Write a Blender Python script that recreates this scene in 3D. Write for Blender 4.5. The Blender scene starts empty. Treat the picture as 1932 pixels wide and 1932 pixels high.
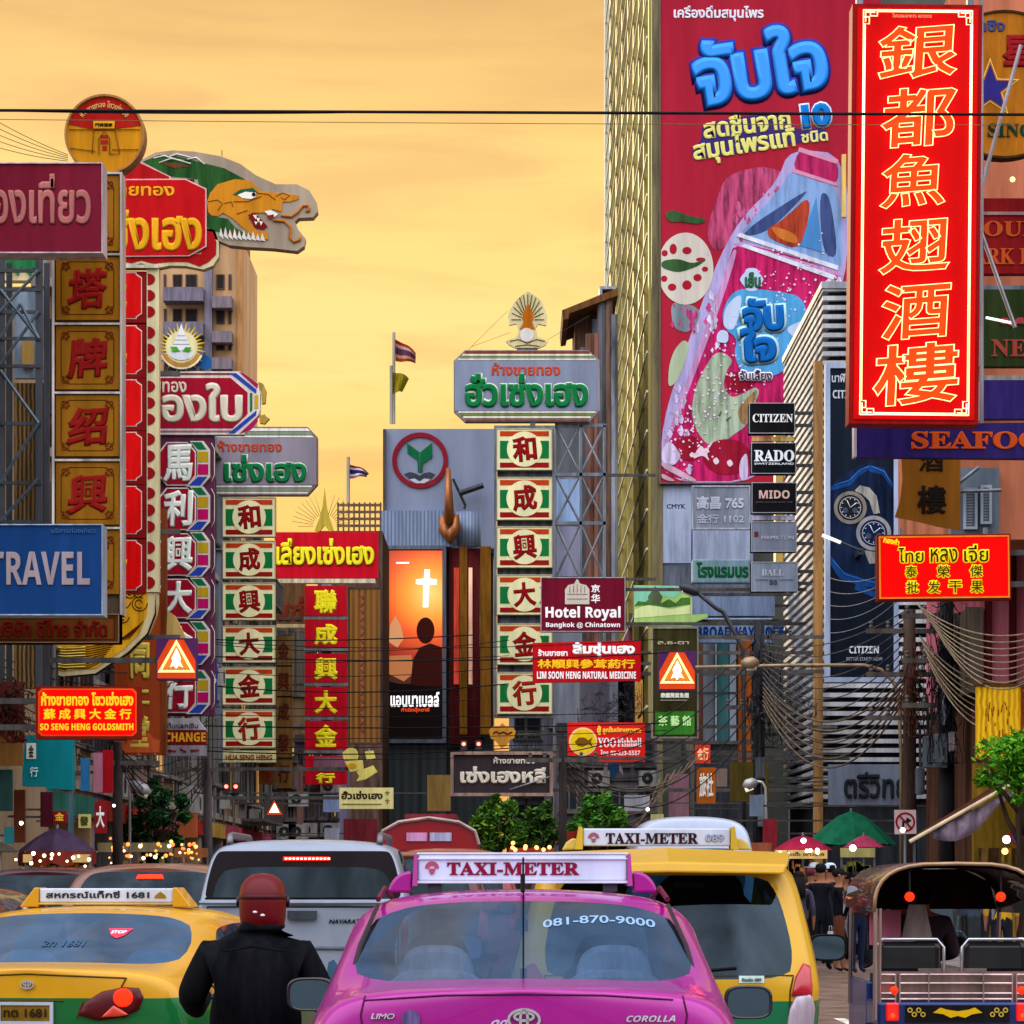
import bpy, bmesh, math, random
from mathutils import Vector, Matrix
from mathutils.bvhtree import BVHTree
random.seed(7)
R = math.radians
SC = bpy.context.scene
COL = SC.collection

# ------------------------------------------------------------------ camera
EYE = 1.5            # camera height
FPX = 6000.0         # focal length in units of a 1932-unit wide picture
HU, HV = 966.0, 1665.0
cam = bpy.data.objects.new('camera', bpy.data.cameras.new('camera'))
COL.objects.link(cam)
cam.location = (0, 0, EYE)
cam.rotation_euler = (R(90), 0, 0)
cam.data.sensor_width = 36
cam.data.lens = 36 * FPX / 1932
cam.data.shift_y = (HV - 966) / 1932
cam.data.clip_start = 0.1
cam.data.clip_end = 3000
SC.camera = cam

# ------------------------------------------------------------------ sky, sun, exposure
SUN_EL, SUN_AZ = 9.0, -28.0     # low, beyond the end of the street and to its left
w = bpy.data.worlds.new('World')
SC.world = w
w.use_nodes = True
nt = w.node_tree
N, L = nt.nodes, nt.links
bg = N['Background']
bg.inputs['Strength'].default_value = 0.1
def nd(t, **k):
 n = N.new(t)
 for a, b in k.items():
  setattr(n, a, b)
 return n
def lin(h):
 h = h.lstrip('#')
 o = []
 for i in (0, 2, 4):
  c = int(h[i:i + 2], 16) / 255
  o.append(c / 12.92 if c < 0.04045 else ((c + 0.055) / 1.055) ** 2.4)
 return tuple(o)
def math_n(op, a, b=None, c=None):
 n = nd('ShaderNodeMath', operation=op)
 for i, x in enumerate((a, b, c)):
  if x is None: continue
  if hasattr(x, 'links'): L.new(x, n.inputs[i])
  else: n.inputs[i].default_value = x
 return n.outputs[0]
tc = nd('ShaderNodeTexCoord')
sep = nd('ShaderNodeSeparateXYZ'); L.new(tc.outputs['Generated'], sep.inputs[0])
nish = nd('ShaderNodeTexSky', sky_type='NISHITA', sun_disc=False)
nish.sun_elevation = R(SUN_EL); nish.sun_rotation = R(SUN_AZ)
nish.dust_density = 3.0
# stretched noise = long thin cloud streaks
mp = nd('ShaderNodeMapping'); mp.inputs['Scale'].default_value = (5, 1.0, 38)
mp.inputs['Rotation'].default_value = (0, R(3), 0)
L.new(tc.outputs['Generated'], mp.inputs[0])
ns = nd('ShaderNodeTexNoise'); ns.inputs['Scale'].default_value = 1.3; ns.inputs['Detail'].default_value = 5
ns.inputs['Roughness'].default_value = 0.55; ns.inputs['Distortion'].default_value = 0.4
L.new(mp.outputs[0], ns.inputs['Vector'])
zz = math_n('ADD', sep.outputs[2], math_n('MULTIPLY', math_n('SUBTRACT', ns.outputs[0], 0.5), 0.085))
rmp = nd('ShaderNodeValToRGB')
L.new(zz, rmp.inputs[0])
e = rmp.color_ramp.elements
e[0].position = 0.02; e[0].color = lin('#f3ab56') + (1,)
e[1].position = 0.13; e[1].color = lin('#fbcb6c') + (1,)
for p, c in ((0.165, '#fedc86'), (0.20, '#fdd67c'), (0.235, '#f6c874'), (0.268, '#e0b068'), (0.31, '#d0a06a'), (0.46, '#a3a0ac'), (0.62, '#97a9cc'), (0.9, '#8fa3c8')):
 k = rmp.color_ramp.elements.new(p); k.color = lin(c) + (1,)
back = nd('ShaderNodeValToRGB')
L.new(sep.outputs[2], back.inputs[0])
e = back.color_ramp.elements
e[0].position = 0.0; e[0].color = (0.24, 0.24, 0.28, 1)      # the street behind the camera is in shade
e[1].position = 0.8; e[1].color = (1.70, 1.74, 1.95, 1)
for p, c in ((.16, (.42, .43, .48, 1)), (.38, (1.45, 1.48, 1.62, 1))):
 k = back.color_ramp.elements.new(p); k.color = c
hue = nd('ShaderNodeMapRange', interpolation_type='SMOOTHSTEP')
hue.inputs['From Min'].default_value = -0.05; hue.inputs['From Max'].default_value = 0.55
L.new(sep.outputs[1], hue.inputs['Value'])
bs = nd('ShaderNodeVectorMath', operation='SCALE'); bs.inputs['Scale'].default_value = 1.72
L.new(back.outputs[0], bs.inputs[0])
n2 = nd('ShaderNodeTexNoise'); n2.inputs['Scale'].default_value = 1.0; n2.inputs['Detail'].default_value = 6; n2.inputs['Distortion'].default_value = 0.8
mp2 = nd('ShaderNodeMapping'); mp2.inputs['Scale'].default_value = (9, 1, 60); mp2.inputs['Location'].default_value = (3, 0, 1); mp2.inputs['Rotation'].default_value = (0, R(-4), 0)
L.new(tc.outputs['Generated'], mp2.inputs[0]); L.new(mp2.outputs[0], n2.inputs['Vector'])
cl = nd('ShaderNodeMapRange', interpolation_type='SMOOTHSTEP'); cl.inputs['From Min'].default_value = .46; cl.inputs['From Max'].default_value = .72; cl.inputs['To Max'].default_value = .5
L.new(n2.outputs[0], cl.inputs[0])
cm = nd('ShaderNodeMixRGB'); L.new(cl.outputs[0], cm.inputs[0]); L.new(rmp.outputs[0], cm.inputs[1]); cm.inputs[2].default_value = (*lin('#dca666'), 1)
mx = nd('ShaderNodeMixRGB'); L.new(hue.outputs[0], mx.inputs[0])
L.new(bs.outputs[0], mx.inputs[1]); L.new(cm.outputs[0], mx.inputs[2])
sc10 = nd('ShaderNodeVectorMath', operation='SCALE'); sc10.inputs['Scale'].default_value = 9.0
L.new(mx.outputs[0], sc10.inputs[0])
nsc = nd('ShaderNodeVectorMath', operation='SCALE'); nsc.inputs['Scale'].default_value = 0.06
L.new(nish.outputs[0], nsc.inputs[0])
ad = nd('ShaderNodeVectorMath', operation='ADD'); L.new(sc10.outputs[0], ad.inputs[0]); L.new(nsc.outputs[0], ad.inputs[1])
L.new(ad.outputs[0], bg.inputs['Color'])

sl = bpy.data.lights.new('sun', 'SUN'); sl.energy = 2.0; sl.angle = R(8); sl.color = (1.0, 0.76, 0.46)
so = bpy.data.objects.new('sun', sl); COL.objects.link(so)
d = Vector((math.sin(R(SUN_AZ)) * math.cos(R(SUN_EL)), math.cos(R(SUN_AZ)) * math.cos(R(SUN_EL)), math.sin(R(SUN_EL))))
so.rotation_euler = d.to_track_quat('Z', 'Y').to_euler()
so.location = (-20, 60, 40)

SC.view_settings.view_transform = 'Standard'
SC.view_settings.look = 'None'
SC.view_settings.exposure = 0.25
SC.view_settings.gamma = 1.0
SC.render.engine = 'CYCLES'
SC.cycles.use_denoising = True
SC.cycles.max_bounces = 6
SC.cycles.transparent_max_bounces = 12
SC.cycles.sample_clamp_indirect = 4.0

# ------------------------------------------------------------------ materials
MATS = {}
def M(col, rough=0.5, metal=0.0, emit=0.0, dirt=0.25, scale=3.0, coat=0.0, name=None, bump=0.0, wave=None, ecol=None):
 """procedural paint / plastic / metal with worn, uneven colour"""
 key = (col, rough, metal, emit, dirt, scale, coat, bump, wave, ecol)
 if key in MATS: return MATS[key]
 m = bpy.data.materials.new(name or 'surface')
 m.use_nodes = True
 t = m.node_tree; n = t.nodes; p = n['Principled BSDF']
 c = lin(col) if isinstance(col, str) else col
 p.inputs['Base Color'].default_value = (*c, 1)
 p.inputs['Roughness'].default_value = rough
 if metal < .16: p.inputs['Specular IOR Level'].default_value = 0.14 if coat else 0.05
 p.inputs['Metallic'].default_value = metal
 if coat: p.inputs['Coat Weight'].default_value = coat; p.inputs['Coat Roughness'].default_value = 0.02
 if dirt or bump or wave:
  co = n.new('ShaderNodeTexCoord')
  no = n.new('ShaderNodeTexNoise'); no.inputs['Scale'].default_value = scale; no.inputs['Detail'].default_value = 7
  no.inputs['Roughness'].default_value = 0.65
  mpp = n.new('ShaderNodeMapping'); mpp.inputs['Scale'].default_value = (1.3, 1.3, 0.16)
  t.links.new(co.outputs['Object'], mpp.inputs[0]); t.links.new(mpp.outputs[0], no.inputs['Vector'])
  r = n.new('ShaderNodeValToRGB')
  r.color_ramp.elements[0].position = 0.35; r.color_ramp.elements[1].position = 0.60
  lo = tuple(x * (1 - 1.5 * dirt) if dirt < .6 else x * .1 for x in c); hi = tuple(min(1, x * (1 + 0.35 * dirt) + 0.012 * dirt) for x in c)
  r.color_ramp.elements[0].color = (*lo, 1); r.color_ramp.elements[1].color = (*hi, 1)
  t.links.new(no.outputs[0], r.inputs[0])
  src = r.outputs[0]
  if wave:     # (axis, scale, second colour): printed or built-in stripes
   wv = n.new('ShaderNodeTexWave'); wv.bands_direction = wave[0]; wv.inputs['Scale'].default_value = wave[1]
   wv.inputs['Distortion'].default_value = wave[3] if len(wave) > 3 else 0.0; wv.inputs['Detail'].default_value = 2
   t.links.new(co.outputs['Object'], wv.inputs['Vector'])
   mxx = n.new('ShaderNodeMixRGB'); t.links.new(wv.outputs[0], mxx.inputs[0]); t.links.new(src, mxx.inputs[1])
   mxx.inputs[2].default_value = (*lin(wave[2]), 1); src = mxx.outputs[0]
  t.links.new(src, p.inputs['Base Color'])
  rr = n.new('ShaderNodeMapRange'); rr.inputs['To Min'].default_value = min(1, rough + 0.18 * (1 if dirt else 0)); rr.inputs['To Max'].default_value = max(0.03, rough - 0.05)
  t.links.new(no.outputs[0], rr.inputs[0]); t.links.new(rr.outputs[0], p.inputs['Roughness'])
  if emit and not ecol: t.links.new(src, p.inputs['Emission Color'])
  if bump:
   b = n.new('ShaderNodeBump'); b.inputs['Strength'].default_value = bump; b.inputs['Distance'].default_value = 0.02
   t.links.new(no.outputs[0], b.inputs['Height']); t.links.new(b.outputs[0], p.inputs['Normal'])
 if emit:
  p.inputs['Emission Strength'].default_value = emit
  if ecol: p.inputs['Emission Color'].default_value = (*lin(ecol), 1)
  elif not (dirt or bump or wave): p.inputs['Emission Color'].default_value = (*c, 1)
 MATS[key] = m
 return m
def glass(tint='#9fb2bd', refl=0.22, rough=0.03):
 key = ('glass', tint, refl, rough)
 if key in MATS: return MATS[key]
 m = bpy.data.materials.new('glass'); m.use_nodes = True
 t = m.node_tree; n = t.nodes; n.remove(n['Principled BSDF'])
 tr = n.new('ShaderNodeBsdfTransparent'); tr.inputs[0].default_value = (*lin(tint), 1)
 gl = n.new('ShaderNodeBsdfGlossy'); gl.inputs['Roughness'].default_value = rough
 lw = n.new('ShaderNodeLayerWeight'); lw.inputs[0].default_value = 0.5
 pw = n.new('ShaderNodeMath'); pw.operation = 'POWER'; pw.inputs[1].default_value = 4.0; t.links.new(lw.outputs['Facing'], pw.inputs[0])
 gl.inputs[0].default_value = (.62, .84, 1, 1)
 mr = n.new('ShaderNodeMapRange'); mr.inputs['To Max'].default_value = 0.95
 co = n.new('ShaderNodeTexCoord'); mpp = n.new('ShaderNodeMapping'); mpp.inputs['Scale'].default_value = (1, 1, .5); mpp.inputs['Rotation'].default_value = (0, .4, 0)
 no = n.new('ShaderNodeTexNoise'); no.inputs['Scale'].default_value = 2.6; no.inputs['Detail'].default_value = 6; no.inputs['Distortion'].default_value = .6
 t.links.new(co.outputs['Object'], mpp.inputs[0]); t.links.new(mpp.outputs[0], no.inputs['Vector'])
 m2 = n.new('ShaderNodeMapRange'); m2.inputs['From Min'].default_value = .3; m2.inputs['From Max'].default_value = .7; m2.inputs['To Min'].default_value = refl * .45; m2.inputs['To Max'].default_value = refl * 1.6
 t.links.new(no.outputs[0], m2.inputs[0]); t.links.new(m2.outputs[0], mr.inputs['To Min'])
 t.links.new(pw.outputs[0], mr.inputs[0])
 ms = n.new('ShaderNodeMixShader'); t.links.new(mr.outputs[0], ms.inputs[0])
 t.links.new(tr.outputs[0], ms.inputs[1]); t.links.new(gl.outputs[0], ms.inputs[2])
 t.links.new(ms.outputs[0], n['Material Output'].inputs[0])
 MATS[key] = m
 return m
STEEL = lambda: M('#6f747c', .45, .6, dirt=.35)
DARKST = lambda: M('#33363c', .5, .5, dirt=.35)

# ------------------------------------------------------------------ mesh builder
class MB:
 def __init__(s): s.v = []; s.f = []
 def add(s, vs, fs):
  n = len(s.v); s.v += [tuple(a) for a in vs]; s.f += [tuple(i + n for i in f) for f in fs]; return s
 def box(s, x0, x1, y0, y1, z0, z1):
  v = [(x, y, z) for z in (z0, z1) for y in (y0, y1) for x in (x0, x1)]
  return s.add(v, [(0, 2, 3, 1), (4, 5, 7, 6), (0, 1, 5, 4), (2, 6, 7, 3), (0, 4, 6, 2), (1, 3, 7, 5)])
 def bar(s, a, b, w):
  a, b = Vector(a), Vector(b)
  return s.tube([a, b], w / 2 * 1.2, 4)
 def prism(s, pts, y0, y1):
  """outline (x, z) given its thickness from y0 (front) to y1"""
  n = len(pts)
  ar = sum(pts[i][0] * pts[(i + 1) % n][1] - pts[(i + 1) % n][0] * pts[i][1] for i in range(n))
  if ar < 0: pts = pts[::-1]
  v = [(x, y0, z) for x, z in pts] + [(x, y1, z) for x, z in pts]
  f = [tuple(range(n)), tuple(range(2 * n - 1, n - 1, -1))]
  f += [(i, i + n, (i + 1) % n + n, (i + 1) % n) for i in range(n)]
  return s.add(v, f)
 def disc(s, cx, cz, r, y0, y1, n=40, rz=None):
  rz = rz or r
  return s.prism([(cx + r * math.cos(2 * math.pi * i / n), cz + rz * math.sin(2 * math.pi * i / n)) for i in range(n)], y0, y1)
 def ring(s, cx, cz, r0, r1, y0, y1, n=48, a0=0, a1=360, sq=1.0):
  full = a1 - a0 >= 360
  m = n if full else n + 1
  v = []
  for i in range(m):
   a = R(a0 + (a1 - a0) * i / n); c, q = math.cos(a), math.sin(a) * sq
   v += [(cx + r0 * c, y0, cz + r0 * q), (cx + r1 * c, y0, cz + r1 * q), (cx + r0 * c, y1, cz + r0 * q), (cx + r1 * c, y1, cz + r1 * q)]
  f = []
  for i in range(n):
   a = 4 * i; b = 4 * ((i + 1) % m)
   f += [(a, a + 1, b + 1, b), (a + 2, b + 2, b + 3, a + 3), (a + 1, a + 3, b + 3, b + 1), (a, b, b + 2, a + 2)]
  if not full: f += [(0, 2, 3, 1), (4 * n, 4 * n + 1, 4 * n + 3, 4 * n + 2)]
  return s.add(v, f)
 def frame(s, x0, x1, z0, z1, w, y0, y1):
  s.box(x0, x1, y0, y1, z1 - w, z1); s.box(x0, x1, y0, y1, z0, z0 + w)
  s.box(x0, x0 + w, y0, y1, z0 + w, z1 - w); s.box(x1 - w, x1, y0, y1, z0 + w, z1 - w); return s
 def tube(s, pts, r, n=6, r2=None):
  pts = [Vector(p) for p in pts]
  k = len(pts); v = []; f = []
  up = Vector((0, 0, 1)); prev = None
  for i, p in enumerate(pts):
   t = (pts[min(i + 1, k - 1)] - pts[max(i - 1, 0)]).normalized()
   if prev is None:
    a = t.cross(up)
    if a.length < 1e-3: a = t.cross(Vector((0, 1, 0)))
   else: a = prev - t * prev.dot(t)
   a.normalize(); prev = a; b = t.cross(a)
   rr = r if r2 is None else r + (r2 - r) * i / max(1, k - 1)
   if isinstance(r, (list, tuple)): rr = r[i]
   v += [p + (a * math.cos(2 * math.pi * j / n) + b * math.sin(2 * math.pi * j / n)) * rr for j in range(n)]
  for i in range(k - 1):
   for j in range(n):
    f.append((i * n + j, i * n + (j + 1) % n, (i + 1) * n + (j + 1) % n, (i + 1) * n + j))
  f.append(tuple(range(n - 1, -1, -1))); f.append(tuple((k - 1) * n + j for j in range(n)))
  return s.add(v, f)
 def lathe(s, prof, n=24, c=(0, 0, 0), axis='z', sx=1.0, sy=1.0):
  v = []; f = []
  for r, h in prof:
   for j in range(n):
    a = 2 * math.pi * j / n; x, y = r * math.cos(a) * sx, r * math.sin(a) * sy
    v.append((c[0] + x, c[1] + y, c[2] + h) if axis == 'z' else (c[0] + h, c[1] + x, c[2] + y) if axis == 'x' else (c[0] + x, c[1] + h, c[2] + y))
  k = len(prof)
  for i in range(k - 1):
   for j in range(n):
    f.append((i * n + j, i * n + (j + 1) % n, (i + 1) * n + (j + 1) % n, (i + 1) * n + j))
  f.append(tuple(range(n - 1, -1, -1))); f.append(tuple((k - 1) * n + j for j in range(n)))
  return s.add(v, f)
 def ball(s, c, r, n=12, sz=1.0):
  return s.lathe([(max(1e-4, r * math.sin(math.pi * i / 8)), -r * sz * math.cos(math.pi * i / 8)) for i in range(9)], n, c)
 def build(s, name, mat=None, parent=None, smooth=False, bevel=0.0, weld=False):
  me = bpy.data.meshes.new(name)
  me.from_pydata(s.v, [], s.f)
  if mat: me.materials.append(mat)
  bm = bmesh.new(); bm.from_mesh(me)
  if weld: bmesh.ops.remove_doubles(bm, verts=bm.verts, dist=1e-5)
  bmesh.ops.recalc_face_normals(bm, faces=bm.faces)
  bm.to_mesh(me); bm.free()
  if smooth:
   me.polygons.foreach_set('use_smooth', [True] * len(me.polygons))
  o = bpy.data.objects.new(name, me); COL.objects.link(o)
  if parent: o.parent = parent
  if bevel:
   b = o.modifiers.new('edge', 'BEVEL'); b.width = bevel; b.segments = 2; b.limit_method = 'ANGLE'
  return o
def tag(o, label=None, cat=None, group=None, kind=None):
 if label: o['label'] = label
 if cat: o['category'] = cat
 if group: o['group'] = group
 if kind: o['kind'] = kind
 return o
def empty(name, label, cat, loc, rz=0.0, group=None):
 o = bpy.data.objects.new(name, None); COL.objects.link(o)
 o.location = loc; o.rotation_euler = (0, 0, rz); o.empty_display_size = 0.2
 return tag(o, label, cat, group)
def copy_tree(o, parent=None):
 c = o.copy(); COL.objects.link(c)
 if parent: c.parent = parent
 for ch in o.children: copy_tree(ch, c)
 return c
def P(u, v, Y): return Vector(((u - HU) * Y / FPX, Y, EYE + (HV - v) * Y / FPX))

# ------------------------------------------------------------------ lettering
def text_mesh(body, bold=0.0, fill=True, tube=0.0, res=3, off=0.0):
 c = bpy.data.curves.new('lettering', 'FONT'); c.body = body; c.resolution_u = res
 c.align_x = 'LEFT'; c.space_line = 0.95
 if tube: c.fill_mode = 'NONE'; c.bevel_depth = tube; c.bevel_resolution = 1; c.offset = off
 elif bold: c.bevel_depth = bold; c.bevel_resolution = 0
 else: c.extrude = 0.02
 o = bpy.data.objects.new('lettering', c)
 me = bpy.data.meshes.new_from_object(o)
 bpy.data.objects.remove(o); bpy.data.curves.remove(c)
 return me
def bold_math(s, serif=True):
 """capital / small letters in the mathematical bold alphabets: a true serif or bold sans face"""
 o = ''
 for ch in s:
  if 'A' <= ch <= 'Z': o += chr((0x1D400 if serif else 0x1D5D4) + ord(ch) - 65)
  elif 'a' <= ch <= 'z': o += chr((0x1D41A if serif else 0x1D5EE) + ord(ch) - 97)
  elif '0' <= ch <= '9': o += chr((0x1D7CE if serif else 0x1D7EC) + ord(ch) - 48)
  else: o += ch
 return o
class Sign:
 """a thing laid out on its own upright front face; u, v are picture units that become metres at its distance Y"""
 def __init__(s, name, label, cat, u0, u1, v0, v1, Y, yaw=0.0, group=None, roll=0.0):
  s.k = Y / FPX; s.uc = (u0 + u1) / 2; s.vb = v1; s.Y = Y
  s.root = empty(name, label, cat, P(s.uc, v1, Y), 0, group)
  s.root.rotation_euler = (0, R(roll), R(yaw))
  s.sup = None
 def X(s, u): return (u - s.uc) * s.k
 def Z(s, v): return (s.vb - v) * s.k
 def pt(s, p): return (s.X(p[0]), s.Z(p[1]))
 def box(s, part, u0, u1, v0, v1, mat, y0=0.0, y1=0.3, parent=None, bevel=0.0):
  return MB().box(s.X(u0), s.X(u1), y0, y1, s.Z(v1), s.Z(v0)).build(part, mat, parent or s.root, bevel=bevel)
 def poly(s, part, pts, mat, y0=-0.01, y1=0.0, parent=None):
  return MB().prism([s.pt(p) for p in pts], y0, y1).build(part, mat, parent or s.root)
 def polys(s, part, many, mat, y0=-0.01, y1=0.0, parent=None):
  m = MB()
  for i, pts in enumerate(many): m.prism([s.pt(p) for p in pts], y0 - i * 1e-4, y1 + i * 1e-4)
  return m.build(part, mat, parent or s.root)
 def disc(s, part, u, v, r, mat, y0=-0.01, y1=0.0, parent=None, rv=None):
  return MB().disc(s.X(u), s.Z(v), r * s.k, y0, y1, rz=(rv or r) * s.k).build(part, mat, parent or s.root)
 def ring(s, part, u, v, r0, r1, mat, y0=-0.01, y1=0.0, parent=None, a0=0, a1=360, sq=1.0):
  return MB().ring(s.X(u), s.Z(v), r0 * s.k, r1 * s.k, y0, y1, a0=a0, a1=a1, sq=sq).build(part, mat, parent or s.root)
 def frame(s, part, u0, u1, v0, v1, w, mat, y0=-0.04, y1=0.1, parent=None):
  return MB().frame(s.X(u0), s.X(u1), s.Z(v1), s.Z(v0), w * s.k, y0, y1).build(part, mat, parent or s.root)
 def line(s, part, many, r, mat, y=-0.02, parent=None, n=5):
  m = MB()
  for pts in many: m.tube([(s.X(a), y, s.Z(b)) for a, b in pts], r * s.k, n)
  return m.build(part, mat, parent or s.root, smooth=True)
 def text(s, body, u0, u1, v0, v1, mat, y=-0.015, bold=0.03, parent=None, rot=0.0, shear=0.0, tube=0.0, th=0.008, bend=None, part='lettering', persp=0.0, off=0.0):
  me = text_mesh(body, bold, tube=tube, off=off)
  vs = me.vertices
  if not len(vs): return None
  xs = [a.co.x for a in vs]; ys = [a.co.y for a in vs]; zs = [abs(a.co.z) for a in vs]
  x0, x1, z0, z1, zm = min(xs), max(xs), min(ys), max(ys), max(zs) or 1
  W, Hh = (u1 - u0), (v1 - v0)
  cr, sr = math.cos(R(rot)), math.sin(R(rot))
  for a in vs:
   fx = (a.co.x - x0) / (x1 - x0) - 0.5; fz = (a.co.y - z0) / (z1 - z0) - 0.5
   if bend:                         # along an arc: (centre u, centre v, radius, half angle)
    ang = -fx * 2 * R(bend[3]); rr = bend[2] + fz * Hh
    uu = bend[0] - rr * math.sin(ang); vv = bend[1] - rr * math.cos(ang)
   else:
    du = fx * W + shear * fz; dv = -fz * Hh * (1 + persp * fx)
    uu = (u0 + u1) / 2 + du * cr + dv * sr; vv = (v0 + v1) / 2 - du * sr + dv * cr
   a.co = (s.X(uu), y - th * (a.co.z / zm if not bold and not tube else a.co.z / zm), s.Z(vv))
  me.materials.clear(); me.materials.append(mat)
  o = bpy.data.objects.new(part, me); COL.objects.link(o); o.parent = parent or s.root
  return o
 def arms(s, side, vs, mat=None, y=0.15, r=0.05, reach=None):
  """steel arms that hold the sign out from the building row"""
  xw = (-9.3 if side < 0 else 9.6) if reach is None else reach
  x_end = xw - s.root.location.x
  m = MB()
  for v in vs: m.box(min(0, x_end), max(0, x_end), y, y + 2 * r, s.Z(v) - r, s.Z(v) + r)
  return m.build('support_arm', mat or M('#4a4642', .55, .3, dirt=.4), s.root)
# ================================================================== ground, road, pavements
def struct(o): o['kind'] = 'structure'; return o
struct(MB().add([(-900, -200, -0.01), (900, -200, -0.01), (900, 1500, -0.01), (-900, 1500, -0.01)], [(0, 1, 2, 3)]).build('ground', M('#5c544c', .9, dirt=.3, scale=.2)))
asph = M('#6a5648', .42, dirt=.32, scale=1.3, bump=.25)
struct(MB().add([(-7, -60, 0), (7.2, -60, 0), (7.2, 150, 0), (-7, 150, 0)], [(0, 1, 2, 3)]).build('road', asph))
pave = M('#7a7068', .8, dirt=.35, scale=2)
struct(MB().box(-10, -7, -60, 150, 0, .14).build('pavement', pave))
struct(MB().box(7.2, 10.5, -60, 150, 0, .14).build('pavement', pave))
mk = M('#c9c4b4', .7, dirt=.4, scale=4)
lm = MB()
for x in (-3.4, 3.6):
 for i in range(26): lm.box(x - .06, x + .06, -10 + i * 6, -7 + i * 6, .002, .004)
struct(lm.build('road_marking', mk))

# ================================================================== shophouses
def shophouse(label, cx, cy, face, width, depth, height, col, floors, nwin=3, trim='#8d8478', pane='#27323c', shade='#4a4640', group=None, ground='#1c1a1a', ac=True, grime=.38, rails=False, name='shophouse', parapet=0.7):
 """face 'E' looks to +X, 'W' to -X, 'S' to the camera. (cx, cy) is the middle of its front at street level"""
 rz = {'E': 90, 'W': -90, 'S': 0}[face]
 r = empty(name, label, 'building', (cx, cy, 0), R(rz), group)
 wm = M(col, .85, dirt=grime, scale=.8, bump=.2); tm = M(trim, .8, dirt=.4, scale=1.5)
 hw = width / 2; fh = (height - 3.6) / max(1, floors)
 MB().box(-hw, hw, 0.0, depth, 3.2, height).box(-hw, -hw + .35, 0, depth, 0, 3.2).box(hw - .35, hw, 0, depth, 0, 3.2).box(-hw + .35, hw - .35, 2.5, depth, 0, 3.2).build('wall', wm, r)
 MB().box(-hw - .05, hw + .05, -.18, .3, height, height + .18).box(-hw, hw, 0, .2, height + .18, height + parapet).build('parapet', tm, r)
 rnd = random.Random(int(abs(cx * 13 + cy * 7)))
 if rnd.random() < .45: MB().box(-hw + .36, hw - .36, .9, 1.0, .0, 2.49).build('shop_shutter', M('#4a4846', .6, .3, dirt=.4, wave=('Z', 3.0, '#242426')), r)
 else:
  q = MB().box(-hw + .36, hw - .36, 1.8, 1.9, .0, 2.49).build('lit_interior', M(rnd.choice(['#c8963c', '#b8722c', '#d8c08c']), .7, emit=.55, dirt=.5, scale=1.5), r)
  for i in range(9):
   x = -hw + .5 + i * (width - 1.2) / 9; MB().box(x, x + .35, 1.3, 1.75, 0, rnd.uniform(.7, 2.1)).build('goods_shelf', M(rnd.choice(['#8a2a1c', '#6a5a3a', '#b88a3a', '#3a4a5a', '#7a3a4a']), .7, dirt=.6, scale=9), q)
 MB().prism([(-hw, 2.9), (hw, 2.9), (hw, 3.35), (-hw, 3.35)], -.12, -.002).build('fascia', M(random.choice(['#a02a20', '#3a4f82', '#b08a38', '#2a7060', '#a03a50']), .6, dirt=.35), r)
 for f in range(floors):
  z0 = 3.6 + f * fh
  MB().box(-hw, hw, -.10, -.003, z0 - .12, z0 + .06).build('floor_band', tm, r)
  ww = width / nwin
  for i in range(nwin):
   a = -hw + i * ww + ww * .14; b = -hw + (i + 1) * ww - ww * .14; c = z0 + fh * .26; dd = z0 + fh * .82
   fr = MB().frame(a, b, c, dd, .07, -.07, -.004).box((a + b) / 2 - .03, (a + b) / 2 + .03, -.06, -.004, c + .07, dd - .07).box(a - .08, b + .08, -.2, -.004, c - .09, c - .003).build('window', M(rnd.choice([trim, '#6a665e', '#43413f']), .6, dirt=.3), r)
   lw_ = rnd.random() < .16
   MB().box(a + .07, b - .07, -.03, -.005, c + .07, dd - .07).build('pane', M('#d8a050', .4, emit=.5, dirt=.4, scale=1.5) if lw_ else M(rnd.choice([pane, '#1b2026', '#4a545e', '#5c5646']), .18, dirt=.3, scale=1.2), fr)
   if ac and rnd.random() < .35:
    q = MB().box(a + .1, a + .85, -.42, -.1, c - .75, c - .2).build('air_conditioner', M('#9b9a92', .5, dirt=.35), r)
    MB().ring(a + .4, c - .475, .06, .2, -.43, -.421).build('fan_grille', M('#2b2b2b', .6), q)
  if rails:
   m = MB().box(-hw + .1, hw - .1, -.9, -.004, z0 - .02, z0 + .08).box(-hw + .1, hw - .1, -.9, -.86, z0 + .9, z0 + .95)
   for i in range(int(width / .2)): m.box(-hw + .1 + i * .2, -hw + .13 + i * .2, -.89, -.87, z0 + .08, z0 + .9)
   m.build('balcony', M(shade, .6, .3, dirt=.35), r)
 for i in range(2):
  x = -hw + .2 + rnd.random() * (width - .4)
  MB().tube([(x, -.1, 3.3), (x, -.1, height)], .05, 6).build('drain_pipe', M('#5a564e', .6, dirt=.4), r)
 MB().box(-hw * .5, hw * .1, depth * .3, depth * .6, height + .003, height + 2.0).build('roof_room', wm, r)
 return r
pal = ['#8a6e56', '#7a7068', '#947c60', '#6d6a70', '#927a70', '#7c6854', '#9c8870', '#70747c']
y = 52.0
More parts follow.
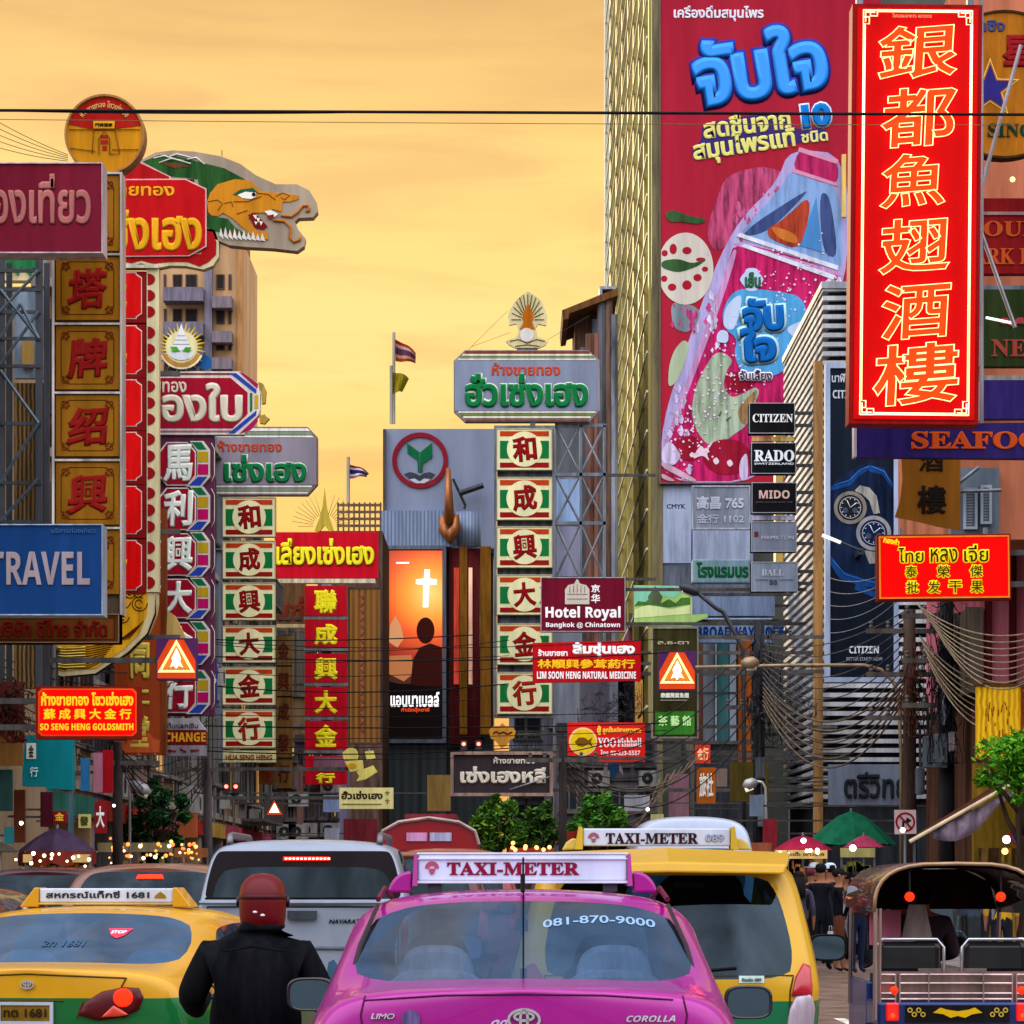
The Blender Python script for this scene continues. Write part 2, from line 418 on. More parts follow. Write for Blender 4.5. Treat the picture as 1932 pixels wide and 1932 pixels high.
for i in range(11):
 wd = [6.5, 5, 7, 5.5, 6, 8, 5, 7, 6, 9, 8][i]; hh = [14.0, 12.0, 13.4, 13.0, 14.5, 12.5, 13.2, 14.8, 13.6, 14, 13][i]
 shophouse(['weathered brown shophouse with a roof room at the near end of the row', 'low grey shophouse second in the row behind the gold shop signs', 'tan shophouse with tall windows behind the brown character sign', 'slate grey shophouse behind the dragon shaped sign',
    'dusty pink brown shophouse behind the crimson gold shop sign', 'dark brown shophouse beside the orange vertical sign', 'sand coloured shophouse behind the grey gold shop sign', 'blue grey shophouse behind the striped character sign',
    'brown shophouse between the red character sign and the grey post', 'grey shophouse beside the red gold shop board', 'tan shophouse where the street bends'][i],
    -11.4 if i < 2 else -9.3, y + wd / 2, 'E', wd - .02, 14, hh, pal[i % 8], 3 if i % 3 else 4, 3, group='shophouses along the left pavement', rails=i == 9)
 y += wd
y = 60.0
for i in range(4):
 wd = [5.5, 6, 5.5, 8][i]
 shophouse(['brown shophouse behind the tree with a lit yellow hanging', 'dark shophouse behind the red neon sign', 'dull grey shophouse behind the cable tangle', 'dark grey shophouse beside the louvred building'][i],
    10.6 if i < 1 else 12.2, y + wd / 2, 'W', wd - .02, 14, [9, 15.0, 12.0, 11.0][i], ['#7d6354', '#74645c', '#6a6664', '#65666a'][i], 3, 3, group='shophouses along the right pavement', rails=i == 2)
 y += wd
# the bend: house fronts that close the view
ends = [(-27, 168, 10, 15.5, '#8b8480', 'grey house front behind the red character sign'), (-17.5, 166, 8.5, 16.2, '#9b7a4c', 'ochre brown house front with vertical pipes beside the bank'),
  (8.0, 150, 5, 13.5, '#8f5560', 'dark pink house front with pipes behind the red medicine sign'), (2.6, 158, 5.5, 12.5, '#7c8490', 'blue grey house front behind the striped character sign on a post'),
  (-9.6, 190, 7, 12.0, '#757080', 'purple grey house front far down the street'), (13.4, 128, 4.2, 11.5, '#7c808a', 'grey house front under the pale blue hotel sign')]
for x, yy, wd, hh, c, lab in ends:
 shophouse(lab, x, yy, 'S', wd, 10, hh, c, 4, 3, group='house fronts that close the view', rails=x > 0)
for (u0, u1, v0, Y, c, lab) in ((396, 470, 1425, 118, '#6a6678', 'low slate building far behind the striped signs'), (470, 560, 1440, 122, '#7a5650', 'low reddish brown building behind the lit triangle'), (500, 580, 1150, 160, '#6a5236', 'ochre grey building filling the gap beside the striped characters'), (556, 640, 1400, 126, '#767088', 'low violet grey building behind the red character sign'), (1030, 1240, 1250, 140, '#4c4a52', 'grey building far behind the medicine sign'), (1050, 1240, 1380, 112, '#66626a', 'low dark building behind the fishball sign')):
 a, b = P(u0, v0, Y), P(u1, v0, Y)
 shophouse(lab, (a.x + b.x) / 2, Y, 'S', b.x - a.x, 8, a.z, c, 2, 4, group='low buildings at the bend', parapet=.3, trim='#5a5450')

# ------------------------------------------------------------------ far beige tower
def far_tower():
 Y = 210; a, b = P(296, 1500, Y), P(458, 455, Y)
 r = empty('apartment_tower', 'tall beige apartment tower with grey balconies against the yellow sky', 'building', ((a.x + b.x) / 2, Y, 0))
 hw = (b.x - a.x) / 2; H = b.z
 MB().box(-hw, hw, 0, 12, 0, H).build('wall', M('#c89e72', .85, dirt=.2, scale=.5), r)
 k = Y / FPX
 X = lambda u: (u - 377) * k
 MB().box(X(388), X(402), -.8, -.003, 0, H - .3).build('pilaster', M('#7c7684', .8, dirt=.2), r)
 MB().box(X(449), X(458) , -.35, -.003, 0, H + .3).build('corner_pier', M('#b98550', .8, dirt=.2), r)
 MB().box(X(300), X(458), -.3, 6, H + .001, H + .5).build('parapet', M('#9c6f48', .8, dirt=.2), r)
 for i, v in enumerate((575, 640, 690, 745, 800, 860)):
  z = EYE + (HV - v) * k
  MB().box(X(312), X(387), -1.5, -.005, z, z + .9).build('balcony', M('#77707e', .8, dirt=.25), r)
  MB().box(X(403), X(440), -1.2, -.005, z - .4, z + .35).build('balcony', M('#82767c', .8, dirt=.25), r)
  for u0, u1 in ((309, 314), (326, 344), (350, 372), (408, 424), (431, 437)):
   f = MB().frame(X(u0), X(u1), z + 1.0, z + 2.0, .08, -.08, -.004).build('window', M('#5c4a3c', .7), r)
   MB().box(X(u0) + .08, X(u1) - .08, -.05, -.006, z + 1.08, z + 1.92).build('pane', M('#2e2624', .25, dirt=.2), f)
 MB().tube([(X(419), 1, H), (X(419), 1, H + 1.3)], .09, 5).build('roof_mast', DARKST(), r)
far_tower()

# ------------------------------------------------------------------ tower with the big hoarding
XC, YC = (1245 - HU) * 130 / FPX, 130.0
def big_tower():
 r = empty('glass_tower', 'tall tower with gold fins and white glazing bars on its side', 'building', (XC, YC, 0))
 H = 64.0; D = 59.0
 MB().box(0, 14, 0, D, 0, H).build('wall', M('#3d3f35', .35, .2, dirt=.3, scale=.5), r)
 gold = M('#b5a254', .4, .25, dirt=.3, scale=.6); m = MB()
 ys = [0.15, 5.0, 10.4, 16.6, 23.6, 31.6, 40.6, 51]
 for yy in ys: m.box(-.45, -.003, yy, yy + .55 + yy * .018, 0, H)
 m.build('fin', gold, r)
 m = MB()
 for i in range(8):
  yy = ys[i] + 2.2 + i * .25; m.box(-.16, -.004, yy, yy + .3 + i * .03, 0, H)
 m.build('mullion', M('#c9c7a4', .5, .2, dirt=.2), r)
 m = MB()
 z = .6
 while z < H: m.box(-.52, -.452, .8, D, z, z + .10); z += 1.62
 m.box(-.56, .1, D - .4, D + .3, 0, H).build('glazing_bar', M('#f0ecd2', .5, dirt=.15), r)
 gl = MB()
 for i in range(7): gl.box(-.05, -.002, ys[i] + .8, ys[i + 1] - .1, .1, H)
 gl.build('glass_panel', M('#8c875c', .10, .2, dirt=.45, scale=.5), r)
 MB().box(-.35, .1, -.4, -.003, 0, H).build('corner_post', M('#6f6440', .5, .4, dirt=.3), r)
 # the face below the hoarding: pale panels
 k = YC / FPX; Z = lambda v: EYE + (HV - v) * k; X = lambda u: (u - 1245) * k
 MB().box(.12, X(1420), -.25, -.004, Z(1215), Z(914)).build('pale_wall', M('#8893aa', .6, dirt=.25, scale=.6), r)
 MB().box(.12, X(1420), -.3, -.252, Z(1120), Z(1068)).build('ledge', M('#5e6470', .7, dirt=.3), r)
 for u0, u1, v0, v1 in ((1250, 1303, 918, 1064), (1306, 1414, 1002, 1062)):
  MB().box(X(u0), X(u1), -.36, -.253, Z(v1), Z(v0)).build('wall_panel', M('#9aa5bb', .5, dirt=.2), r)
 return r
big_tower()
def slat_house():
 Y0, Y1 = 95.0, 108.5; x0 = (1565 - HU) * Y0 / FPX; H = 19.2
 r = empty('louvred_building', 'building clad all over in horizontal pale metal louvres', 'building', (x0, Y0, 0))
 MB().box(0, 9, 0, Y1 - Y0, 0, H).build('wall', M('#26282c', .7, dirt=.3), r)
 m = MB(); z = 4.0
 while z < H:
  m.box(-.22, 9.2, -.24, -.01, z, z + .13); m.box(-.22, -.01, -.01, Y1 - Y0, z, z + .13); z += .275
 m.build('louvre_slats', M('#b4b4b6', .5, .1, dirt=.3, scale=1.5), r)
 y5 = Y1 - Y0
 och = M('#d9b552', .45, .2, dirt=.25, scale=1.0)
 MB().box(-.5, -.24, y5 - .1, y5 + .7, 12, H - 1.6).build('corner_sunset_sheen', och, r)  # sunset reflection on the corner, painted as an ochre strip
 MB().box(-.48, -.245, -.5, .1, 0, H - 2.2).build('corner_pipe', M('#9a6b2c', .5, .3, dirt=.5, scale=1.2), r)  # rusty pipe; its ochre also stands for sunset reflected at this corner
 MB().box(-.27, 9.3, -.3, y5, H, H + .2).build('parapet', M('#8a8d92', .5, .3, dirt=.3), r)
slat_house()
# bank building with its sign wall
def bank():
 Y = 160.0; k = Y / FPX; u0 = 825
 b = P(u0, 1665, Y)
 r = empty('bank_building', 'pale blue metal clad building with a round logo and a lit film poster', 'building', (b.x, Y, 0))
 X = lambda u: (u - u0) * k; Z = lambda v: EYE + (HV - v) * k
 MB().box(X(725), X(932), .6, 14, Z(1032), Z(806)).build('sign_wall', M('#8d97b0', .55, dirt=.12, scale=.5), r)
 MB().box(X(722), X(727), .3, 1.0, Z(1032), Z(808)).build('edge_trim', M('#5a4a48', .6, dirt=.3), r)
 MB().box(X(716), X(852), .05, .598, Z(1031), Z(963)).build('corrugated_band', M('#8a9bb8', .45, .3, dirt=.2, wave=('X', 1.7, '#5f6d88')), r)
 MB().lathe([(X(918) - X(880), 0), (X(918) - X(880), Z(963) - Z(1028))], 28, (X(884), 1.4, Z(1028))).build('curved_band', M('#93a7c4', .45, .3, dirt=.2, wave=('X', 1.9, '#6a7a94')), r, smooth=True)
 MB().ring(X(792), Z(866), 44 * k, 53 * k, .5, .597, 64).build('logo_ring', M('#8c1f2c', .5, dirt=.15), r)
 g = MB().prism([(X(a), Z(c)) for a, c in ((767, 833), (790, 850), (791, 888), (788, 888), (787, 866), (768, 852))], .52, .596)
 g.prism([(X(a), Z(c)) for a, c in ((792, 851), (814, 833), (815, 860), (797, 872), (796, 888), (792, 888))], .52, .596)
 g.build('logo_leaf', M('#0c6a3c', .5, dirt=.1), r)
 pts = [(762, 892), (772, 888), (782, 890), (791, 895), (800, 890), (810, 888), (820, 892), (812, 900), (800, 899), (791, 904), (782, 899), (771, 900)]
 MB().prism([(X(a), Z(c)) for a, c in pts], .53, .595).build('logo_wave', M('#40454f', .5, dirt=.1), r)
 MB().prism([(X(a), Z(c)) for a, c in ((772, 902), (782, 900), (791, 906), (800, 900), (812, 902), (800, 909), (784, 909))], .54, .594).build('logo_book', M('#c9ccd6', .5, dirt=.1), r)
 # poster in its steel frame
 MB().frame(X(722), X(842), Z(1402), Z(1030), 7 * k, -.2, .4).build('poster_frame', M('#5f6978', .5, .4, dirt=.3), r)
 po = MB().box(X(729), X(835), -.05, .3, Z(1394), Z(1038)).build('lit_poster', M('#1d1210', .4, dirt=.0, emit=.5), r)
 def em(n, h, s, *pp, y=-.06):
  mm = MB()
  for q in pp: mm.prism([(X(a), Z(c)) for a, c in q], y, y + .009)
  return mm.build(n, M(h, .5, emit=s, dirt=0), po)
 # printed picture: a glow that deepens outwards, a bright cross of light, a dark back of a head
 # (ellipse cut at the poster edge)
 gm = bpy.data.materials.new('poster_print'); gm.use_nodes = True; g = gm.node_tree; gp = g.nodes['Principled BSDF']
 tcn = g.nodes.new('ShaderNodeTexCoord'); vs = g.nodes.new('ShaderNodeVectorMath'); vs.operation = 'DISTANCE'; vs.inputs[1].default_value = (X(812), 0, Z(1120))
 mp_ = g.nodes.new('ShaderNodeMapping'); mp_.inputs['Scale'].default_value = (1, 0, 1); g.links.new(tcn.outputs['Object'], mp_.inputs[0]); g.links.new(mp_.outputs[0], vs.inputs[0])
 rp = g.nodes.new('ShaderNodeValToRGB'); dv = g.nodes.new('ShaderNodeMath'); dv.operation = 'DIVIDE'; dv.inputs[1].default_value = 5.2
 g.links.new(vs.outputs['Value'], dv.inputs[0]); g.links.new(dv.outputs[0], rp.inputs[0]); g.links.new(rp.outputs[0], gp.inputs['Emission Color']); gp.inputs['Emission Strength'].default_value = 1.0
 gp.inputs['Base Color'].default_value = (.05, .02, .01, 1)
 ee = rp.color_ramp.elements; ee[0].color = (*lin('#ffd070'), 1); ee[1].color = (*lin('#1c0a08'), 1); ee[1].position = .95
 for q, c in ((.22, '#fb9a30'), (.42, '#e8541a'), (.62, '#a02a10'), (.8, '#4a140a')): k_ = ee.new(q); k_.color = (*lin(c), 1)
 MB().box(X(729.5), X(834.5), -.075, -.051, Z(1290), Z(1039)).build('poster_glow', gm, po)
 em('light_cross', '#fff0d8', 1.4, [(801, 1075), (811, 1075), (811, 1092), (824, 1094), (824, 1103), (810, 1104), (808, 1146), (798, 1146), (799, 1104), (785, 1102), (785, 1094), (800, 1092)], y=-.12)
 em('dark_figure', '#3a120c', .3, [(793 + 17 * math.cos(t / 10 * math.pi) + 10, 1190 + 25 * math.sin(t / 10 * math.pi)) for t in range(20)], [(775, 1290), (779, 1245), (792, 1222), (812, 1214), (834, 1222), (834, 1300), (790, 1302)], y=-.13)
 em('poster_table', '#c07848', .45, [(730, 1238), (776, 1236), (784, 1268), (762, 1286), (730, 1270)], y=-.125)
 em('poster_shade', '#150c0c', .3, [(730, 1285), (760, 1292), (834, 1296), (834, 1394), (730, 1394)], y=-.135)
 em('poster_lamp', '#d89868', .5, [(736, 1180), (746, 1162), (756, 1180), (762, 1205), (750, 1222), (734, 1212)], y=-.128)
 t = Sign.__new__(Sign); t.k = k; t.uc = u0; t.vb = 1665 + EYE / k; t.Y = Y; t.root = r
 wt = M('#f2f2f2', .5, emit=.9, dirt=0)
 t.text('แอนนาเบลล์', 737, 829, 1306, 1334, wt, y=-.15, bold=.03, parent=po)
 t.text('กำเนิดตุ๊กตาผี', 757, 810, 1335, 1345, M('#d9431c', .5, emit=.9, dirt=0), y=-.15, bold=.03, parent=po)
 MB().box(X(748), X(772), -.16, -.14, Z(1064), Z(1061)).build('poster_line', wt, po)
 # round column with lit red film and ochre strips
 MB().lathe([(30 * k, 0), (30 * k, Z(1030) - Z(1400))], 24, (X(876), 1.6, Z(1400))).build('round_column', M('#7a2c30', .3, dirt=.35, scale=.6, emit=.10), r, smooth=True)
 for a, b2, c, s in ((856, 866, '#c8442e', .5), (884, 891, '#f2b79a', .8)):
  MB().box(X(a), X(b2), .25, .5, Z(1290), Z(1070)).build('lit_strip', M(c, .4, emit=s, dirt=.45, scale=.7), r)
 for a, b2 in ((867, 881), (906, 926)):
  MB().box(X(a), X(b2), .2, 1.0, Z(1385), Z(1030)).build('ochre_strip', M('#8a5a18', .6, dirt=.3), r)
 MB().box(X(716), X(724), .1, 1, Z(1400), Z(1020)).build('ochre_strip', M('#a8844a', .6, dirt=.3), r)
 MB().box(X(722), X(842), .62, 10, 0, Z(1033)).box(X(842), X(930), 3, 14, 0, Z(1028)).build('lower_wall', M('#232b2e', .3, .2, dirt=.5, scale=.8, wave=('X', .7, '#31403f')), r)
 # gilt roof ornament like a hook, in front of the logo
 MB().tube([(X(846), -.3, Z(885)), (X(848), -.3, Z(990))], [.12, .28], 8).tube([(X(834), -.3, Z(975)), (X(838), -.3, Z(1000)), (X(848), -.3, Z(1013)), (X(860), -.3, Z(998)), (X(862), -.3, Z(972))], [.12, .3, .42, .3, .1], 8).build('roof_ornament', M('#a8622c', .4, .4, dirt=.35), r, smooth=True)
 MB().tube([(X(855), -.3, Z(905)), (X(878), -.3, Z(955)), (X(876), -.3, Z(962))], .07, 5).tube([(X(868), -.3, Z(932)), (X(912), -.3, Z(917))], .16, 6).build('lamp_bracket', DARKST(), r)
bank()
# roof house and pipe stacks right of the grey sign
def stack_block():
 Y = 132.0; k = Y / FPX; u0 = 1110
 b = P(u0, 1665, Y); X = lambda u: (u - u0) * k; Z = lambda v: EYE + (HV - v) * k
 r = empty('grey_block', 'grimy grey block with rusty pipes and a roof hut beside the finned tower', 'building', (b.x, Y, 0))
 MB().box(X(1048), X(1166), 0, 12, 0, Z(790)).box(X(1095), X(1166), .0, 12, Z(790), Z(655)).build('wall', M('#737780', .8, dirt=.45, scale=.7), r)
 MB().box(X(1085), X(1160), 1.0, 6, Z(656), Z(585)).build('roof_hut', M('#5e4434', .8, dirt=.35), r)
 MB().box(X(1118), X(1150), .9, .999, Z(650), Z(595)).build('hut_sheet', M('#9aa0b8', .6, dirt=.35), r)
 MB().prism([(X(1060), Z(590)), (X(1062), Z(608)), (X(1072), Z(606)), (X(1074), Z(596)), (X(1165), Z(562)), (X(1165), Z(548))], -.6, 6).build('hut_roof', M('#6b4526', .7, dirt=.35), r)
 MB().frame(X(1132), X(1164), Z(562), Z(533), .12, .8, 3.5).build('tank_stand', M('#9aa0a8', .5, .3, dirt=.3), r)
 for u, c in ((1112, '#6d4a3c'), (1126, '#7c5244'), (1134, '#5a5c62'), (1148, '#6f5648'), (1158, '#8a8d94')):
  MB().tube([(X(u), -.25, Z(1250)), (X(u), -.25, Z(560 + (u % 7) * 12))], .17, 7).build('pipe', M(c, .6, dirt=.5, scale=1.5), r)
 for v0, v1, c in ((800, 893, '#4c5054'), (905, 988, '#7e9abc'), (994, 1088, '#74748a'), (1100, 1250, '#62666e')):
  MB().box(X(1050), X(1097), -.15, -.004, Z(v1), Z(v0)).build('sheet_panel', M(c, .5, .2, dirt=.3, scale=.8), r)
 for i in range(14):
  v = 690 + i * 40
  f = MB().frame(X(1138), X(1156), Z(v + 22), Z(v), .07, -.1, -.004).build('window', M('#7c8088', .6, dirt=.4), r)
  MB().box(X(1138) + .07, X(1156) - .07, -.06, -.005, Z(v + 22) + .07, Z(v) - .07).build('pane', M('#20242a', .3, dirt=.3), f)
stack_block()
# salmon building and its concrete beams behind the neon sign
def salmon():
 Y = 58.0; k = Y / FPX; u0 = 1885
 b = P(u0, 1665, Y); X = lambda u: (u - u0) * k; Z = lambda v: EYE + (HV - v) * k
 r = empty('salmon_building', 'salmon coloured building with concrete beams behind the neon restaurant sign', 'building', (b.x, Y + 1.6, 0))
 MB().box(X(1815), X(2120), 0, 8, Z(1000), Z(-60)).build('wall', M('#b46a4c', .8, dirt=.3, scale=.8), r)
 for v0, v1, c in ((352, 373, '#7d7470'), (517, 544, '#5d6672'), (690, 716, '#8b8680'), (5, 26, '#8e7a70')):
  MB().box(X(1812), X(2110), -.5, -.003, Z(v1), Z(v0)).build('beam', M(c, .7, dirt=.5, scale=2.5), r)
 for v in (10, 318): MB().ball((X(1925), -.7, Z(v)), .05).build('wall_lamp', M('#ffd27a', .4, emit=2.0, dirt=0), r)
 # grey shuttered storey
 MB().box(X(1812), X(1905), -.35, -.004, Z(1000), Z(866)).build('shutter_wall', M('#5f6a74', .6, dirt=.4, scale=1.2), r)
 for u0_, u1_, v0, v1 in ((1835, 1862, 905, 985), (1868, 1890, 900, 975)):
  f = MB().frame(X(u0_), X(u1_), Z(v1), Z(v0), .05, -.44, -.352).build('window', M('#8d97a0', .6, dirt=.3), r)
  MB().box(X(u0_) + .05, X(u1_) - .05, -.4, -.353, Z(v1) + .05, Z(v0) - .05).build('shutter_leaf', M('#76828c', .6, dirt=.3, wave=('Z', 6, '#3d444c')), f)
 MB().bar((X(1812), -.6, Z(915)), (X(1905), -.6, Z(912)), .06).bar((X(1815), -.6, Z(905)), (X(1862), -.6, Z(868)), .06).build('strut', STEEL(), r)
salmon()
def pink_house():
 Y = 61.0; k = Y / FPX; u0 = 1905
 b = P(u0, 1665, Y); X = lambda u: (u - u0) * k; Z = lambda v: EYE + (HV - v) * k
 r = empty('pink_house', 'pink house with dark red posts and a yellow gable edge', 'building', (b.x, Y + 1.4, 0))
 MB().prism([(X(1868), Z(1300)), (X(2080), Z(1300)), (X(2080), Z(840)), (X(1868), Z(990))], 0, 8).build('wall', M('#c06876', .8, dirt=.3, scale=1), r)
 MB().prism([(X(1866), Z(992)), (X(1866), Z(968)), (X(2080), Z(812)), (X(2080), Z(838))], -.4, -.004).build('gable_edge', M('#b58a1e', .6, dirt=.3, wave=('Z', 5, '#e0c060', 1)), r)
 for u in (1878, 1925): MB().box(X(u), X(u + 13), -.12, -.003, Z(1300), Z(985 if u < 1900 else 950)).build('post', M('#4a0c12', .6, dirt=.3), r)
 MB().box(X(1845), X(1872), -.2, 4, Z(1300), Z(1135)).build('side_wall', M('#584c40', .8, dirt=.4), r)
 MB().box(X(1868), X(2080), .2, 8, 0, Z(1301)).build('ground_wall', M('#5a3a28', .8, dirt=.4), r)
pink_house()
# scaffold with the louvred wood wall at the picture's near row
def scaffold():
 Y = 58.0; k = Y / FPX; u0 = 40
 b = P(u0, 1665, Y); X = lambda u: (u - u0) * k; Z = lambda v: EYE + (HV - v) * k
 r = empty('sign_scaffold', 'black steel lattice scaffold beside the brown character sign', 'scaffold', (b.x, Y, 0))
 m = MB()
 for u in (2, 74): m.box(X(u) - .06, X(u) + .06, -.06, .06, Z(1300), Z(478))
 for u in (2, 74): m.box(X(u) - .05, X(u) + .05, .9, 1.0, Z(1300), Z(478))
 m.build('upright', DARKST(), r)
 m = MB()
 for v in (512, 548, 590, 640, 692, 800, 912, 985): m.box(X(-90), X(78), -.09, -.03, Z(v) - .03, Z(v) + .03)
 m.build('cross_rail', DARKST(), r)
 m = MB()
 for a, c in (((2, 590), (74, 512)), ((2, 548), (74, 640)), ((2, 690), (74, 590)), ((2, 700), (74, 800)), ((2, 985), (74, 905)), ((2, 912), (74, 800)), ((2, 640), (40, 575)), ((40, 575), (74, 640))): m.bar((X(a[0]), -.1, Z(a[1])), (X(c[0]), -.1, Z(c[1])), .05)
 m.build('diagonal_brace', M('#4d5a62', .5, .4, dirt=.3), r)
 MB().box(X(4), X(68), 1.4, 1.6, Z(1290), Z(700)).build('slat_screen', M('#8a6a3c', .7, dirt=.5, scale=1.5, wave=('X', 4.0, '#2c2118', 1.5)), r)
 MB().box(X(4), X(66), 1.4, 1.6, Z(690), Z(522)).build('glazing', M('#8494a2', .25, dirt=.45, scale=1.6), r)
 MB().box(X(22), X(42), 1.2, 1.398, Z(672), Z(622)).build('paper_sheet', M('#b08a48', .7, dirt=.1), r)
scaffold()
# ================================================================== signs over the left side of the street
GOLD = '#d99a14'
def travel_boards():
 s = Sign('travel_sign', 'wide burgundy box sign with dull pink Thai letters, highest on the near edge', 'sign', -150, 193, 308, 477, 48)
 s.box('panel', -150, 193, 308, 477, M('#6e1026', .5, dirt=.22, scale=.8), 0, .5)
 s.frame('rim', -151, 194, 307, 478, 2.2, M('#b9a9aa', .45, .4, dirt=.35), -.03, .52)
 s.text('ท่องเที่ยว', -52, 172, 328, 424, M('#a3605a', .5, dirt=.15), bold=.035)
 s.arms(-1, (330, 450), y=.55)
 s = Sign('travel_sign', 'dark blue box sign with grey capitals reading TRAVEL', 'sign', -150, 193, 990, 1160, 48)
 s.box('panel', -150, 193, 990, 1160, M('#0b3568', .45, dirt=.2, scale=.8), 0, .5)
 s.frame('rim', -151, 194, 989, 1161, 2.0, M('#98a4b4', .45, .4, dirt=.35), -.03, .52)
 s.text(bold_math('TRAVEL', False), -22, 170, 1041, 1104, M('#8d7f82', .5, dirt=.15), bold=.012)
 s.text('บริการท่องเที่ยว', 97, 180, 996, 1006, M('#3a5f8c', .5, dirt=0), bold=.01)
 s.arms(-1, (1010, 1140), y=.55)
travel_boards()
def ornament(s, p, u0, u1, v0, v1, mat, y=-.03):
 """thin border with a fretted square at each corner"""
 m = MB(); k = s.k; iw = 9
 x0, x1, z0, z1 = s.X(u0 + iw), s.X(u1 - iw), s.Z(v1 - iw), s.Z(v0 + iw); t = 1.6 * k; c = 15 * k
 m.box(x0 + c, x1 - c, y, 0, z0, z0 + t).box(x0 + c, x1 - c, y, 0, z1 - t, z1).box(x0, x0 + t, y, 0, z0 + c, z1 - c).box(x1 - t, x1, y, 0, z0 + c, z1 - c)
 for xx in (x0, x1):
  for zz in (z0, z1):
   sx = 1 if xx == x0 else -1; sz = 1 if zz == z0 else -1
   for (a, b, r) in ((6, 6, 4), (13, 4, 3), (4, 13, 3), (15, 11, 2.5), (11, 15, 2.5)):
    m.ring(xx + sx * a * k, zz + sz * b * k, (r - 1.2) * k, r * k, y - .004 * r, 0, 14)
 m.build('border_ornament', mat, p)
def brown_strip():
 s = Sign('vertical_sign', 'tall brown and gold vertical sign of square panels with red brush characters', 'sign', 104, 228, 330, 1213, 50)
 fr = M('#b4a8a0', .4, .5, dirt=.4)
 br = M('#8a5806', .45, dirt=.32, scale=1.2); rd = M('#7c0c08', .45, dirt=.15); orn = M('#5c1804', .5, dirt=.1)
 s.box('backing', 102, 230, 326, 1160, M('#4a3a2c', .6, dirt=.3), .02, .45)
 s.box('side_rail', 99, 103.5, 326, 1160, fr, -.06, .45); s.box('side_rail', 227, 231, 326, 1160, fr, -.06, .45)
 for (v0, v1), ch in zip(((332, 474), (485, 604), (616, 735), (746, 861), (873, 990), (1001, 1121)), ('記', '塔', '牌', '绍', '興', '酒')):
  p = s.box('panel', 106, 225, v0, v1, br, -.03, .019)
  s.box('panel_bar', 104, 227, v0 - 6, v0 - 2, fr, -.07, .018)
  ornament(s, p, 106, 225, v0, v1, orn)
  h = (v1 - v0)
  s.text(ch, 128, 204, v0 + h * .19, v1 - h * .17, rd, y=-.04, bold=.045, parent=p, shear=10, rot=4)
 s2 = Sign('company_sign', 'long brown sign with dark red Thai letters under the blue board', 'sign', -150, 225, 1158, 1213, 49.6)
 s2.box('panel', -150, 225, 1158, 1213, M('#6b3c0c', .45, dirt=.35, scale=1), 0, .4)
 s2.frame('rim', -150, 225, 1158, 1213, 2, M('#8a6a50', .5, .3, dirt=.3), -.03, .4)
 s2.frame('inner_line', -140, 217, 1164, 1207, 1.2, M('#4c1206', .5), -.015, .0)
 s2.text('บริษัท ดีไทย จำกัด', -8, 203, 1168, 1202, M('#6d0d08', .5, dirt=.1), bold=.035)
 s2.arms(-1, (1185,), y=.4)
 # round gate sign that stands on top of the strip
 d = Sign('round_sign', 'round gold sign with red top and drawn gate, on the brown strip', 'sign', 122, 273, 180, 330, 50.3)
 d.disc('panel', 197.5, 254, 74, M('#c8840c', .4, dirt=.28, scale=1.2), 0, .35)
 d.ring('rim', 197.5, 254, 71.5, 75.5, M('#9a6420', .45, .3, dirt=.3), -.05, .36)
 seg = [(197.5 + 70 * math.cos(R(a)), 254 - 70 * math.sin(R(a))) for a in range(14, 167, 6)]
 d.poly('red_arc', seg + [(180, 245), (214, 243)], M('#a31208', .45, dirt=.2), -.012, 0)
 d.text('ห้างขายทอง โซวเซ่งเฮง', 0, 100, 0, 13, M('#d8a860', .5, dirt=.1), y=-.02, bold=.03, bend=(197.5, 254, 57, 52))
 d.poly('gate_board', [(176, 229), (217, 229), (216, 243), (177, 243)], M('#e0a016', .5), -.03, 0)
 d.text('門牌酒家', 180, 213, 233, 240, M('#201408', .6, dirt=0), y=-.035, bold=.02)
 ln = M('#5a3a10', .6, dirt=0)
 d.line('gate_line', [[(177, 243), (174, 290)], [(216, 243), (226, 291), (208, 291)], [(187, 292), (187, 262), (197, 247), (207, 262), (207, 292)], [(132, 280), (180, 286)], [(130, 245), (264, 245)], [(212, 283), (262, 283)]], .8, ln)
 d.polys('gate_door', [[(190, 255), (204, 255), (204, 261), (190, 261)], [(190, 264), (204, 264), (204, 272), (190, 272)], [(193, 275), (202, 275), (202, 284), (193, 284)]], M('#a02010', .5), -.012, 0)
 MB().box(-.15, .15, .1, .3, -.35, .02).build('post', STEEL(), d.root)
brown_strip()
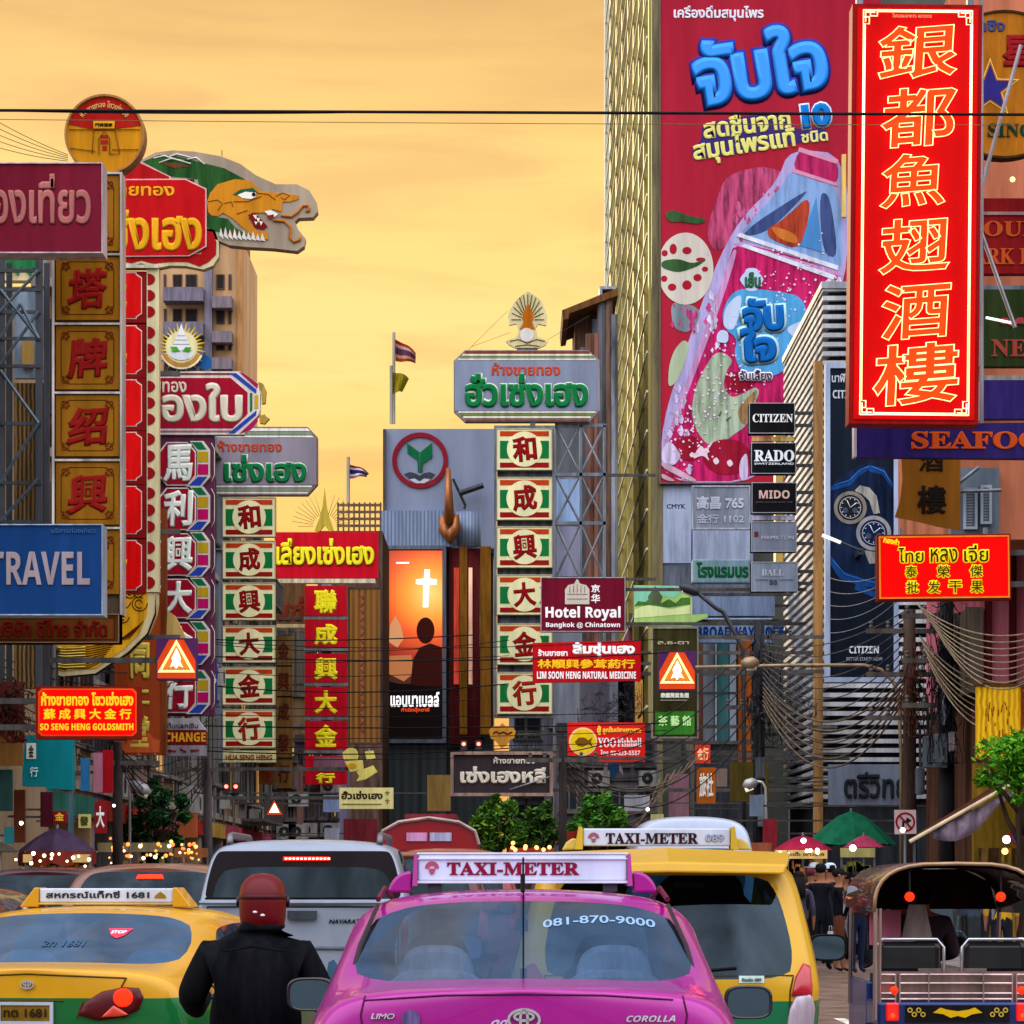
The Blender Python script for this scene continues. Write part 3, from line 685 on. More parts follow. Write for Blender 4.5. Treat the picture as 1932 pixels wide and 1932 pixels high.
def dragon():
 s = Sign('dragon_sign', 'dragon shaped gold shop sign with orange head, red octagon board and red panels', 'sign', 75, 598, 283, 1280, 65)
 C = lambda pts: [(x * .3334, 150.9 + y * .3334) for x, y in pts]
 D = lambda pts: [(x / 3.841, 955.9 + y / 3.841) for x, y in pts]
 beige = M('#a3927c', .55, dirt=.2, scale=1); cream = M('#c9bd90', .5, dirt=.2); green = M('#23521f', .5, dirt=.45, scale=2.5)
 oran = M('#c07a14', .45, dirt=.3, scale=1.6); red = M('#ad0910', .4, dirt=.15, emit=.12, ecol='#c00000'); blk = M('#1c120c', .6, dirt=0); gold = M('#e0a018', .4, dirt=.15)
 white = M('#d8d2c4', .5, dirt=.15)
 head = s.poly('dragon_head', C([(795, 455), (880, 410), (980, 398), (1100, 405), (1250, 432), (1360, 475), (1450, 540), (1560, 590), (1680, 590), (1750, 625), (1790, 690), (1797, 745), (1770, 777), (1690, 780), (1668, 800), (1690, 850), (1728, 895), (1720, 940), (1680, 968), (1540, 952), (1400, 945), (1300, 935), (1235, 908), (1100, 860), (1100, 560), (860, 560)]), beige, 0, .35)
 s.poly('mane', C([(810, 462), (900, 425), (1000, 432), (1150, 470), (1270, 500), (1385, 562), (1300, 590), (1220, 610), (1190, 680), (1190, 770), (1290, 785), (1330, 835), (1405, 880), (1300, 885), (1160, 830), (1120, 560), (960, 545)]), green, -.012, 0, head)
 s.polys('mane_patch', [C([(900, 470), (980, 470), (1080, 490), (990, 500)]), C([(1130, 640), (1180, 650), (1180, 780), (1150, 760)]), C([(1290, 850), (1370, 862), (1360, 885), (1300, 885)])], M('#6b3a18', .5, dirt=.3), -.02, -.012, head)
 s.line('mane_strokes', [C([(870, 445), (930, 430), (1010, 455), (1080, 475)]), C([(900, 470), (970, 445), (1040, 460)]), C([(1060, 450), (1110, 440), (1160, 480)]), C([(950, 440), (1000, 420), (1080, 440)])], 1.3, white, parent=head)
 face = s.poly('face', C([(1180, 750), (1172, 690), (1190, 640), (1230, 592), (1330, 562), (1420, 572), (1475, 632), (1580, 640), (1690, 655), (1690, 675), (1640, 690), (1600, 690), (1592, 745), (1545, 732), (1500, 752), (1425, 752), (1405, 790), (1450, 850), (1512, 862), (1520, 905), (1440, 892), (1390, 850), (1320, 785), (1262, 752), (1235, 772), (1200, 768)]), oran, -.022, 0, head)
 s.poly('mouth', C([(1405, 765), (1440, 752), (1478, 790), (1515, 830), (1490, 848), (1440, 835)]), M('#7d0f0c', .5), -.03, -.022, face)
 s.polys('teeth', [C([(1432, 765), (1447, 790), (1455, 768)]), C([(1450, 780), (1462, 808), (1472, 785)]), C([(1468, 800), (1478, 825), (1488, 805)]), C([(1440, 800), (1448, 822), (1458, 808)]), C([(1498, 745), (1535, 738), (1575, 760), (1540, 790)])], M('#e0dccc', .4, dirt=0), -.038, -.03, face)
 s.poly('tongue', C([(1510, 770), (1550, 762), (1552, 785), (1520, 790)]), M('#8f2016', .5), -.045, -.038, face)
 s.poly('brow', C([(1318, 650), (1360, 622), (1430, 612), (1462, 640), (1400, 632), (1345, 655)]), M('#1d5434', .5), -.032, -.022, face)
 s.poly('eye', C([(1345, 652), (1390, 634), (1452, 640), (1445, 665), (1420, 675), (1372, 670)]), M('#e6e2d2', .4, dirt=0), -.034, -.022, face)
 s.disc('pupil', C([(1437, 650)])[0][0], C([(1437, 650)])[0][1], 3.6, blk, -.042, -.034, face)
 s.line('face_line', [C([(1180, 690), (1230, 680), (1260, 700), (1235, 740)]), C([(1270, 700), (1310, 690), (1320, 720)]), C([(1320, 690), (1400, 690), (1480, 660)]), C([(1450, 640), (1520, 650), (1560, 680)]), C([(1560, 660), (1600, 640), (1640, 655), (1610, 680), (1590, 665)]), C([(1340, 760), (1400, 740)])], .6, M('#5c2a08', .6, dirt=0), y=-.03, parent=face)
 s.line('whisker', [C([(1545, 795), (1610, 800), (1645, 835), (1640, 895), (1662, 918), (1698, 905), (1700, 885)]), C([(1590, 768), (1650, 775), (1690, 745), (1715, 712), (1745, 712), (1752, 740), (1730, 745)])], 2.4, M('#b0671a', .5, dirt=.1), y=-.03, parent=head)
 s.polys('beard', [C([(1240 + i * 26, 880 + i * 3), (1250 + i * 26, 838 + i * 4 - (i % 2) * 10), (1268 + i * 26, 905 + i * 1)]) for i in range(10)], white, -.03, -.001, head)
 s.line('head_rod', [[(418, 292), (418, 281)]], .8, blk, y=.1, parent=head)
 # board
 s.poly('cloud', C([(560, 990), (560, 1048), (700, 1040), (740, 1052), (800, 1036), (860, 1056), (900, 1062), (960, 1050), (1050, 1052), (1150, 1072), (1205, 1050), (1238, 1000), (1238, 920), (1215, 845), (1150, 840), (1150, 980)]), cream, .0, .3)
 s.poly('cloud_face', C([(560, 985), (600, 1032), (690, 1025), (740, 1038), (800, 1022), (870, 1040), (960, 1030), (1060, 1030), (1130, 1056), (1180, 1030), (1222, 990), (1225, 920), (1205, 860), (1140, 850), (1140, 985)]), M('#a00a10', .45, dirt=.15), -.012, 0)
 s.poly('roof_board', C([(640, 570), (688, 528), (785, 457), (968, 548), (968, 575)]), M('#d0b0a4', .5), -.015, .25)
 s.poly('roof_board_face', C([(665, 563), (700, 533), (785, 467), (958, 550), (958, 568)]), M('#a80a12', .45, dirt=.15), -.028, -.015)
 oc = s.poly('octagon_board', C([(480, 566), (1052, 562), (1170, 618), (1170, 945), (1072, 1000), (480, 1005)]), M('#d3b8ac', .5, dirt=.15), -.06, .2)
 s.poly('octagon_face', C([(480, 572), (1050, 569), (1163, 623), (1163, 940), (1070, 993), (480, 998)]), red, -.075, -.06, oc)
 s.text('ขายทอง', 206, 330, 353, 372, gold, y=-.085, bold=.03, parent=oc)
 s.text('เซ้งเฮง', 188, 382, 384, 476, gold, y=-.085, bold=.045, parent=oc)
 s.box('under_rail', 225, 300, 501, 507, M('#bdb6a6', .4, .4, dirt=.3), -.1, .2)
 # red panel strip with its scalloped edge
 lit = M('#a80000', .4, dirt=.3, emit=.2, ecol='#ff0000'); bord = M('#d8bfae', .5, dirt=.1); dk = M('#7c0a0e', .5, dirt=.2)
 s.box('scallop_board', 277, 300, 506, 1117, cream, -.02, .25)
 for (v0, v1), ch in zip(((512, 604), (612, 708), (714, 807), (813, 909), (915, 1010), (1017, 1116)), '成興隆大金行'):
  p = s.box('panel', 140, 276, v0, v1 + 5, dk, -.01, .25)
  def pl(d):
   c = 10
   return [(145, v0 + d), (276 - 6 - d - c, v0 + d), (276 - 6 - d - c, v0 + d + 3), (276 - 6 - d, v0 + d + c), (276 - 6 - d, v1 - d - c), (276 - 6 - d - c, v1 - d - 3), (276 - 6 - d - c, v1 - d), (145, v1 - d)]
  s.poly('panel_border', pl(2), bord, -.02, -.01, p)
  s.poly('panel_face', pl(3.6), lit, -.03, -.02, p)
  s.text(ch, 166, 240, v0 + 14, v1 - 12, M('#e6a412', .4, dirt=.1), y=-.04, bold=.05, parent=p)
  h = (v1 - v0) / 3
  m = MB()
  for i in range(3):
   vc = v0 + h * (i + .5)
   m.prism([s.pt((279 + 14 * math.cos(a), vc + h * .36 * math.sin(a))) for a in [-math.pi / 2 + j * math.pi / 10 for j in range(11)]], -.034, -.02)
  m.build('scallop', M('#8a0a12', .5, dirt=.1), p)
 # body: green scaled column on the far side and the yellow coiled tail
 col = s.box('scaled_column', 76, 103, 478, 1130, M('#a9ab98', .55, dirt=.25), .05, .4)
 zig = []
 for i in range(9): v = 500 + i * 72; zig += [[(80, v + 30), (103, v), (103, v + 34), (84, v + 66)]]
 s.polys('green_scale', zig, M('#12643f', .5, dirt=.2), .035, .049, col)
 s.polys('back_scale', [[(-40, 482), (75, 482), (78, 512), (62, 504), (58, 522), (40, 502), (34, 520), (16, 500), (4, 518), (-40, 500)]], M('#1d6a3c', .5, dirt=.3), .0, .3)
 s.poly('back_plate', [(-40, 500), (82, 498), (80, 528), (-40, 528)], cream, .05, .4)
 band = D([(1140, 620), (1140, 700), (1128, 780), (1070, 920), (930, 1060), (690, 1210), (480, 1232), (250, 1195), (80, 1090), (-80, 960), (-80, 560), (820, 560)])
 t = s.poly('tail', band, M('#c8b888', .5, dirt=.15), .02, .35)
 s.poly('tail_edge', D([(1130, 640), (1132, 780), (1076, 930), (936, 1070), (700, 1222), (485, 1240), (470, 1228), (690, 1208), (925, 1055), (1066, 918), (1122, 770)]), blk, .0, .019, t)
 s.poly('tail_face', D([(1072, 600), (1066, 770), (1010, 920), (900, 1030), (700, 1170), (450, 1190), (300, 1168), (160, 1105), (20, 1000), (-80, 900), (-80, 560), (900, 560)]), M('#d59a10', .45, dirt=.4, scale=1.6), .0, .019, t)
 m = MB()
 for cx, cy, r0 in ((1010, 700, 60), (900, 690, 48), (940, 620, 46), (890, 800, 46), (1000, 620, 40)):
  for q in range(2):
   a = [(cx + (r0 - q * 24 - j * 1.0) * math.cos(j / 3.0 + q), cy + (r0 - q * 24 - j * 1.0) * math.sin(j / 3.0 + q)) for j in range(17)]
   m.tube([(s.X(x), -.012, s.Z(v)) for x, v in D(a)], .9 * s.k, 4)
 for i in range(9):
  a = D([(1040 - i * 18, 830 + i * 14), (985 - i * 14, 900 + i * 8), (930 - i * 20, 960 + i * 4)]); m.tube([(s.X(x), -.012, s.Z(v)) for x, v in a], .7 * s.k, 4)
 for i in range(10):
  yy = 1000 + i * 17; a = D([(230 + i * 6, yy), (420, yy + 22), (640, yy + 16), (840 - i * 14, yy - 18)]); m.tube([(s.X(x), -.012, s.Z(v)) for x, v in a], .8 * s.k, 4)
 m.build('tail_line', M('#5a2408', .6, dirt=0), t)
 m = MB()
 for i in range(8):
  yy = 1008 + i * 20; a = D([(300 + i * 8, yy), (470, yy + 18), (620, yy + 10)]); m.tube([(s.X(x), -.014, s.Z(v)) for x, v in a], 1.2 * s.k, 4)
 m.build('tail_gloss', M('#f0d860', .4, dirt=0), t)
 s.arms(-1, (700, 1000, 1200), y=.3)
dragon()
def crimson():
 s = Sign('gold_shop_sign', 'crimson gold shop sign with cream Thai letters and striped corners above octagon characters', 'sign', 302, 500, 597, 1350, 80)
 E = lambda pts: [(251.6 + x / 3.841, 603.7 + y / 3.841) for x, y in pts]
 wh = M('#d6cfc2', .5, dirt=.2); red = M('#9c0a26', .4, dirt=.15); cr = M('#d2c9ae', .45, dirt=.12)
 b = s.poly('board', E([(-120, 372), (770, 372), (905, 460), (918, 530), (918, 650), (905, 690), (800, 830), (-120, 830)]), wh, 0, .35)
 s.poly('trim_line', E([(-120, 384), (700, 384), (720, 398), (-120, 398)]), M('#7c3a2c', .5), -.01, 0, b)
 s.poly('trim_line', E([(-120, 800), (720, 800), (700, 814), (-120, 814)]), M('#a85a78', .5), -.01, 0, b)
 s.poly('board_face', E([(-120, 420), (705, 420), (828, 525), (828, 680), (720, 785), (-120, 785)]), red, -.012, 0, b)
 for c, pts in (('#2b3f9c', [(698, 385), (745, 385), (893, 505), (889, 535)]), ('#2b3f9c', [(893, 655), (889, 690), (735, 820), (690, 822)]), ('#9c1840', [(765, 376), (800, 388), (903, 462), (899, 498)]), ('#a01c50', [(899, 700), (903, 735), (850, 800), (770, 822)]),
     ('#1c6a34', [(845, 530), (862, 530), (862, 655), (845, 668)]), ('#c09a18', [(878, 548), (905, 540), (905, 640), (878, 645)])):
  s.poly('corner_stripe', E(pts), M(c, .45, dirt=.1), -.014, 0, b)
 s.polys('gilt_figure', [E([(905, 445), (940, 460), (962, 510), (955, 600), (930, 605), (925, 520), (905, 480)]), E([(905, 640), (925, 690), (950, 680), (965, 700), (985, 712), (950, 750), (915, 745)])], M('#a8862c', .4, .4, dirt=.4), .05, .25)
 s.text('ขายทอง', 262, 352, 720, 741, cr, bold=.03, parent=b)
 s.text('ทองใบ', 258, 458, 722, 798, cr, bold=.05, parent=b)
 # emblem on top
 cu, cv = 342.7, 655
 rays = []
 for i in range(32):
  a = R(i * 360 / 32); r1 = 47 if i % 2 else 40
  rays.append([(cu + r1 * math.sin(a), cv - r1 * math.cos(a)), (cu + 24 * math.sin(a + .09), cv - 24 * math.cos(a + .09)), (cu + 24 * math.sin(a - .09), cv - 24 * math.cos(a - .09))])
 em = s.polys('emblem_rays', rays, M('#d8c040', .4, dirt=.15), -.03, .1)
 s.disc('emblem_disc', cu, cv, 30, M('#d9cf9a', .5, dirt=.15), -.035, .1, em)
 s.poly('pagoda', [(342.5, 611), (349, 630), (358, 652), (364, 662), (321, 662), (327, 652), (336, 630)], M('#dcdcdc', .4, dirt=.1), -.06, -.035, em)
 s.line('pagoda_line', [[(335, 634), (350, 634)], [(331, 642), (354, 642)], [(327, 650), (358, 650)]], .6, M('#8a8a90', .5, dirt=0), y=-.062, parent=em)
 s.disc('globe', cu, 667, 23, M('#cfd4d2', .4, dirt=.1), -.05, -.03, em, rv=13)
 s.polys('leaf', [[(322, 655), (334, 655), (340, 663), (326, 665)], [(345, 663), (350, 656), (362, 656), (358, 665)]], M('#4a9a2c', .5), -.07, -.05, em)
 s.ring('crescent', cu, 655, 30, 39, M('#b07a1c', .4, .2, dirt=.2), -.045, .05, em, a0=205, a1=335)
 s.ring('crescent_edge', cu, 655, 39, 42, M('#e6dcc0', .4), -.046, .05, em, a0=203, a1=337)
 s.disc('blue_disc', 385, 681, 13, M('#1c5a9a', .4, dirt=.15), .15, .3, em)
 s.box('emblem_base', 315, 375, 690, 701, M('#5c5c68', .6, dirt=.4), .1, .3, em)
 # octagon cells
 pur = s.box('backing_strip', 298, 403, 822, 1350, M('#5d2c46', .55, dirt=.25), .1, .45)
 for v0, v1, ch in ((834, 916, '馬'), (920, 1000, '利'), (1006, 1086, '興'), (1092, 1166, '大'), (1174, 1252, '金'), (1266, 1345, '行')):
  h = v1 - v0
  def oc(d):
   return [(300 + d, v0 + d + h * .22), (300 + d + 14, v0 + d), (354, v0 + d), (370 - d, v0 + d + h * .22), (370 - d, v1 - d - h * .22), (354, v1 - d), (314 + d, v1 - d), (300 + d, v1 - d - h * .22)]
  c = s.poly('cell', oc(0), wh, -.01, .1)
  s.poly('cell_face', oc(2.2), red, -.022, -.01, c)
  s.text(ch, 307, 364, v0 + h * .06, v1 - h * .07, M('#dfe4d6', .45, dirt=.1), y=-.035, bold=.05, parent=c, shear=5, rot=2)
  s.poly('side_board', [(358, v0 - 2), (384, v0 - 2), (396, v0 + 14), (396, v1 - 16), (380, v1 + 2), (350, v1 + 2), (372, v1 - h * .22), (372, v0 + h * .22)], wh, .0, .1, c)
  for cc, pts in (('#0f6a3c', [(361, v0), (380, v0), (390, v0 + h * .17), (374, v0 + h * .17)]), ('#b8981c', [(373, v0 + h * .22), (393, v0 + h * .22), (393, v0 + h * .46), (373, v0 + h * .46)]), ('#b80c5c', [(373, v0 + h * .51), (393, v0 + h * .51), (393, v0 + h * .75), (373, v0 + h * .75)]), ('#2340a0', [(373, v0 + h * .8), (391, v0 + h * .8), (378, v1), (356, v1)])):
   s.poly('colour_block', pts, M(cc, .45, dirt=.12), -.012, 0, c)
 s.line('octagon_outline', [[(398, v), (404, v + 12), (404, v + 60), (398, v + 74)] for v in range(835, 1290, 86)], .8, wh, y=.08, parent=pur)
 s.arms(-1, (760, 1000, 1250), y=.45)
crimson()
def hsh_cell(s, u0, u1, v0, v1, ch, cream, lit=0.0):
 h = v1 - v0; w_ = u1 - u0; uc = (u0 + u1) / 2; vc = (v0 + v1) / 2
 p = s.box('cell', u0, u1, v0, v1, cream, 0, .3)
 e = dict(emit=lit) if lit else {}
 s.box('upper_bar', u0 + w_ * .06, u1 - w_ * .06, v0 + h * .07, v0 + h * .19, M('#b5380f', .5, dirt=.12, **e), -.012, 0, p)
 s.box('lower_bar', u0 + w_ * .06, u1 - w_ * .06, v1 - h * .18, v1 - h * .06, M('#8f0f10', .5, dirt=.12, **e), -.012, 0, p)
 for a, b in ((.06, .25), (.75, .94)): s.box('green_block', u0 + w_ * a, u0 + w_ * b, v0 + h * .3, v1 - h * .28, M('#0c6e34', .5, dirt=.12, **e), -.012, 0, p)
 d = s.disc('roundel', uc, vc, h * .42, cream, -.025, 0, p)
 s.text(ch, uc - h * .29, uc + h * .29, vc - h * .31, vc + h * .3, M('#86080c' if ch != '行' else '#9c1c0c', .5, dirt=.1), y=-.032, bold=.04, parent=p, rot=5)
 s.frame('cell_rim', u0, u1, v0, v1, 1.4, M('#b7ad8c', .5, .2, dirt=.3), -.03, .3, p)
def grey_signs():
 cream = M('#ddd6a2', .45, dirt=.14, scale=1.2, emit=.06)
 s = Sign('gold_shop_sign', 'grey board with green Thai letters over striped characters, in the left row', 'sign', 400, 600, 805, 1440, 100)
 Eo = lambda pts: [(251.6 + x / 3.841, 603.7 + y / 3.841) for x, y in pts]
 gm = M('#857d86', .5, .1, dirt=.2, scale=.8); wh = M('#d8d4c8', .5, dirt=.2)
 b = s.poly('board', Eo([(560, 772), (1265, 775), (1335, 850), (1335, 1190), (1262, 1270), (560, 1270)]), M('#76605a', .5, .2, dirt=.3), .0, .4)
 s.poly('board_face', Eo([(560, 855), (1325, 855), (1325, 1195), (560, 1195)]), gm, -.02, 0, b)
 for y0, y1, c in ((785, 805, '#e0dcd0'), (812, 832, '#7d8a70'), (838, 850, '#e0dcd0'), (1200, 1212, '#e0dcd0'), (1220, 1240, '#7d8a70'), (1246, 1258, '#d8d0c8')):
  q = 70 - abs(y0 - 1030) * .25
  s.poly('trim_band', Eo([(560, y0), (1300 - (850 - y0) * .6 if y0 < 1000 else 1300 - (y0 - 1195) * .6, y0), (1310 - (850 - y1) * .6 if y0 < 1000 else 1300 - (y1 - 1195) * .6, y1), (560, y1)]), M(c, .5, dirt=.2), -.012, 0, b)
 s.text('ห้างขายทอง', 411, 532, 831, 853, M('#b03a18', .5, dirt=.1), y=-.03, bold=.03, parent=b)
 s.text('เซ่งเฮง', 422, 580, 857, 911, wh, y=-.03, bold=.07, parent=b)
 s.text('เซ่งเฮง', 422, 579, 858, 911, M('#0a6a38', .5, dirt=.1), y=-.06, bold=.045, parent=b)
 s.box('post', 402, 419, 815, 1440, M('#79818f', .5, .3, dirt=.3), .05, .4)
 for v0, v1, ch in ((938, 1013, '和'), (1020, 1092, '成'), (1099, 1170, '興'), (1180, 1250, '大'), (1258, 1330, '金'), (1338, 1412, '行')):
  hsh_cell(s, 420, 520, v0, v1, ch, cream)
 lb = s.box('name_strip', 420, 520, 1416, 1438, M('#cdbf86', .5, dirt=.25), 0, .25)
 s.text('HUA SENG HENG', 426, 514, 1424, 1434, M('#7c3a20', .5, dirt=0), bold=.03, parent=lb)
 s.arms(-1, (900, 1150, 1350), y=.4)
 # the larger one right of the middle
 s = Sign('gold_shop_sign', 'large grey octagon board with green Thai letters and a cream temple emblem on top', 'sign', 857, 1131, 550, 1350, 110)
 G = lambda pts: [(654 + x / 3.491, 503 + y / 3.491) for x, y in pts]
 b = s.poly('board', G([(705, 620), (780, 550), (1590, 550), (1665, 615), (1668, 945), (1600, 1020), (780, 1020), (705, 950)]), M('#8a7f7a', .5, .2, dirt=.3), 0, .5)
 s.poly('board_face', G([(712, 618), (1655, 618), (1655, 950), (712, 950)]), M('#7f879a', .5, .1, dirt=.18, scale=.6), -.02, 0, b)
 for y0, y1, c in ((556, 572, '#7c3c30'), (576, 588, '#d8d8c0'), (592, 604, '#7d8a58'), (606, 616, '#d8d4c0'), (954, 964, '#d8d4c0'), (968, 982, '#6f7d4c'), (986, 998, '#d8d8c0'), (1002, 1014, '#8a5448')):
  dx = (618 - y0) if y0 < 800 else (y1 - 950)
  s.poly('trim_band', G([(722 + dx * .95, y0), (1652 - dx * .9, y0), (1652 - dx * .9, y1), (722 + dx * .95, y1)]), M(c, .5, dirt=.2), -.03, 0, b)
 s.text('ห้างขายทอง', 928, 1057, 684, 709, M('#c0401c', .5, dirt=.1), y=-.03, bold=.03, parent=b)
 s.text('ฮั่วเซ่งเฮง', 877, 1111, 704, 768, M('#c9d4c0', .5, dirt=.1), y=-.03, bold=.07, parent=b)
 s.text('ฮั่วเซ่งเฮง', 877, 1110, 705, 769, M('#0a7038', .5, dirt=.1), y=-.07, bold=.045, parent=b)
 em = s.poly('emblem', G([(1070, 385), (1062, 330), (1078, 280), (1110, 225), (1150, 190), (1195, 162), (1240, 190), (1282, 225), (1308, 280), (1320, 330), (1315, 388), (1262, 378), (1245, 402), (1258, 465), (1300, 478), (1325, 492), (1310, 515), (1270, 535), (1110, 535), (1070, 515), (1048, 492), (1075, 478), (1110, 468), (1132, 440), (1120, 376)]), M('#cdbf8c', .45, dirt=.2), 0, .2)
 s.line('emblem_ray', [G([(1193 + 45 * math.sin(R(a)), 350 - 60 * math.cos(R(a))), (1193 + 108 * math.sin(R(a)), 350 - 168 * math.cos(R(a)))]) for a in range(-90, 91, 15)], .9, M('#4a3c20', .6, dirt=0), y=-.01, parent=em)
 s.poly('emblem_stupa', G([(1195, 238), (1208, 270), (1222, 300), (1232, 335), (1222, 368), (1242, 412), (1140, 412), (1165, 368), (1155, 335), (1166, 300), (1182, 270)]), M('#b05e0c', .45, dirt=.15), -.025, 0, em)
 s.disc('emblem_orb', *G([(1186, 450)])[0], 13, M('#cfcac0', .4, dirt=.1), -.03, 0, em)
 s.line('emblem_base_line', [G([(1075, 492), (1130, 480), (1190, 505), (1250, 480), (1305, 492)]), G([(1110, 525), (1190, 515), (1270, 525)])], .9, M('#5a4a30', .6, dirt=0), y=-.01, parent=em)
 s.box('emblem_post', 975, 1015, 655, 662, STEEL(), .05, .2, em)
 s.line('guy_wire', [G([(820, 525), (1080, 430)]), G([(800, 545), (1060, 290)]), G([(1320, 480), (1600, 320)])], .35, DARKST(), y=.1, parent=em)
 st = s.box('upper_sign_post', 1000, 1010, 790, 812, STEEL(), .05, .4)
 s.frame('rack', 932, 1047, 802, 1354, 5, STEEL(), .1, .45)
 s.box('back_sheet', 938, 1042, 806, 1350, M('#6c727c', .6, .1, dirt=.4), .305, .4)
 for v0, v1, ch in ((808, 887, '和'), (900, 981, '成'), (993, 1071, '興'), (1084, 1160, '大'), (1176, 1254, '金'), (1268, 1347, '行')):
  hsh_cell(s, 937, 1042, v0, v1, ch, cream)
 lt = MB()
 for v in (800, 893, 985, 1090): lt.box(s.X(1047), s.X(1145), .3, .42, s.Z(v) - .06, s.Z(v) + .06)
 for u in (1096, 1141): lt.box(s.X(u) - .05, s.X(u) + .05, .3, .4, s.Z(1250), s.Z(800))
 lt.build('side_rack', STEEL(), s.root)
 x = MB()
 for a, b_ in ((800, 893), (893, 985), (985, 1090), (1090, 1180)):
  for p, q in (((1048, a), (1095, b_)), ((1095, a), (1048, b_)), ((1095, a), (1141, b_)), ((1141, a), (1095, b_))):
   x.bar((s.X(p[0]), .35, s.Z(p[1])), (s.X(q[0]), .35, s.Z(q[1])), .07)
 x.build('cross_brace', M('#8b919b', .45, .5, dirt=.3), s.root)
 s.arms(1, (893, 1090, 1250), y=.45, reach=5.0)
grey_signs()
def red_boards():
 s = Sign('gold_shop_sign', 'bright red board with yellow Thai letters under a wire tower ornament', 'sign', 520, 714, 1003, 1093, 125)
 s.box('panel', 518, 713, 1004, 1091, M('#b3061c', .4, dirt=.12, emit=.15), 0, .5)
 s.box('lower_trim', 518, 708, 1092, 1100, M('#cdbf9a', .5, .2, dirt=.4), -.02, .5)
 s.text('เลี่ยงเซ่งเฮง', 521, 707, 1017, 1068, M('#7c5a08', .45, dirt=.1), y=-.03, bold=.07)
 s.text('เลี่ยงเซ่งเฮง', 520, 706, 1016, 1067, M('#e2d224', .45, dirt=.1, emit=.1), y=-.07, bold=.045)
 yl = M('#b9a024', .45, .3, dirt=.2)
 tw = s.polys('tower_ornament', [[(612, 920), (616, 955), (621, 975), (630, 1001), (621, 1002), (612, 990), (603, 1002), (593, 1001), (603, 975), (608, 955)]], yl, .1, .3)
 s.line('ornament_ray', [[(612 + 22 * math.cos(R(a)), 992 - 22 * math.sin(R(a))), (612 + (62 if a % 20 else 50) * math.cos(R(a)), 992 - (62 if a % 20 else 50) * math.sin(R(a)))] for a in range(0, 181, 9) if abs(a - 90) > 12], .55, M('#8a7430', .5, .3, dirt=.2), y=.2, parent=tw)
 s.arms(-1, (1030, 1075), y=.5)
 red = M('#a80418', .42, dirt=.15, emit=.12); ye = M('#dccb1c', .45, dirt=.1, emit=.08)
 t = Sign('vertical_sign', 'vertical red sign of stacked panels with yellow characters, beside the ochre strips', 'sign', 574, 656, 1103, 1482, 123)
 for (v0, v1), ch in zip(((1105, 1162), (1170, 1222), (1233, 1287), (1296, 1351), (1360, 1414)), '聯成興大金'):
  p = t.box('panel', 575, 654, v0, v1, red, 0, .35)
  t.box('panel_bar', 573, 656, v1 + 1, v1 + 7, M('#6d6a68', .5, .3, dirt=.4), .02, .3, p)
  t.text(ch, 592, 637, v0 + 7, v1 - 3, ye, bold=.055, parent=p)
 p = t.box('panel', 575, 654, 1426, 1480, red, 0, .35)
 t.box('notice', 592, 652, 1428, 1455, M('#7d5560', .5, dirt=.3), -.02, 0, p)
 t.text('行', 594, 632, 1458, 1478, ye, y=-.02, bold=.07, parent=p)
 t.box('post', 606, 624, 1100, 1484, STEEL(), .36, .5)
 t.arms(-1, (1165, 1290, 1420), y=.5)
 b = Sign('faded_sign', 'faded brown board with reddish Thai letters between the striped and red character signs', 'sign', 500, 577, 1098, 1178, 128)
 b.box('panel', 490, 577, 1100, 1176, M('#64492a', .6, dirt=.35), 0, .3)
 b.text('แซ่', 522, 574, 1124, 1172, M('#6e2a14', .5, dirt=.1), bold=.04)
 b.box('trim', 490, 577, 1177, 1184, M('#b9a878', .5, dirt=.3), 0, .3)
 b.arms(-1, (1140,), y=.3)
 c = Sign('vertical_sign', 'dull ochre vertical sign half hidden behind the striped characters', 'sign', 521, 552, 1196, 1490, 112)
 for i, ch in enumerate('金興成發行'):
  v = 1200 + i * 58
  p = c.box('panel', 521, 551, v, v + 55, M('#6b4a20', .6, dirt=.4), 0, .25)
  c.text(ch, 524, 546, v + 10, v + 44, M('#4c1a0c', .5, dirt=.1), bold=.03, parent=p)
 c.box('backing', 522, 550, 1196, 1490, DARKST(), .26, .32)
 c.arms(-1, (1300, 1450), y=.3)
 d = Sign('faded_sign', 'small brown board with one red brush character low behind the striped strip', 'sign', 488, 524, 1438, 1480, 116)
 d.box('panel', 488, 522, 1440, 1480, M('#5d3f22', .6, dirt=.4), 0, .25)
 d.text('行', 494, 516, 1446, 1474, M('#8a2a14', .5), bold=.04)
 d.arms(-1, (1460,), y=.25)
 e = Sign('vertical_sign', 'brown vertical board beside the film poster with a string of red lamps down its middle', 'sign', 660, 718, 1115, 1400, 140)
 e.box('panel', 660, 718, 1110, 1402, M('#6a4624', .65, dirt=.45, scale=.6, wave=('X', 1.2, '#8a5c26')), 0, .4)
 e.line('lamp_string', [[(683 + (3 if i % 2 else -2), 1120 + i * 14), (684 - (3 if i % 2 else -2), 1130 + i * 14)] for i in range(19)], 1.2, M('#a8443c', .5, dirt=.2), y=-.05)
 e.frame('rim', 656, 720, 1108, 1404, 3, M('#4a3a30', .6), -.03, .42)
 e.arms(-1, (1200, 1380), y=.4)
 # yellow 3-D ornament with tiny Thai board
 o = Sign('ornament_sign', 'cream yellow cluster of lotus shaped boards hanging over the street', 'sign', 640, 716, 1410, 1474, 98)
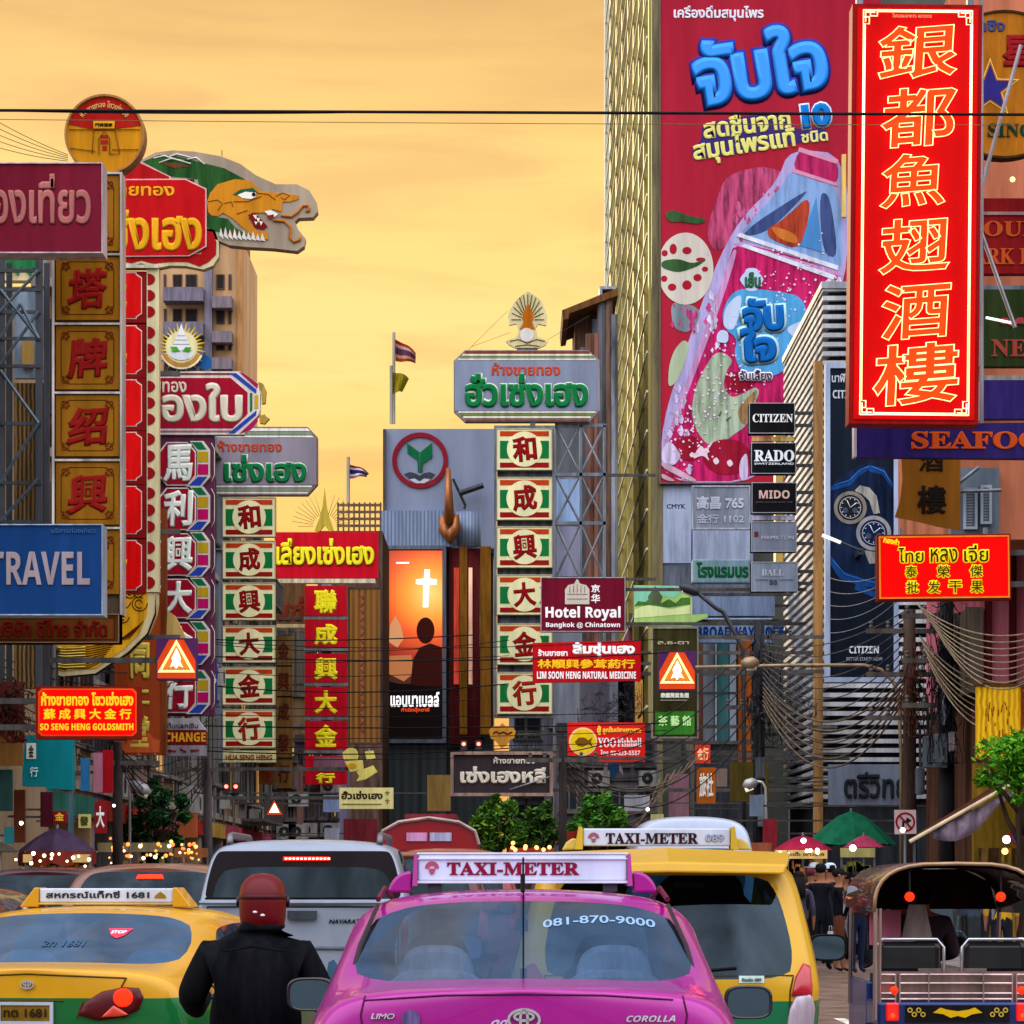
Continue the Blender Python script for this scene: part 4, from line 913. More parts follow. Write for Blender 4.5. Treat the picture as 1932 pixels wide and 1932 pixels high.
 o.polys('lotus', [[(648, 1432), (646, 1420), (656, 1412), (664, 1410), (672, 1414), (676, 1424), (674, 1434)], [(688, 1418), (704, 1416), (708, 1430), (692, 1434)], [(650, 1436), (684, 1434), (686, 1452), (660, 1456)], [(672, 1456), (704, 1444), (712, 1456), (690, 1470), (672, 1474), (678, 1464)]], M('#cdbf60', .5, dirt=.2, emit=.1), 0, .3)
 o.disc('gilt_eye', 664, 1445, 9, M('#d0a020', .4), -.02, 0, None, rv=5)
 o.line('hanger', [[(655, 1436), (655, 1424)], [(690, 1440), (696, 1430), (696, 1412)]], 1.5, STEEL(), y=.15)
 o.arms(-1, (1450,), y=.3)
 k = Sign('small_sign', 'small cream sign with black Thai letters hanging above the red bus', 'sign', 640, 742, 1485, 1527, 96)
 k.box('panel', 640, 742, 1486, 1526, M('#cfc582', .5, dirt=.15, emit=.15), 0, .2)
 k.text('ฮั่วเซ่งเฮง', 644, 722, 1492, 1508, M('#2c1c14', .5, dirt=0), bold=.035)
 k.line('floral', [[(727, 1495), (735, 1495)], [(731, 1491), (731, 1500)], [(727, 1510), (735, 1510)], [(731, 1506), (731, 1516)], [(646, 1517), (720, 1517)]], 1.0, M('#8a7a3c', .5, dirt=0))
 k.arms(-1, (1505,), y=.2)
 # rooftop railing behind the red board
 r = Sign('roof_railing', 'brown steel railing on the flat roof behind the red board', 'railing', 640, 720, 948, 1004, 150)
 m = MB()
 for v in (953, 966, 979, 992): m.box(r.X(636), r.X(720), -.05, .05, r.Z(v) - .06, r.Z(v) + .06)
 for i in range(9): m.box(r.X(638 + i * 10) - .04, r.X(638 + i * 10) + .04, -.04, .04, r.Z(1100), r.Z(948))
 m.build('rail', M('#6a4a34', .6, .2, dirt=.3), r.root)
 r.box('roof_slab', 600, 722, 1003, 1700, M('#5c463a', .8, dirt=.4), -.3, 8)
red_boards()
def low_left():
 s = Sign('vertical_sign', 'orange vertical medicine shop sign with yellow characters and a cloud at its foot', 'sign', 215, 305, 1115, 1426, 72)
 s.box('panel', 216, 308, 1112, 1424, M('#a8481c', .5, dirt=.25, scale=1), 0, .35)
 s.box('edge', 304, 313, 960, 1424, M('#7a3c18', .55, dirt=.3), -.02, .35)
 for ch, u0, u1, v0, v1 in (('同', 245, 282, 1212, 1282), ('仁', 245, 282, 1295, 1332), ('堂', 245, 282, 1350, 1412), ('北', 245, 282, 1150, 1200)):
  s.text(ch, u0, u1, v0, v1, M('#d2b84c', .45, dirt=.1), bold=.06)
 s.polys('cloud', [[(226 + 38 * (1 + math.cos(R(a))) + 3 * math.sin(R(a * 6)), 1402 - 18 * math.sin(R(a)) - 3 * math.cos(R(a * 5))) for a in range(0, 181, 9)] + [(236, 1420), (300, 1420)]], M('#c4562a', .5, dirt=.2), -.02, 0)
 s.polys('pale_figure', [[(315, 1150), (328, 1160), (344, 1190), (350, 1204), (313, 1204)]], M('#c9a860', .5, dirt=.2), .05, .3)
 s.arms(-1, (1150, 1400), y=.35)
 g = Sign('goldsmith_sign', 'glowing red box sign with yellow Thai, Chinese and English lines for a goldsmith', 'sign', 66, 263, 1294, 1395, 55)
 g.box('case', 67, 263, 1295, 1394, M('#7c1408', .5, dirt=.2), 0, .4)
 ch = 7
 oc = [(72 + ch, 1299), (258 - ch, 1299), (258, 1299 + ch), (258, 1389 - ch), (258 - ch, 1389), (72 + ch, 1389), (72, 1389 - ch), (72, 1299 + ch)]
 f = g.poly('orange_rim', oc, M('#c84a14', .4, dirt=.08, emit=.3), -.012, 0)
 oc2 = [(74.5 + ch, 1301.5), (255.5 - ch, 1301.5), (255.5, 1301.5 + ch), (255.5, 1386.5 - ch), (255.5 - ch, 1386.5), (74.5 + ch, 1386.5), (74.5, 1386.5 - ch), (74.5, 1301.5 + ch)]
 g.poly('lit_face', oc2, M('#b00000', .4, dirt=.06, emit=.6, ecol='#ff0400'), -.022, -.012, f)
 ye = M('#e6b41c', .4, emit=.55, dirt=0)
 g.text('ห้างขายทอง โซวเซ่งเฮง', 78, 252, 1306, 1332, ye, y=-.03, bold=.045, parent=f)
 g.text('蘇 成 興 大 金 行', 82, 248, 1337, 1358, ye, y=-.03, bold=.035, parent=f)
 g.text(bold_math('SO SENG HENG GOLDSMITH', False), 76, 252, 1365, 1378, ye, y=-.03, bold=.02, parent=f)
 g.arms(-1, (1320, 1370), y=.4)
 t = Sign('shop_sign', 'turquoise sign board with white character patches under the goldsmith sign', 'sign', 40, 138, 1385, 1490, 58)
 t.poly('panel', [(47, 1387), (137, 1385), (137, 1490), (88, 1488), (84, 1484), (42, 1483), (42, 1460)], M('#087a80', .45, dirt=.18, scale=1.2), 0, .3)
 t.box('patch', 50, 68, 1402, 1432, M('#cfd4c4', .5, dirt=.1), -.012, 0)
 t.text('金', 54, 64, 1405, 1429, M('#2c2c24', .5, dirt=0), bold=.03)
 t.text('行', 56, 72, 1447, 1466, M('#c9dcd8', .5, dirt=0), bold=.03)
 t.box('post', 128, 137, 1490, 1640, M('#3a5a60', .5, .3, dirt=.4), .05, .2)
 t.arms(-1, (1420,), y=.3)
 c = Sign('exchange_sign', 'three tier money exchange sign in white and dark red, under the octagon characters', 'sign', 308, 392, 1352, 1428, 78)
 c.poly('upper_panel', [(310, 1355), (372, 1355), (388, 1377), (310, 1377)], M('#a9a6a8', .5, dirt=.3), 0, .3)
 c.text('ร้านแลกเงิน', 312, 374, 1363, 1374, M('#4a4248', .5, dirt=0), bold=.02)
 mp_ = c.box('middle_panel', 310, 388, 1378, 1405, M('#6c0c10', .45, dirt=.15, emit=.1), 0, .3)
 c.text(bold_math('CHANGE', False), 311, 388, 1382, 1400, M('#b8861c', .4, emit=.2, dirt=0), bold=.02, parent=mp_)
 c.box('lower_panel', 310, 388, 1406, 1426, M('#8a888c', .5, dirt=.35), 0, .3)
 c.line('flag', [[(318, 1416), (332, 1416)], [(340, 1412), (352, 1418)], [(360, 1416), (376, 1414)]], 2.2, M('#8a4048', .5, dirt=.2))
 c.arms(-1, (1390,), y=.3)
 b = Sign('shop_sign', 'blue and violet board with a white capital letter peeping out beside the octagon characters', 'sign', 366, 410, 1240, 1330, 84)
 b.box('panel', 362, 408, 1243, 1328, M('#24307c', .5, dirt=.2), 0, .3)
 b.box('violet_band', 362, 408, 1243, 1268, M('#3c2c78', .5, dirt=.2), -.012, 0)
 b.text('KB', 383, 408, 1268, 1292, M('#dcdce4', .5, dirt=0), bold=.05)
 b.arms(-1, (1290,), y=.3)
 # lit triangle lamps hung over the street
 for (lab, u0, u1, v0, v1, Y, side) in (('lit square lamp with a cream triangle beside the orange vertical sign', 295, 371, 1204, 1283, 62, -1), ('lit square lamp with a cream triangle on the olive vertical sign', 1242, 1313, 1228, 1303, 92, 1)):
  q = Sign('triangle_lamp', lab, 'lamp', u0, u1, v0, v1, Y, group='triangle street lamps')
  q.box('case', u0, u1, v0, v1, M('#4a2350', .5, dirt=.15, emit=.15), 0, .3)
  q.poly('glow_panel', [(u0 + 2, v1 - 3), (u0 + 2, v1 - 36), ((u0 + u1) / 2 - 14, v0 + 3), ((u0 + u1) / 2 + 14, v0 + 3), (u1 - 2, v1 - 36), (u1 - 2, v1 - 3)], M('#c23c10', .4, emit=.5, dirt=.1), -.012, 0)
  w_ = u1 - u0; h = v1 - v0; uc = (u0 + u1) / 2
  q.poly('triangle', [(uc, v0 + 3), (u1 - 3, v1 - h * .18), (u0 + 3, v1 - h * .18)], M('#f3d88a', .4, emit=1.1, dirt=0), -.03, -.012)
  q.poly('triangle_field', [(uc, v0 + h * .16), (u1 - w_ * .15, v1 - h * .24), (u0 + w_ * .15, v1 - h * .24)], M('#d8701c', .4, emit=.7, dirt=.1), -.042, -.03)
  q.poly('white_figure', [(uc, v0 + h * .24), (uc + 5, v0 + h * .36), (uc + 9, v0 + h * .5), (uc + 7, v0 + h * .56), (uc + 13, v0 + h * .7), (uc + 4, v0 + h * .66), (uc, v0 + h * .74), (uc - 5, v0 + h * .66), (uc - 12, v0 + h * .7), (uc - 7, v0 + h * .55), (uc - 9, v0 + h * .48), (uc - 4, v0 + h * .36)], M('#ece6e0', .4, emit=1.0, dirt=0), -.055, -.042)
  q.line('fringe', [[(u0 + w_ * .2 + i * w_ * .1, v1 - h * .27), (u0 + w_ * .24 + i * w_ * .1, v1 - h * .24)] for i in range(7)], .8, M('#7a6a3a', .5, dirt=0), y=-.05)
  if side < 0: q.arms(-1, ((v0 + v1) / 2,), y=.3)
  else: q.arms(1, ((v0 + v1) / 2,), y=.3)
low_left()
# ================================================================== signs over the right side of the street
def centre_right():
 wt = M('#e4e2e0', .45, emit=.25, dirt=0)
 h = Sign('hotel_sign', 'maroon hotel sign with a white crown building drawing and bold white name', 'sign', 1020, 1180, 1090, 1192, 100)
 h.box('panel', 1022, 1178, 1091, 1190, M('#6f0c26', .4, dirt=.12), 0, .35)
 h.frame('rim', 1020, 1180, 1089, 1192, 1.6, M('#a8a0a8', .4, .5, dirt=.3), -.02, .36)
 em = h.polys('crown', [[(1066, 1140), (1066, 1112), (1072, 1104), (1084, 1101), (1086, 1096), (1089, 1092), (1092, 1096), (1094, 1101), (1106, 1104), (1112, 1112), (1112, 1140)]], M('#cfc8b4', .45, dirt=.12), -.015, 0)
 h.line('crown_line', [[(1066 + 4, 1121), (1108, 1121)], [(1075, 1106), (1075, 1118)], [(1082, 1104), (1082, 1118)], [(1089, 1102), (1089, 1118)], [(1096, 1104), (1096, 1118)], [(1103, 1106), (1103, 1118)], [(1070, 1130), (1108, 1130)]], .6, M('#8a5c5c', .5, dirt=0), y=-.02, parent=em)
 h.text('京', 1115, 1132, 1103, 1118, wt, bold=.03); h.text('华', 1115, 1132, 1121, 1138, wt, bold=.03)
 h.text(bold_math('Hotel Royal', False), 1029, 1171, 1144, 1172, wt, bold=.02)
 h.text(bold_math('Bangkok @ Chinatown', False), 1030, 1170, 1174, 1186, wt, bold=.01)
 h.arms(1, (1110, 1175), y=.36)
 l = Sign('medicine_sign', 'red banner sign for a natural medicine shop with white and yellow lettering', 'sign', 1003, 1212, 1206, 1290, 95)
 l.poly('panel', [(1005, 1213), (1209, 1208), (1209, 1284), (1005, 1288)], M('#b00a14', .4, dirt=.12, emit=.18), 0, .3)
 l.text('ร้านขายยา', 1015, 1071, 1225, 1238, wt, bold=.04)
 l.text('ลิ้มซุ่นเฮง', 1080, 1198, 1212, 1240, wt, bold=.06)
 l.text('林順興參茸葯行', 1014, 1198, 1244, 1262, M('#e0b01c', .4, emit=.3, dirt=0), bold=.035)
 l.text(bold_math('LIM SOON HENG NATURAL MEDICINE', False), 1013, 1200, 1267, 1281, wt, bold=.02)
 l.arms(1, (1230, 1270), y=.3)
 y = Sign('fishball_sign', 'red fishball shop sign with a round yellow emblem', 'sign', 1070, 1218, 1362, 1438, 95)
 y.box('panel', 1071, 1217, 1363, 1437, M('#cf1d16', .4, dirt=.1, emit=.25), 0, .3)
 y.disc('emblem', 1100, 1399, 26.5, M('#e6c890', .4, dirt=.05, emit=.15), -.012, 0)
 y.disc('emblem_field', 1100, 1399, 23.5, M('#e2bc12', .4, dirt=.1, emit=.15), -.024, -.012)
 y.poly('fish', [(1084, 1400), (1092, 1392), (1102, 1391), (1110, 1397), (1117, 1391), (1115, 1400), (1118, 1409), (1110, 1404), (1100, 1409), (1090, 1407)], M('#7a5410', .5, dirt=.1), -.032, -.024)
 ye = M('#eec040', .4, emit=.3, dirt=0)
 y.text('ยู้', 1126, 1134, 1369, 1387, ye, bold=.05); y.text('ลูกชิ้นปลาเยาวราช', 1137, 1210, 1371, 1386, ye, bold=.04)
 y.text(bold_math('YOO'), 1128, 1162, 1392, 1410, wt, bold=.01); y.text(bold_math('Fishball'), 1165, 1210, 1392, 1409, wt, bold=.01)
 y.text('โทร 02-223-5557', 1133, 1208, 1415, 1425, wt, bold=.02)
 y.arms(1, (1400,), y=.3)
 g = Sign('ornament_sign', 'small gilt cloud shaped sign above the dark Thai name board', 'sign', 922, 974, 1364, 1412, 104)
 g.polys('gilt_board', [[(922, 1378), (930, 1370), (942, 1370), (948, 1364), (954, 1370), (966, 1370), (973, 1380), (970, 1392), (962, 1396), (956, 1406), (946, 1411), (940, 1404), (934, 1397), (926, 1393)]], M('#c4820c', .4, .2, dirt=.25, emit=.12), 0, .25)
 g.line('script', [[(930, 1384), (936, 1380), (942, 1384), (950, 1381), (958, 1385), (966, 1381)]], 1.4, M('#3a1c08', .5, dirt=0))
 g.arms(1, (1385,), y=.25)
 b = Sign('name_board', 'dark slatted board with cream Thai letters in a pinkish frame', 'sign', 850, 1045, 1416, 1502, 90)
 b.box('panel', 853, 1042, 1419, 1500, M('#2b2427', .5, dirt=.35, wave=('X', 7, '#443a3c')), .02, .3)
 b.frame('rim', 850, 1043, 1418, 1502, 6, M('#a88a78', .5, .1, dirt=.35), -.04, .3)
 cr = M('#d6cbb8', .45, dirt=.12, emit=.1)
 b.text('ห้างขายทอง', 931, 1010, 1428, 1441, cr, bold=.03)
 b.text('เซ่งเฮงหลี', 868, 1030, 1446, 1478, cr, bold=.05)
 b.line('stay', [[(962, 1490), (1036, 1466)]], 1.6, M('#8f8c8c', .5, .3), y=-.1)
 b.arms(1, (1430, 1490), y=.3)
 # green landscape hoarding and what hangs under it
 p = Sign('billboard', 'pale green landscape hoarding with hills and a pavilion', 'sign', 1195, 1336, 1103, 1182, 105)
 p.poly('panel', [(1196, 1104), (1304, 1106), (1306, 1130), (1303, 1160), (1334, 1158), (1336, 1164), (1306, 1176), (1304, 1182), (1197, 1180)], M('#9fc46a', .5, dirt=.15, emit=.15), 0, .3)
 p.poly('sky_print', [(1197, 1105), (1300, 1107), (1270, 1128), (1240, 1122), (1215, 1138), (1197, 1142)], M('#7fc4a4', .5, dirt=.1, emit=.15), -.01, 0)
 p.poly('meadow_print', [(1197, 1150), (1225, 1140), (1265, 1150), (1302, 1142), (1302, 1158), (1197, 1166)], M('#d2dc9a', .5, dirt=.1, emit=.15), -.012, 0)
 p.polys('hill_print', [[(1197, 1143), (1204, 1134), (1218, 1136), (1228, 1126), (1243, 1127), (1248, 1138), (1262, 1130), (1275, 1138), (1285, 1128), (1302, 1127), (1302, 1140), (1262, 1146), (1225, 1142)]], M('#4a7a34', .5, dirt=.3), -.014, 0)
 p.polys('pavilion_print', [[(1222, 1126), (1233, 1110), (1236, 1106), (1239, 1110), (1250, 1126), (1246, 1138), (1226, 1138)]], M('#5a6a48', .5, dirt=.3), -.018, -.001)
 p.arms(1, (1120, 1170), y=.3)
 o = Sign('vertical_sign', 'olive vertical sign with a lit green lower panel', 'sign', 1230, 1318, 1182, 1392, 93.5)
 o.box('panel', 1232, 1315, 1186, 1390, M('#3a3516', .5, dirt=.3), 0, .3)
 o.frame('rim', 1229, 1318, 1183, 1393, 3, M('#8c8874', .5, .4, dirt=.3), -.03, .3)
 o.text('泰國燕窩魚翅', 1246, 1300, 1307, 1317, M('#d8d8cc', .4, emit=.3, dirt=0), bold=.04)
 o.box('text_line', 1246, 1300, 1320, 1322, M('#a8a890', .5), -.01, 0)
 q = o.box('lit_panel', 1236, 1310, 1342, 1386, M('#2c6a1c', .4, emit=.45, dirt=.3, scale=2), -.015, 0)
 o.text('茶 藝 館', 1242, 1304, 1350, 1370, M('#b8dc9a', .4, emit=.4, dirt=0), y=-.02, bold=.02, parent=q)
 o.text('ล.ธ-ตา', 1240, 1300, 1210, 1216, M('#b8b090', .5, dirt=0), bold=.03)
 o.arms(1, (1200, 1370), y=.3)
 # pale blue hotel signs
 for (lab, nm, u0, u1, v0, v1, Y, body, col, tc, kw) in (
   ('grey green box sign with deep green Thai capitals', 'hotel_sign', 1306, 1416, 1055, 1100, 108, 'โรงแรมบร', '#7d97a2', '#0a5a2c', {}),
   ('pale blue box sign with blue English hotel name', 'hotel_sign', 1304, 1458, 1166, 1214, 106, 'BROADWAY HOTEL', '#8fa9c6', '#123c8c', {})):
  s = Sign(nm, lab, 'sign', u0, u1, v0, v1, Y)
  s.box('panel', u0, u1, v0, v1, M(col, .45, dirt=.22), 0, .5, bevel=.05)
  if body[0] == 'B': s.text(bold_math(body, False), 1314, 1490, 1182, 1204, M(tc, .45, dirt=.1), bold=.015)
  else: s.text(body, 1314, 1412, 1060, 1090, M(tc, .45, dirt=.1), bold=.05)
  s.arms(1, ((v0 + v1) / 2,), y=.5)
 s = Sign('blank_sign', 'blank pale blue grey box sign between the two hotel signs', 'sign', 1306, 1462, 1120, 1164, 107)
 s.box('panel', 1306, 1462, 1121, 1162, M('#7f8eaa', .5, dirt=.25), 0, .5)
 s.box('under_frame', 1316, 1450, 1163, 1166, STEEL(), .1, .4)
 s.arms(1, (1140,), y=.5)
 # watch signs, one above the other
 for i, (u0, u1, v0, v1, body, serif, bgc, tcol, lab) in enumerate((
   (1413, 1500, 760, 818, 'CITIZEN', True, '#101216', '#e8e6e2', 'black box sign with white serif capitals, topmost of the five by the louvred building'),
   (1417, 1502, 835, 894, 'RADO', True, '#0e1216', '#dfe6ea', 'black box sign with four big white capitals, second from the top of the five'),
   (1418, 1503, 910, 968, 'MIDO', False, '#131216', '#c9a79c', 'black box sign with dull pink capitals, third of the five'),
   (1417, 1503, 984, 1041, 'HAMILTON', False, '#7f8696', '#a9aebb', 'grey box sign with faint small capitals, fourth of the five'),
   (1417, 1505, 1060, 1116, 'BALL', True, '#8791a2', '#b4bac6', 'grey box sign with a faint watch name, lowest of the five'))):
  s = Sign('watch_sign', lab, 'sign', u0, u1, v0, v1, 98, group='watch shop box signs')
  s.box('panel', u0, u1, v0, v1, M(bgc, .4, dirt=.2), 0, .45)
  s.frame('rim', u0, u1, v0, v1, 1.5, M('#a4a6aa', .4, .5, dirt=.2), -.02, .45)
  h = v1 - v0; w_ = u1 - u0
  tm = M(tcol, .4, dirt=0, emit=.2 if i < 3 else .05)
  if i == 0: s.text(bold_math(body), u0 + 7, u1 - 4, v0 + 21, v0 + 37, tm, bold=.01)
  if i == 1:
   s.text(bold_math(body), u0 + 6, u1 - 3, v0 + 14, v0 + 36, tm, bold=.02); s.text('SWITZERLAND', u0 + 6, u1 - 4, v0 + 38, v0 + 42, tm, bold=.02)
  if i == 2:
   s.text(bold_math(body, False), u0 + 14, u1 - 13, v0 + 15, v0 + 31, tm, bold=.01); s.text('SWISS WATCHES SINCE 1918', u0 + 8, u1 - 8, v0 + 36, v0 + 39, M('#6a5a58', .5, dirt=0), bold=.02)
  if i == 3:
   s.box('red_mark', u0 + 6, u0 + 14, v0 + 19, v0 + 29, M('#6a2c34', .5), -.01, 0); s.text(body, u0 + 20, u1 - 5, v0 + 27, v0 + 34, tm, bold=.03)
  if i == 4:
   s.text(bold_math(body), u0 + 20, u1 - 26, v0 + 14, v0 + 26, tm, bold=.0); s.text('BB', u0 + 35, u1 - 38, v0 + 34, v0 + 43, M('#4c525e', .5), bold=.02)
   s.line('rule', [[(u0 + 8, v0 + 34), (u0 + 33, v0 + 34)], [(u1 - 36, v0 + 34), (u1 - 8, v0 + 34)]], .5, M('#4c525e', .5, dirt=0))
  s.arms(1, (v0 + h * .3, v0 + h * .7), y=.2)
  if i in (1, 3): s.box('sheet', u0 + 2, u1 - 3, v0 - 12, v0 - 3, M('#a8a4b8' if i == 3 else '#c8a45c', .5, dirt=.5, scale=3), .05, .2)
 # watch hoarding
 w = Sign('watch_billboard', 'tall dark navy hoarding with two wristwatches on blue satin, in a pale frame', 'sign', 1558, 1694, 688, 1285, 85)
 w.box('panel', 1562, 1690, 694, 1280, M('#101a28', .35, dirt=.25, scale=.8), 0, .3)
 w.frame('rim', 1557, 1695, 686, 1287, 9, M('#9dacc6', .5, .1, dirt=.2), -.06, .3)
 blue = M('#12407e', .4, dirt=.3, scale=2); lb = M('#2f6cb8', .4, dirt=.3, scale=3)
 w.polys('satin', [[(1567, 985), (1572, 910), (1600, 890), (1640, 868), (1672, 890), (1685, 930), (1685, 1110), (1650, 1125), (1600, 1090), (1567, 1060)]], M('#0a1e3c', .35, dirt=.45, scale=2), -.008, 0)
 w.polys('satin_fold', [[(1568, 918), (1600, 906), (1618, 888), (1640, 878), (1640, 886), (1620, 898), (1604, 916), (1568, 926)], [(1640, 878), (1668, 884), (1684, 912), (1684, 922), (1664, 895), (1640, 890)], [(1567, 1048), (1590, 1078), (1630, 1092), (1684, 1100), (1684, 1112), (1625, 1106), (1584, 1092), (1567, 1066)], [(1615, 1100), (1660, 1120), (1684, 1118), (1684, 1126), (1655, 1130), (1612, 1112)]], blue, -.014, -.001)
 w.line('satin_gloss', [[(1572, 916), (1604, 906), (1624, 886), (1640, 880)], [(1644, 880), (1668, 890), (1684, 918)], [(1570, 1056), (1594, 1084), (1640, 1098), (1682, 1104)]], 1.0, lb, y=-.016)
 for (cu, cv, r, c1, c2) in ((1604, 958, 31, '#8d8b80', '#1c1d1e'), (1648, 1006, 33, '#a3a8b0', '#0c2040')):
  d = w.ring('watch_case', cu, cv, r * .78, r, M(c1, .25, .7, dirt=.3, scale=4), -.035, -.014)
  w.disc('watch_dial', cu, cv, r * .8, M(c2, .3, dirt=.1), -.026, -.014, d)
  w.ring('bezel', cu, cv, r * .62, r * .66, M('#b8bcc4', .3, .5, dirt=0), -.03, -.026, d)
  w.line('hand', [[(cu, cv), (cu + r * .38, cv - r * .3)], [(cu, cv), (cu - r * .2, cv - r * .45)]] + [[(cu + r * .5 * math.cos(R(a)), cv + r * .5 * math.sin(R(a))), (cu + r * .58 * math.cos(R(a)), cv + r * .58 * math.sin(R(a)))] for a in range(0, 360, 30)], .8, M('#d8dce0', .3, dirt=0), y=-.034, parent=d)
  for s_ in (-1, 1): w.disc('subdial', cu + s_ * r * .3, cv + r * .16, r * .17, M('#3a4656', .3), -.031, -.026, d)
 w.polys('bracelet', [[(1612, 926), (1622, 916), (1640, 920), (1654, 936), (1660, 968), (1648, 970), (1640, 945), (1626, 932)], [(1630, 1038), (1655, 1042), (1662, 1062), (1640, 1064)]], M('#a4a49c', .3, .6, dirt=.4, scale=8), -.025, -.012)
 w.text(bold_math('CITIZEN', False), 1602, 1658, 1219, 1233, M('#c8ccd2', .4, emit=.15, dirt=0), bold=.01)
 w.text('BETTER STARTS NOW', 1597, 1665, 1240, 1247, M('#9aa0aa', .4, dirt=0), bold=.02)
 w.text('นาฬิกา', 1569, 1610, 705, 722, M('#b8bcc4', .4, dirt=0), bold=.03); w.text(bold_math('CITIZEN', False), 1571, 1626, 736, 752, M('#b8bcc4', .4, dirt=0), bold=.01)
 w.arms(1, (760, 1200), y=.3)
 g = Sign('name_board', 'grey fascia board with dark raised Thai letters under the louvres', 'sign', 1562, 1706, 1440, 1522, 84)
 g.box('panel', 1564, 1706, 1442, 1521, M('#737b8a', .5, dirt=.2), 0, .3)
 g.text('ตรีวิทย์', 1592, 1715, 1456, 1506, M('#23262c', .5, dirt=.1), y=-.05, bold=.03, th=.05)
 g.arms(1, (1480,), y=.3)
centre_right()

def hoarding():
 s = Sign('billboard', 'giant red hoarding for a herbal drink with a bottle and fruit on the tower front', 'sign', 1245, 1660, -40, 912, 129.4)
 LIM = 1247
 s.box('panel', 1246, 1662, -40, 911, M('#a31c30', .5, dirt=.12, scale=.5), 0, .3)
 s.frame('rim', 1244, 1664, -42, 913, 2.5, M('#5a4a40', .5, .3), -.05, .3)
 def chk(p, it=2):
  for _ in range(it): p = [q for a, b in zip(p, p[1:] + p[:1]) for q in ((a[0] * .78 + b[0] * .22, a[1] * .78 + b[1] * .22), (a[0] * .22 + b[0] * .78, a[1] * .22 + b[1] * .78))]
  return p
 def pr(n, h, pts, z, **k): return s.polys(n, [chk(p, 0 if n in ('water_drops', 'slice_hole', 'neck_facet', 'ridge', 'cap_light') else 2) for p in (pts if isinstance(pts[0][0], tuple) else [pts])], M(h, .5, dirt=k.pop('dirt', .12), scale=k.pop('scale', 1.0), **k), -.012 - z * .008, -.002)
 s.text('เครื่องดื่มสมุนไพร', 1271, 1441, 11, 41, M('#d8d4dc', .5, dirt=0), bold=.04)
 # name, in blue that pales downwards on the print, with a navy halo
 bm_ = bpy.data.materials.get('print_blue') or bpy.data.materials.new('print_blue'); bm_.use_nodes = True
 t = bm_.node_tree; n = t.nodes; pb = n['Principled BSDF']; tcn = n.new('ShaderNodeTexCoord'); sx = n.new('ShaderNodeSeparateXYZ'); rp = n.new('ShaderNodeValToRGB')
 t.links.new(tcn.outputs['Generated'], sx.inputs[0]); t.links.new(sx.outputs[2], rp.inputs[0]); t.links.new(rp.outputs[0], pb.inputs['Base Color'])
 rp.color_ramp.elements[0].color = (*lin('#a4d0ff'), 1); rp.color_ramp.elements[1].color = (*lin('#0a8cf0'), 1); rp.color_ramp.elements[1].position = .8
 pb.inputs['Roughness'].default_value = .5
 s.text('จับใจ', 1301, 1565, 48, 194, M('#2c3494', .5, dirt=0), y=-.02, bold=.095, rot=9, th=.003)
 s.text('จับใจ', 1306, 1560, 53, 189, bm_, y=-.03, bold=.055, rot=9, th=.003)
 pr('purple_band', '#3a2a6a', [(1322, 232), (1490, 208), (1494, 246), (1560, 240), (1560, 262), (1500, 270), (1310, 304), (1304, 284), (1326, 262)], 1)
 s.text('สดชื่นจาก', 1325, 1492, 210, 254, M('#d8d070', .5, dirt=0), y=-.04, bold=.045, rot=7)
 s.text('สมุนไพรแท้', 1306, 1502, 248, 302, M('#d8d070', .5, dirt=0), y=-.04, bold=.045, rot=8)
 s.text('10', 1509, 1571, 192, 245, M('#d8e0f0', .5, dirt=0), y=-.03, bold=.11, rot=6); s.text('10', 1512, 1568, 195, 242, M('#0a70c0', .5, dirt=0), y=-.07, bold=.075, rot=6)
 s.text('ชนิด', 1511, 1562, 247, 269, M('#d6cf80', .5, dirt=0), y=-.04, bold=.04, rot=6)
 pr('pink_mist', '#b8446c', [(1370, 330), (1440, 312), (1490, 330), (1450, 400), (1400, 440), (1350, 480), (1330, 440), (1350, 380)], .2, dirt=.5, scale=3)
 pr('halo', '#a99cc8', [(1490, 280), (1600, 292), (1600, 540), (1490, 790), (1440, 911), (1248, 911), (1248, 800), (1300, 640), (1350, 500), (1395, 415), (1465, 345)], .4, dirt=.2, scale=2)
 pr('bottle', '#bc1a5c', [(1388, 452), (1592, 512), (1592, 590), (1510, 690), (1488, 760), (1440, 908), (1258, 908), (1250, 850), (1290, 740), (1350, 585), (1372, 500)], 1, dirt=.4, scale=3)
 pr('bottle_gloss', '#c48cb8', [[(1372, 500), (1384, 470), (1392, 474), (1355, 590), (1300, 735), (1256, 850), (1250, 845), (1292, 730)], [(1385, 455), (1592, 515), (1592, 524), (1384, 464)]], 2, dirt=.3, scale=3)
 pr('bottle_neck', '#7d9cc8', [(1492, 318), (1584, 345), (1592, 500), (1570, 506), (1392, 448), (1420, 412), (1476, 352)], 2, dirt=.25, scale=2)
 pr('neck_shade', '#3a4a78', [[(1545, 362), (1566, 368), (1582, 488), (1552, 480)], [(1398, 448), (1420, 424), (1500, 372), (1530, 356), (1470, 418), (1440, 440)]], 3, dirt=.3, scale=3)
 pr('neck_amber', '#a83c24', [(1533, 362), (1514, 474), (1452, 452), (1446, 432), (1476, 416)], 4, dirt=.35, scale=3)
 pr('neck_amber_light', '#c8702c', [(1450, 424), (1500, 440), (1508, 462), (1470, 452)], 4.5, dirt=.2)
 pr('neck_facet', '#4a86c0', [(1540, 372), (1550, 476), (1510, 464)], 5, dirt=.15)
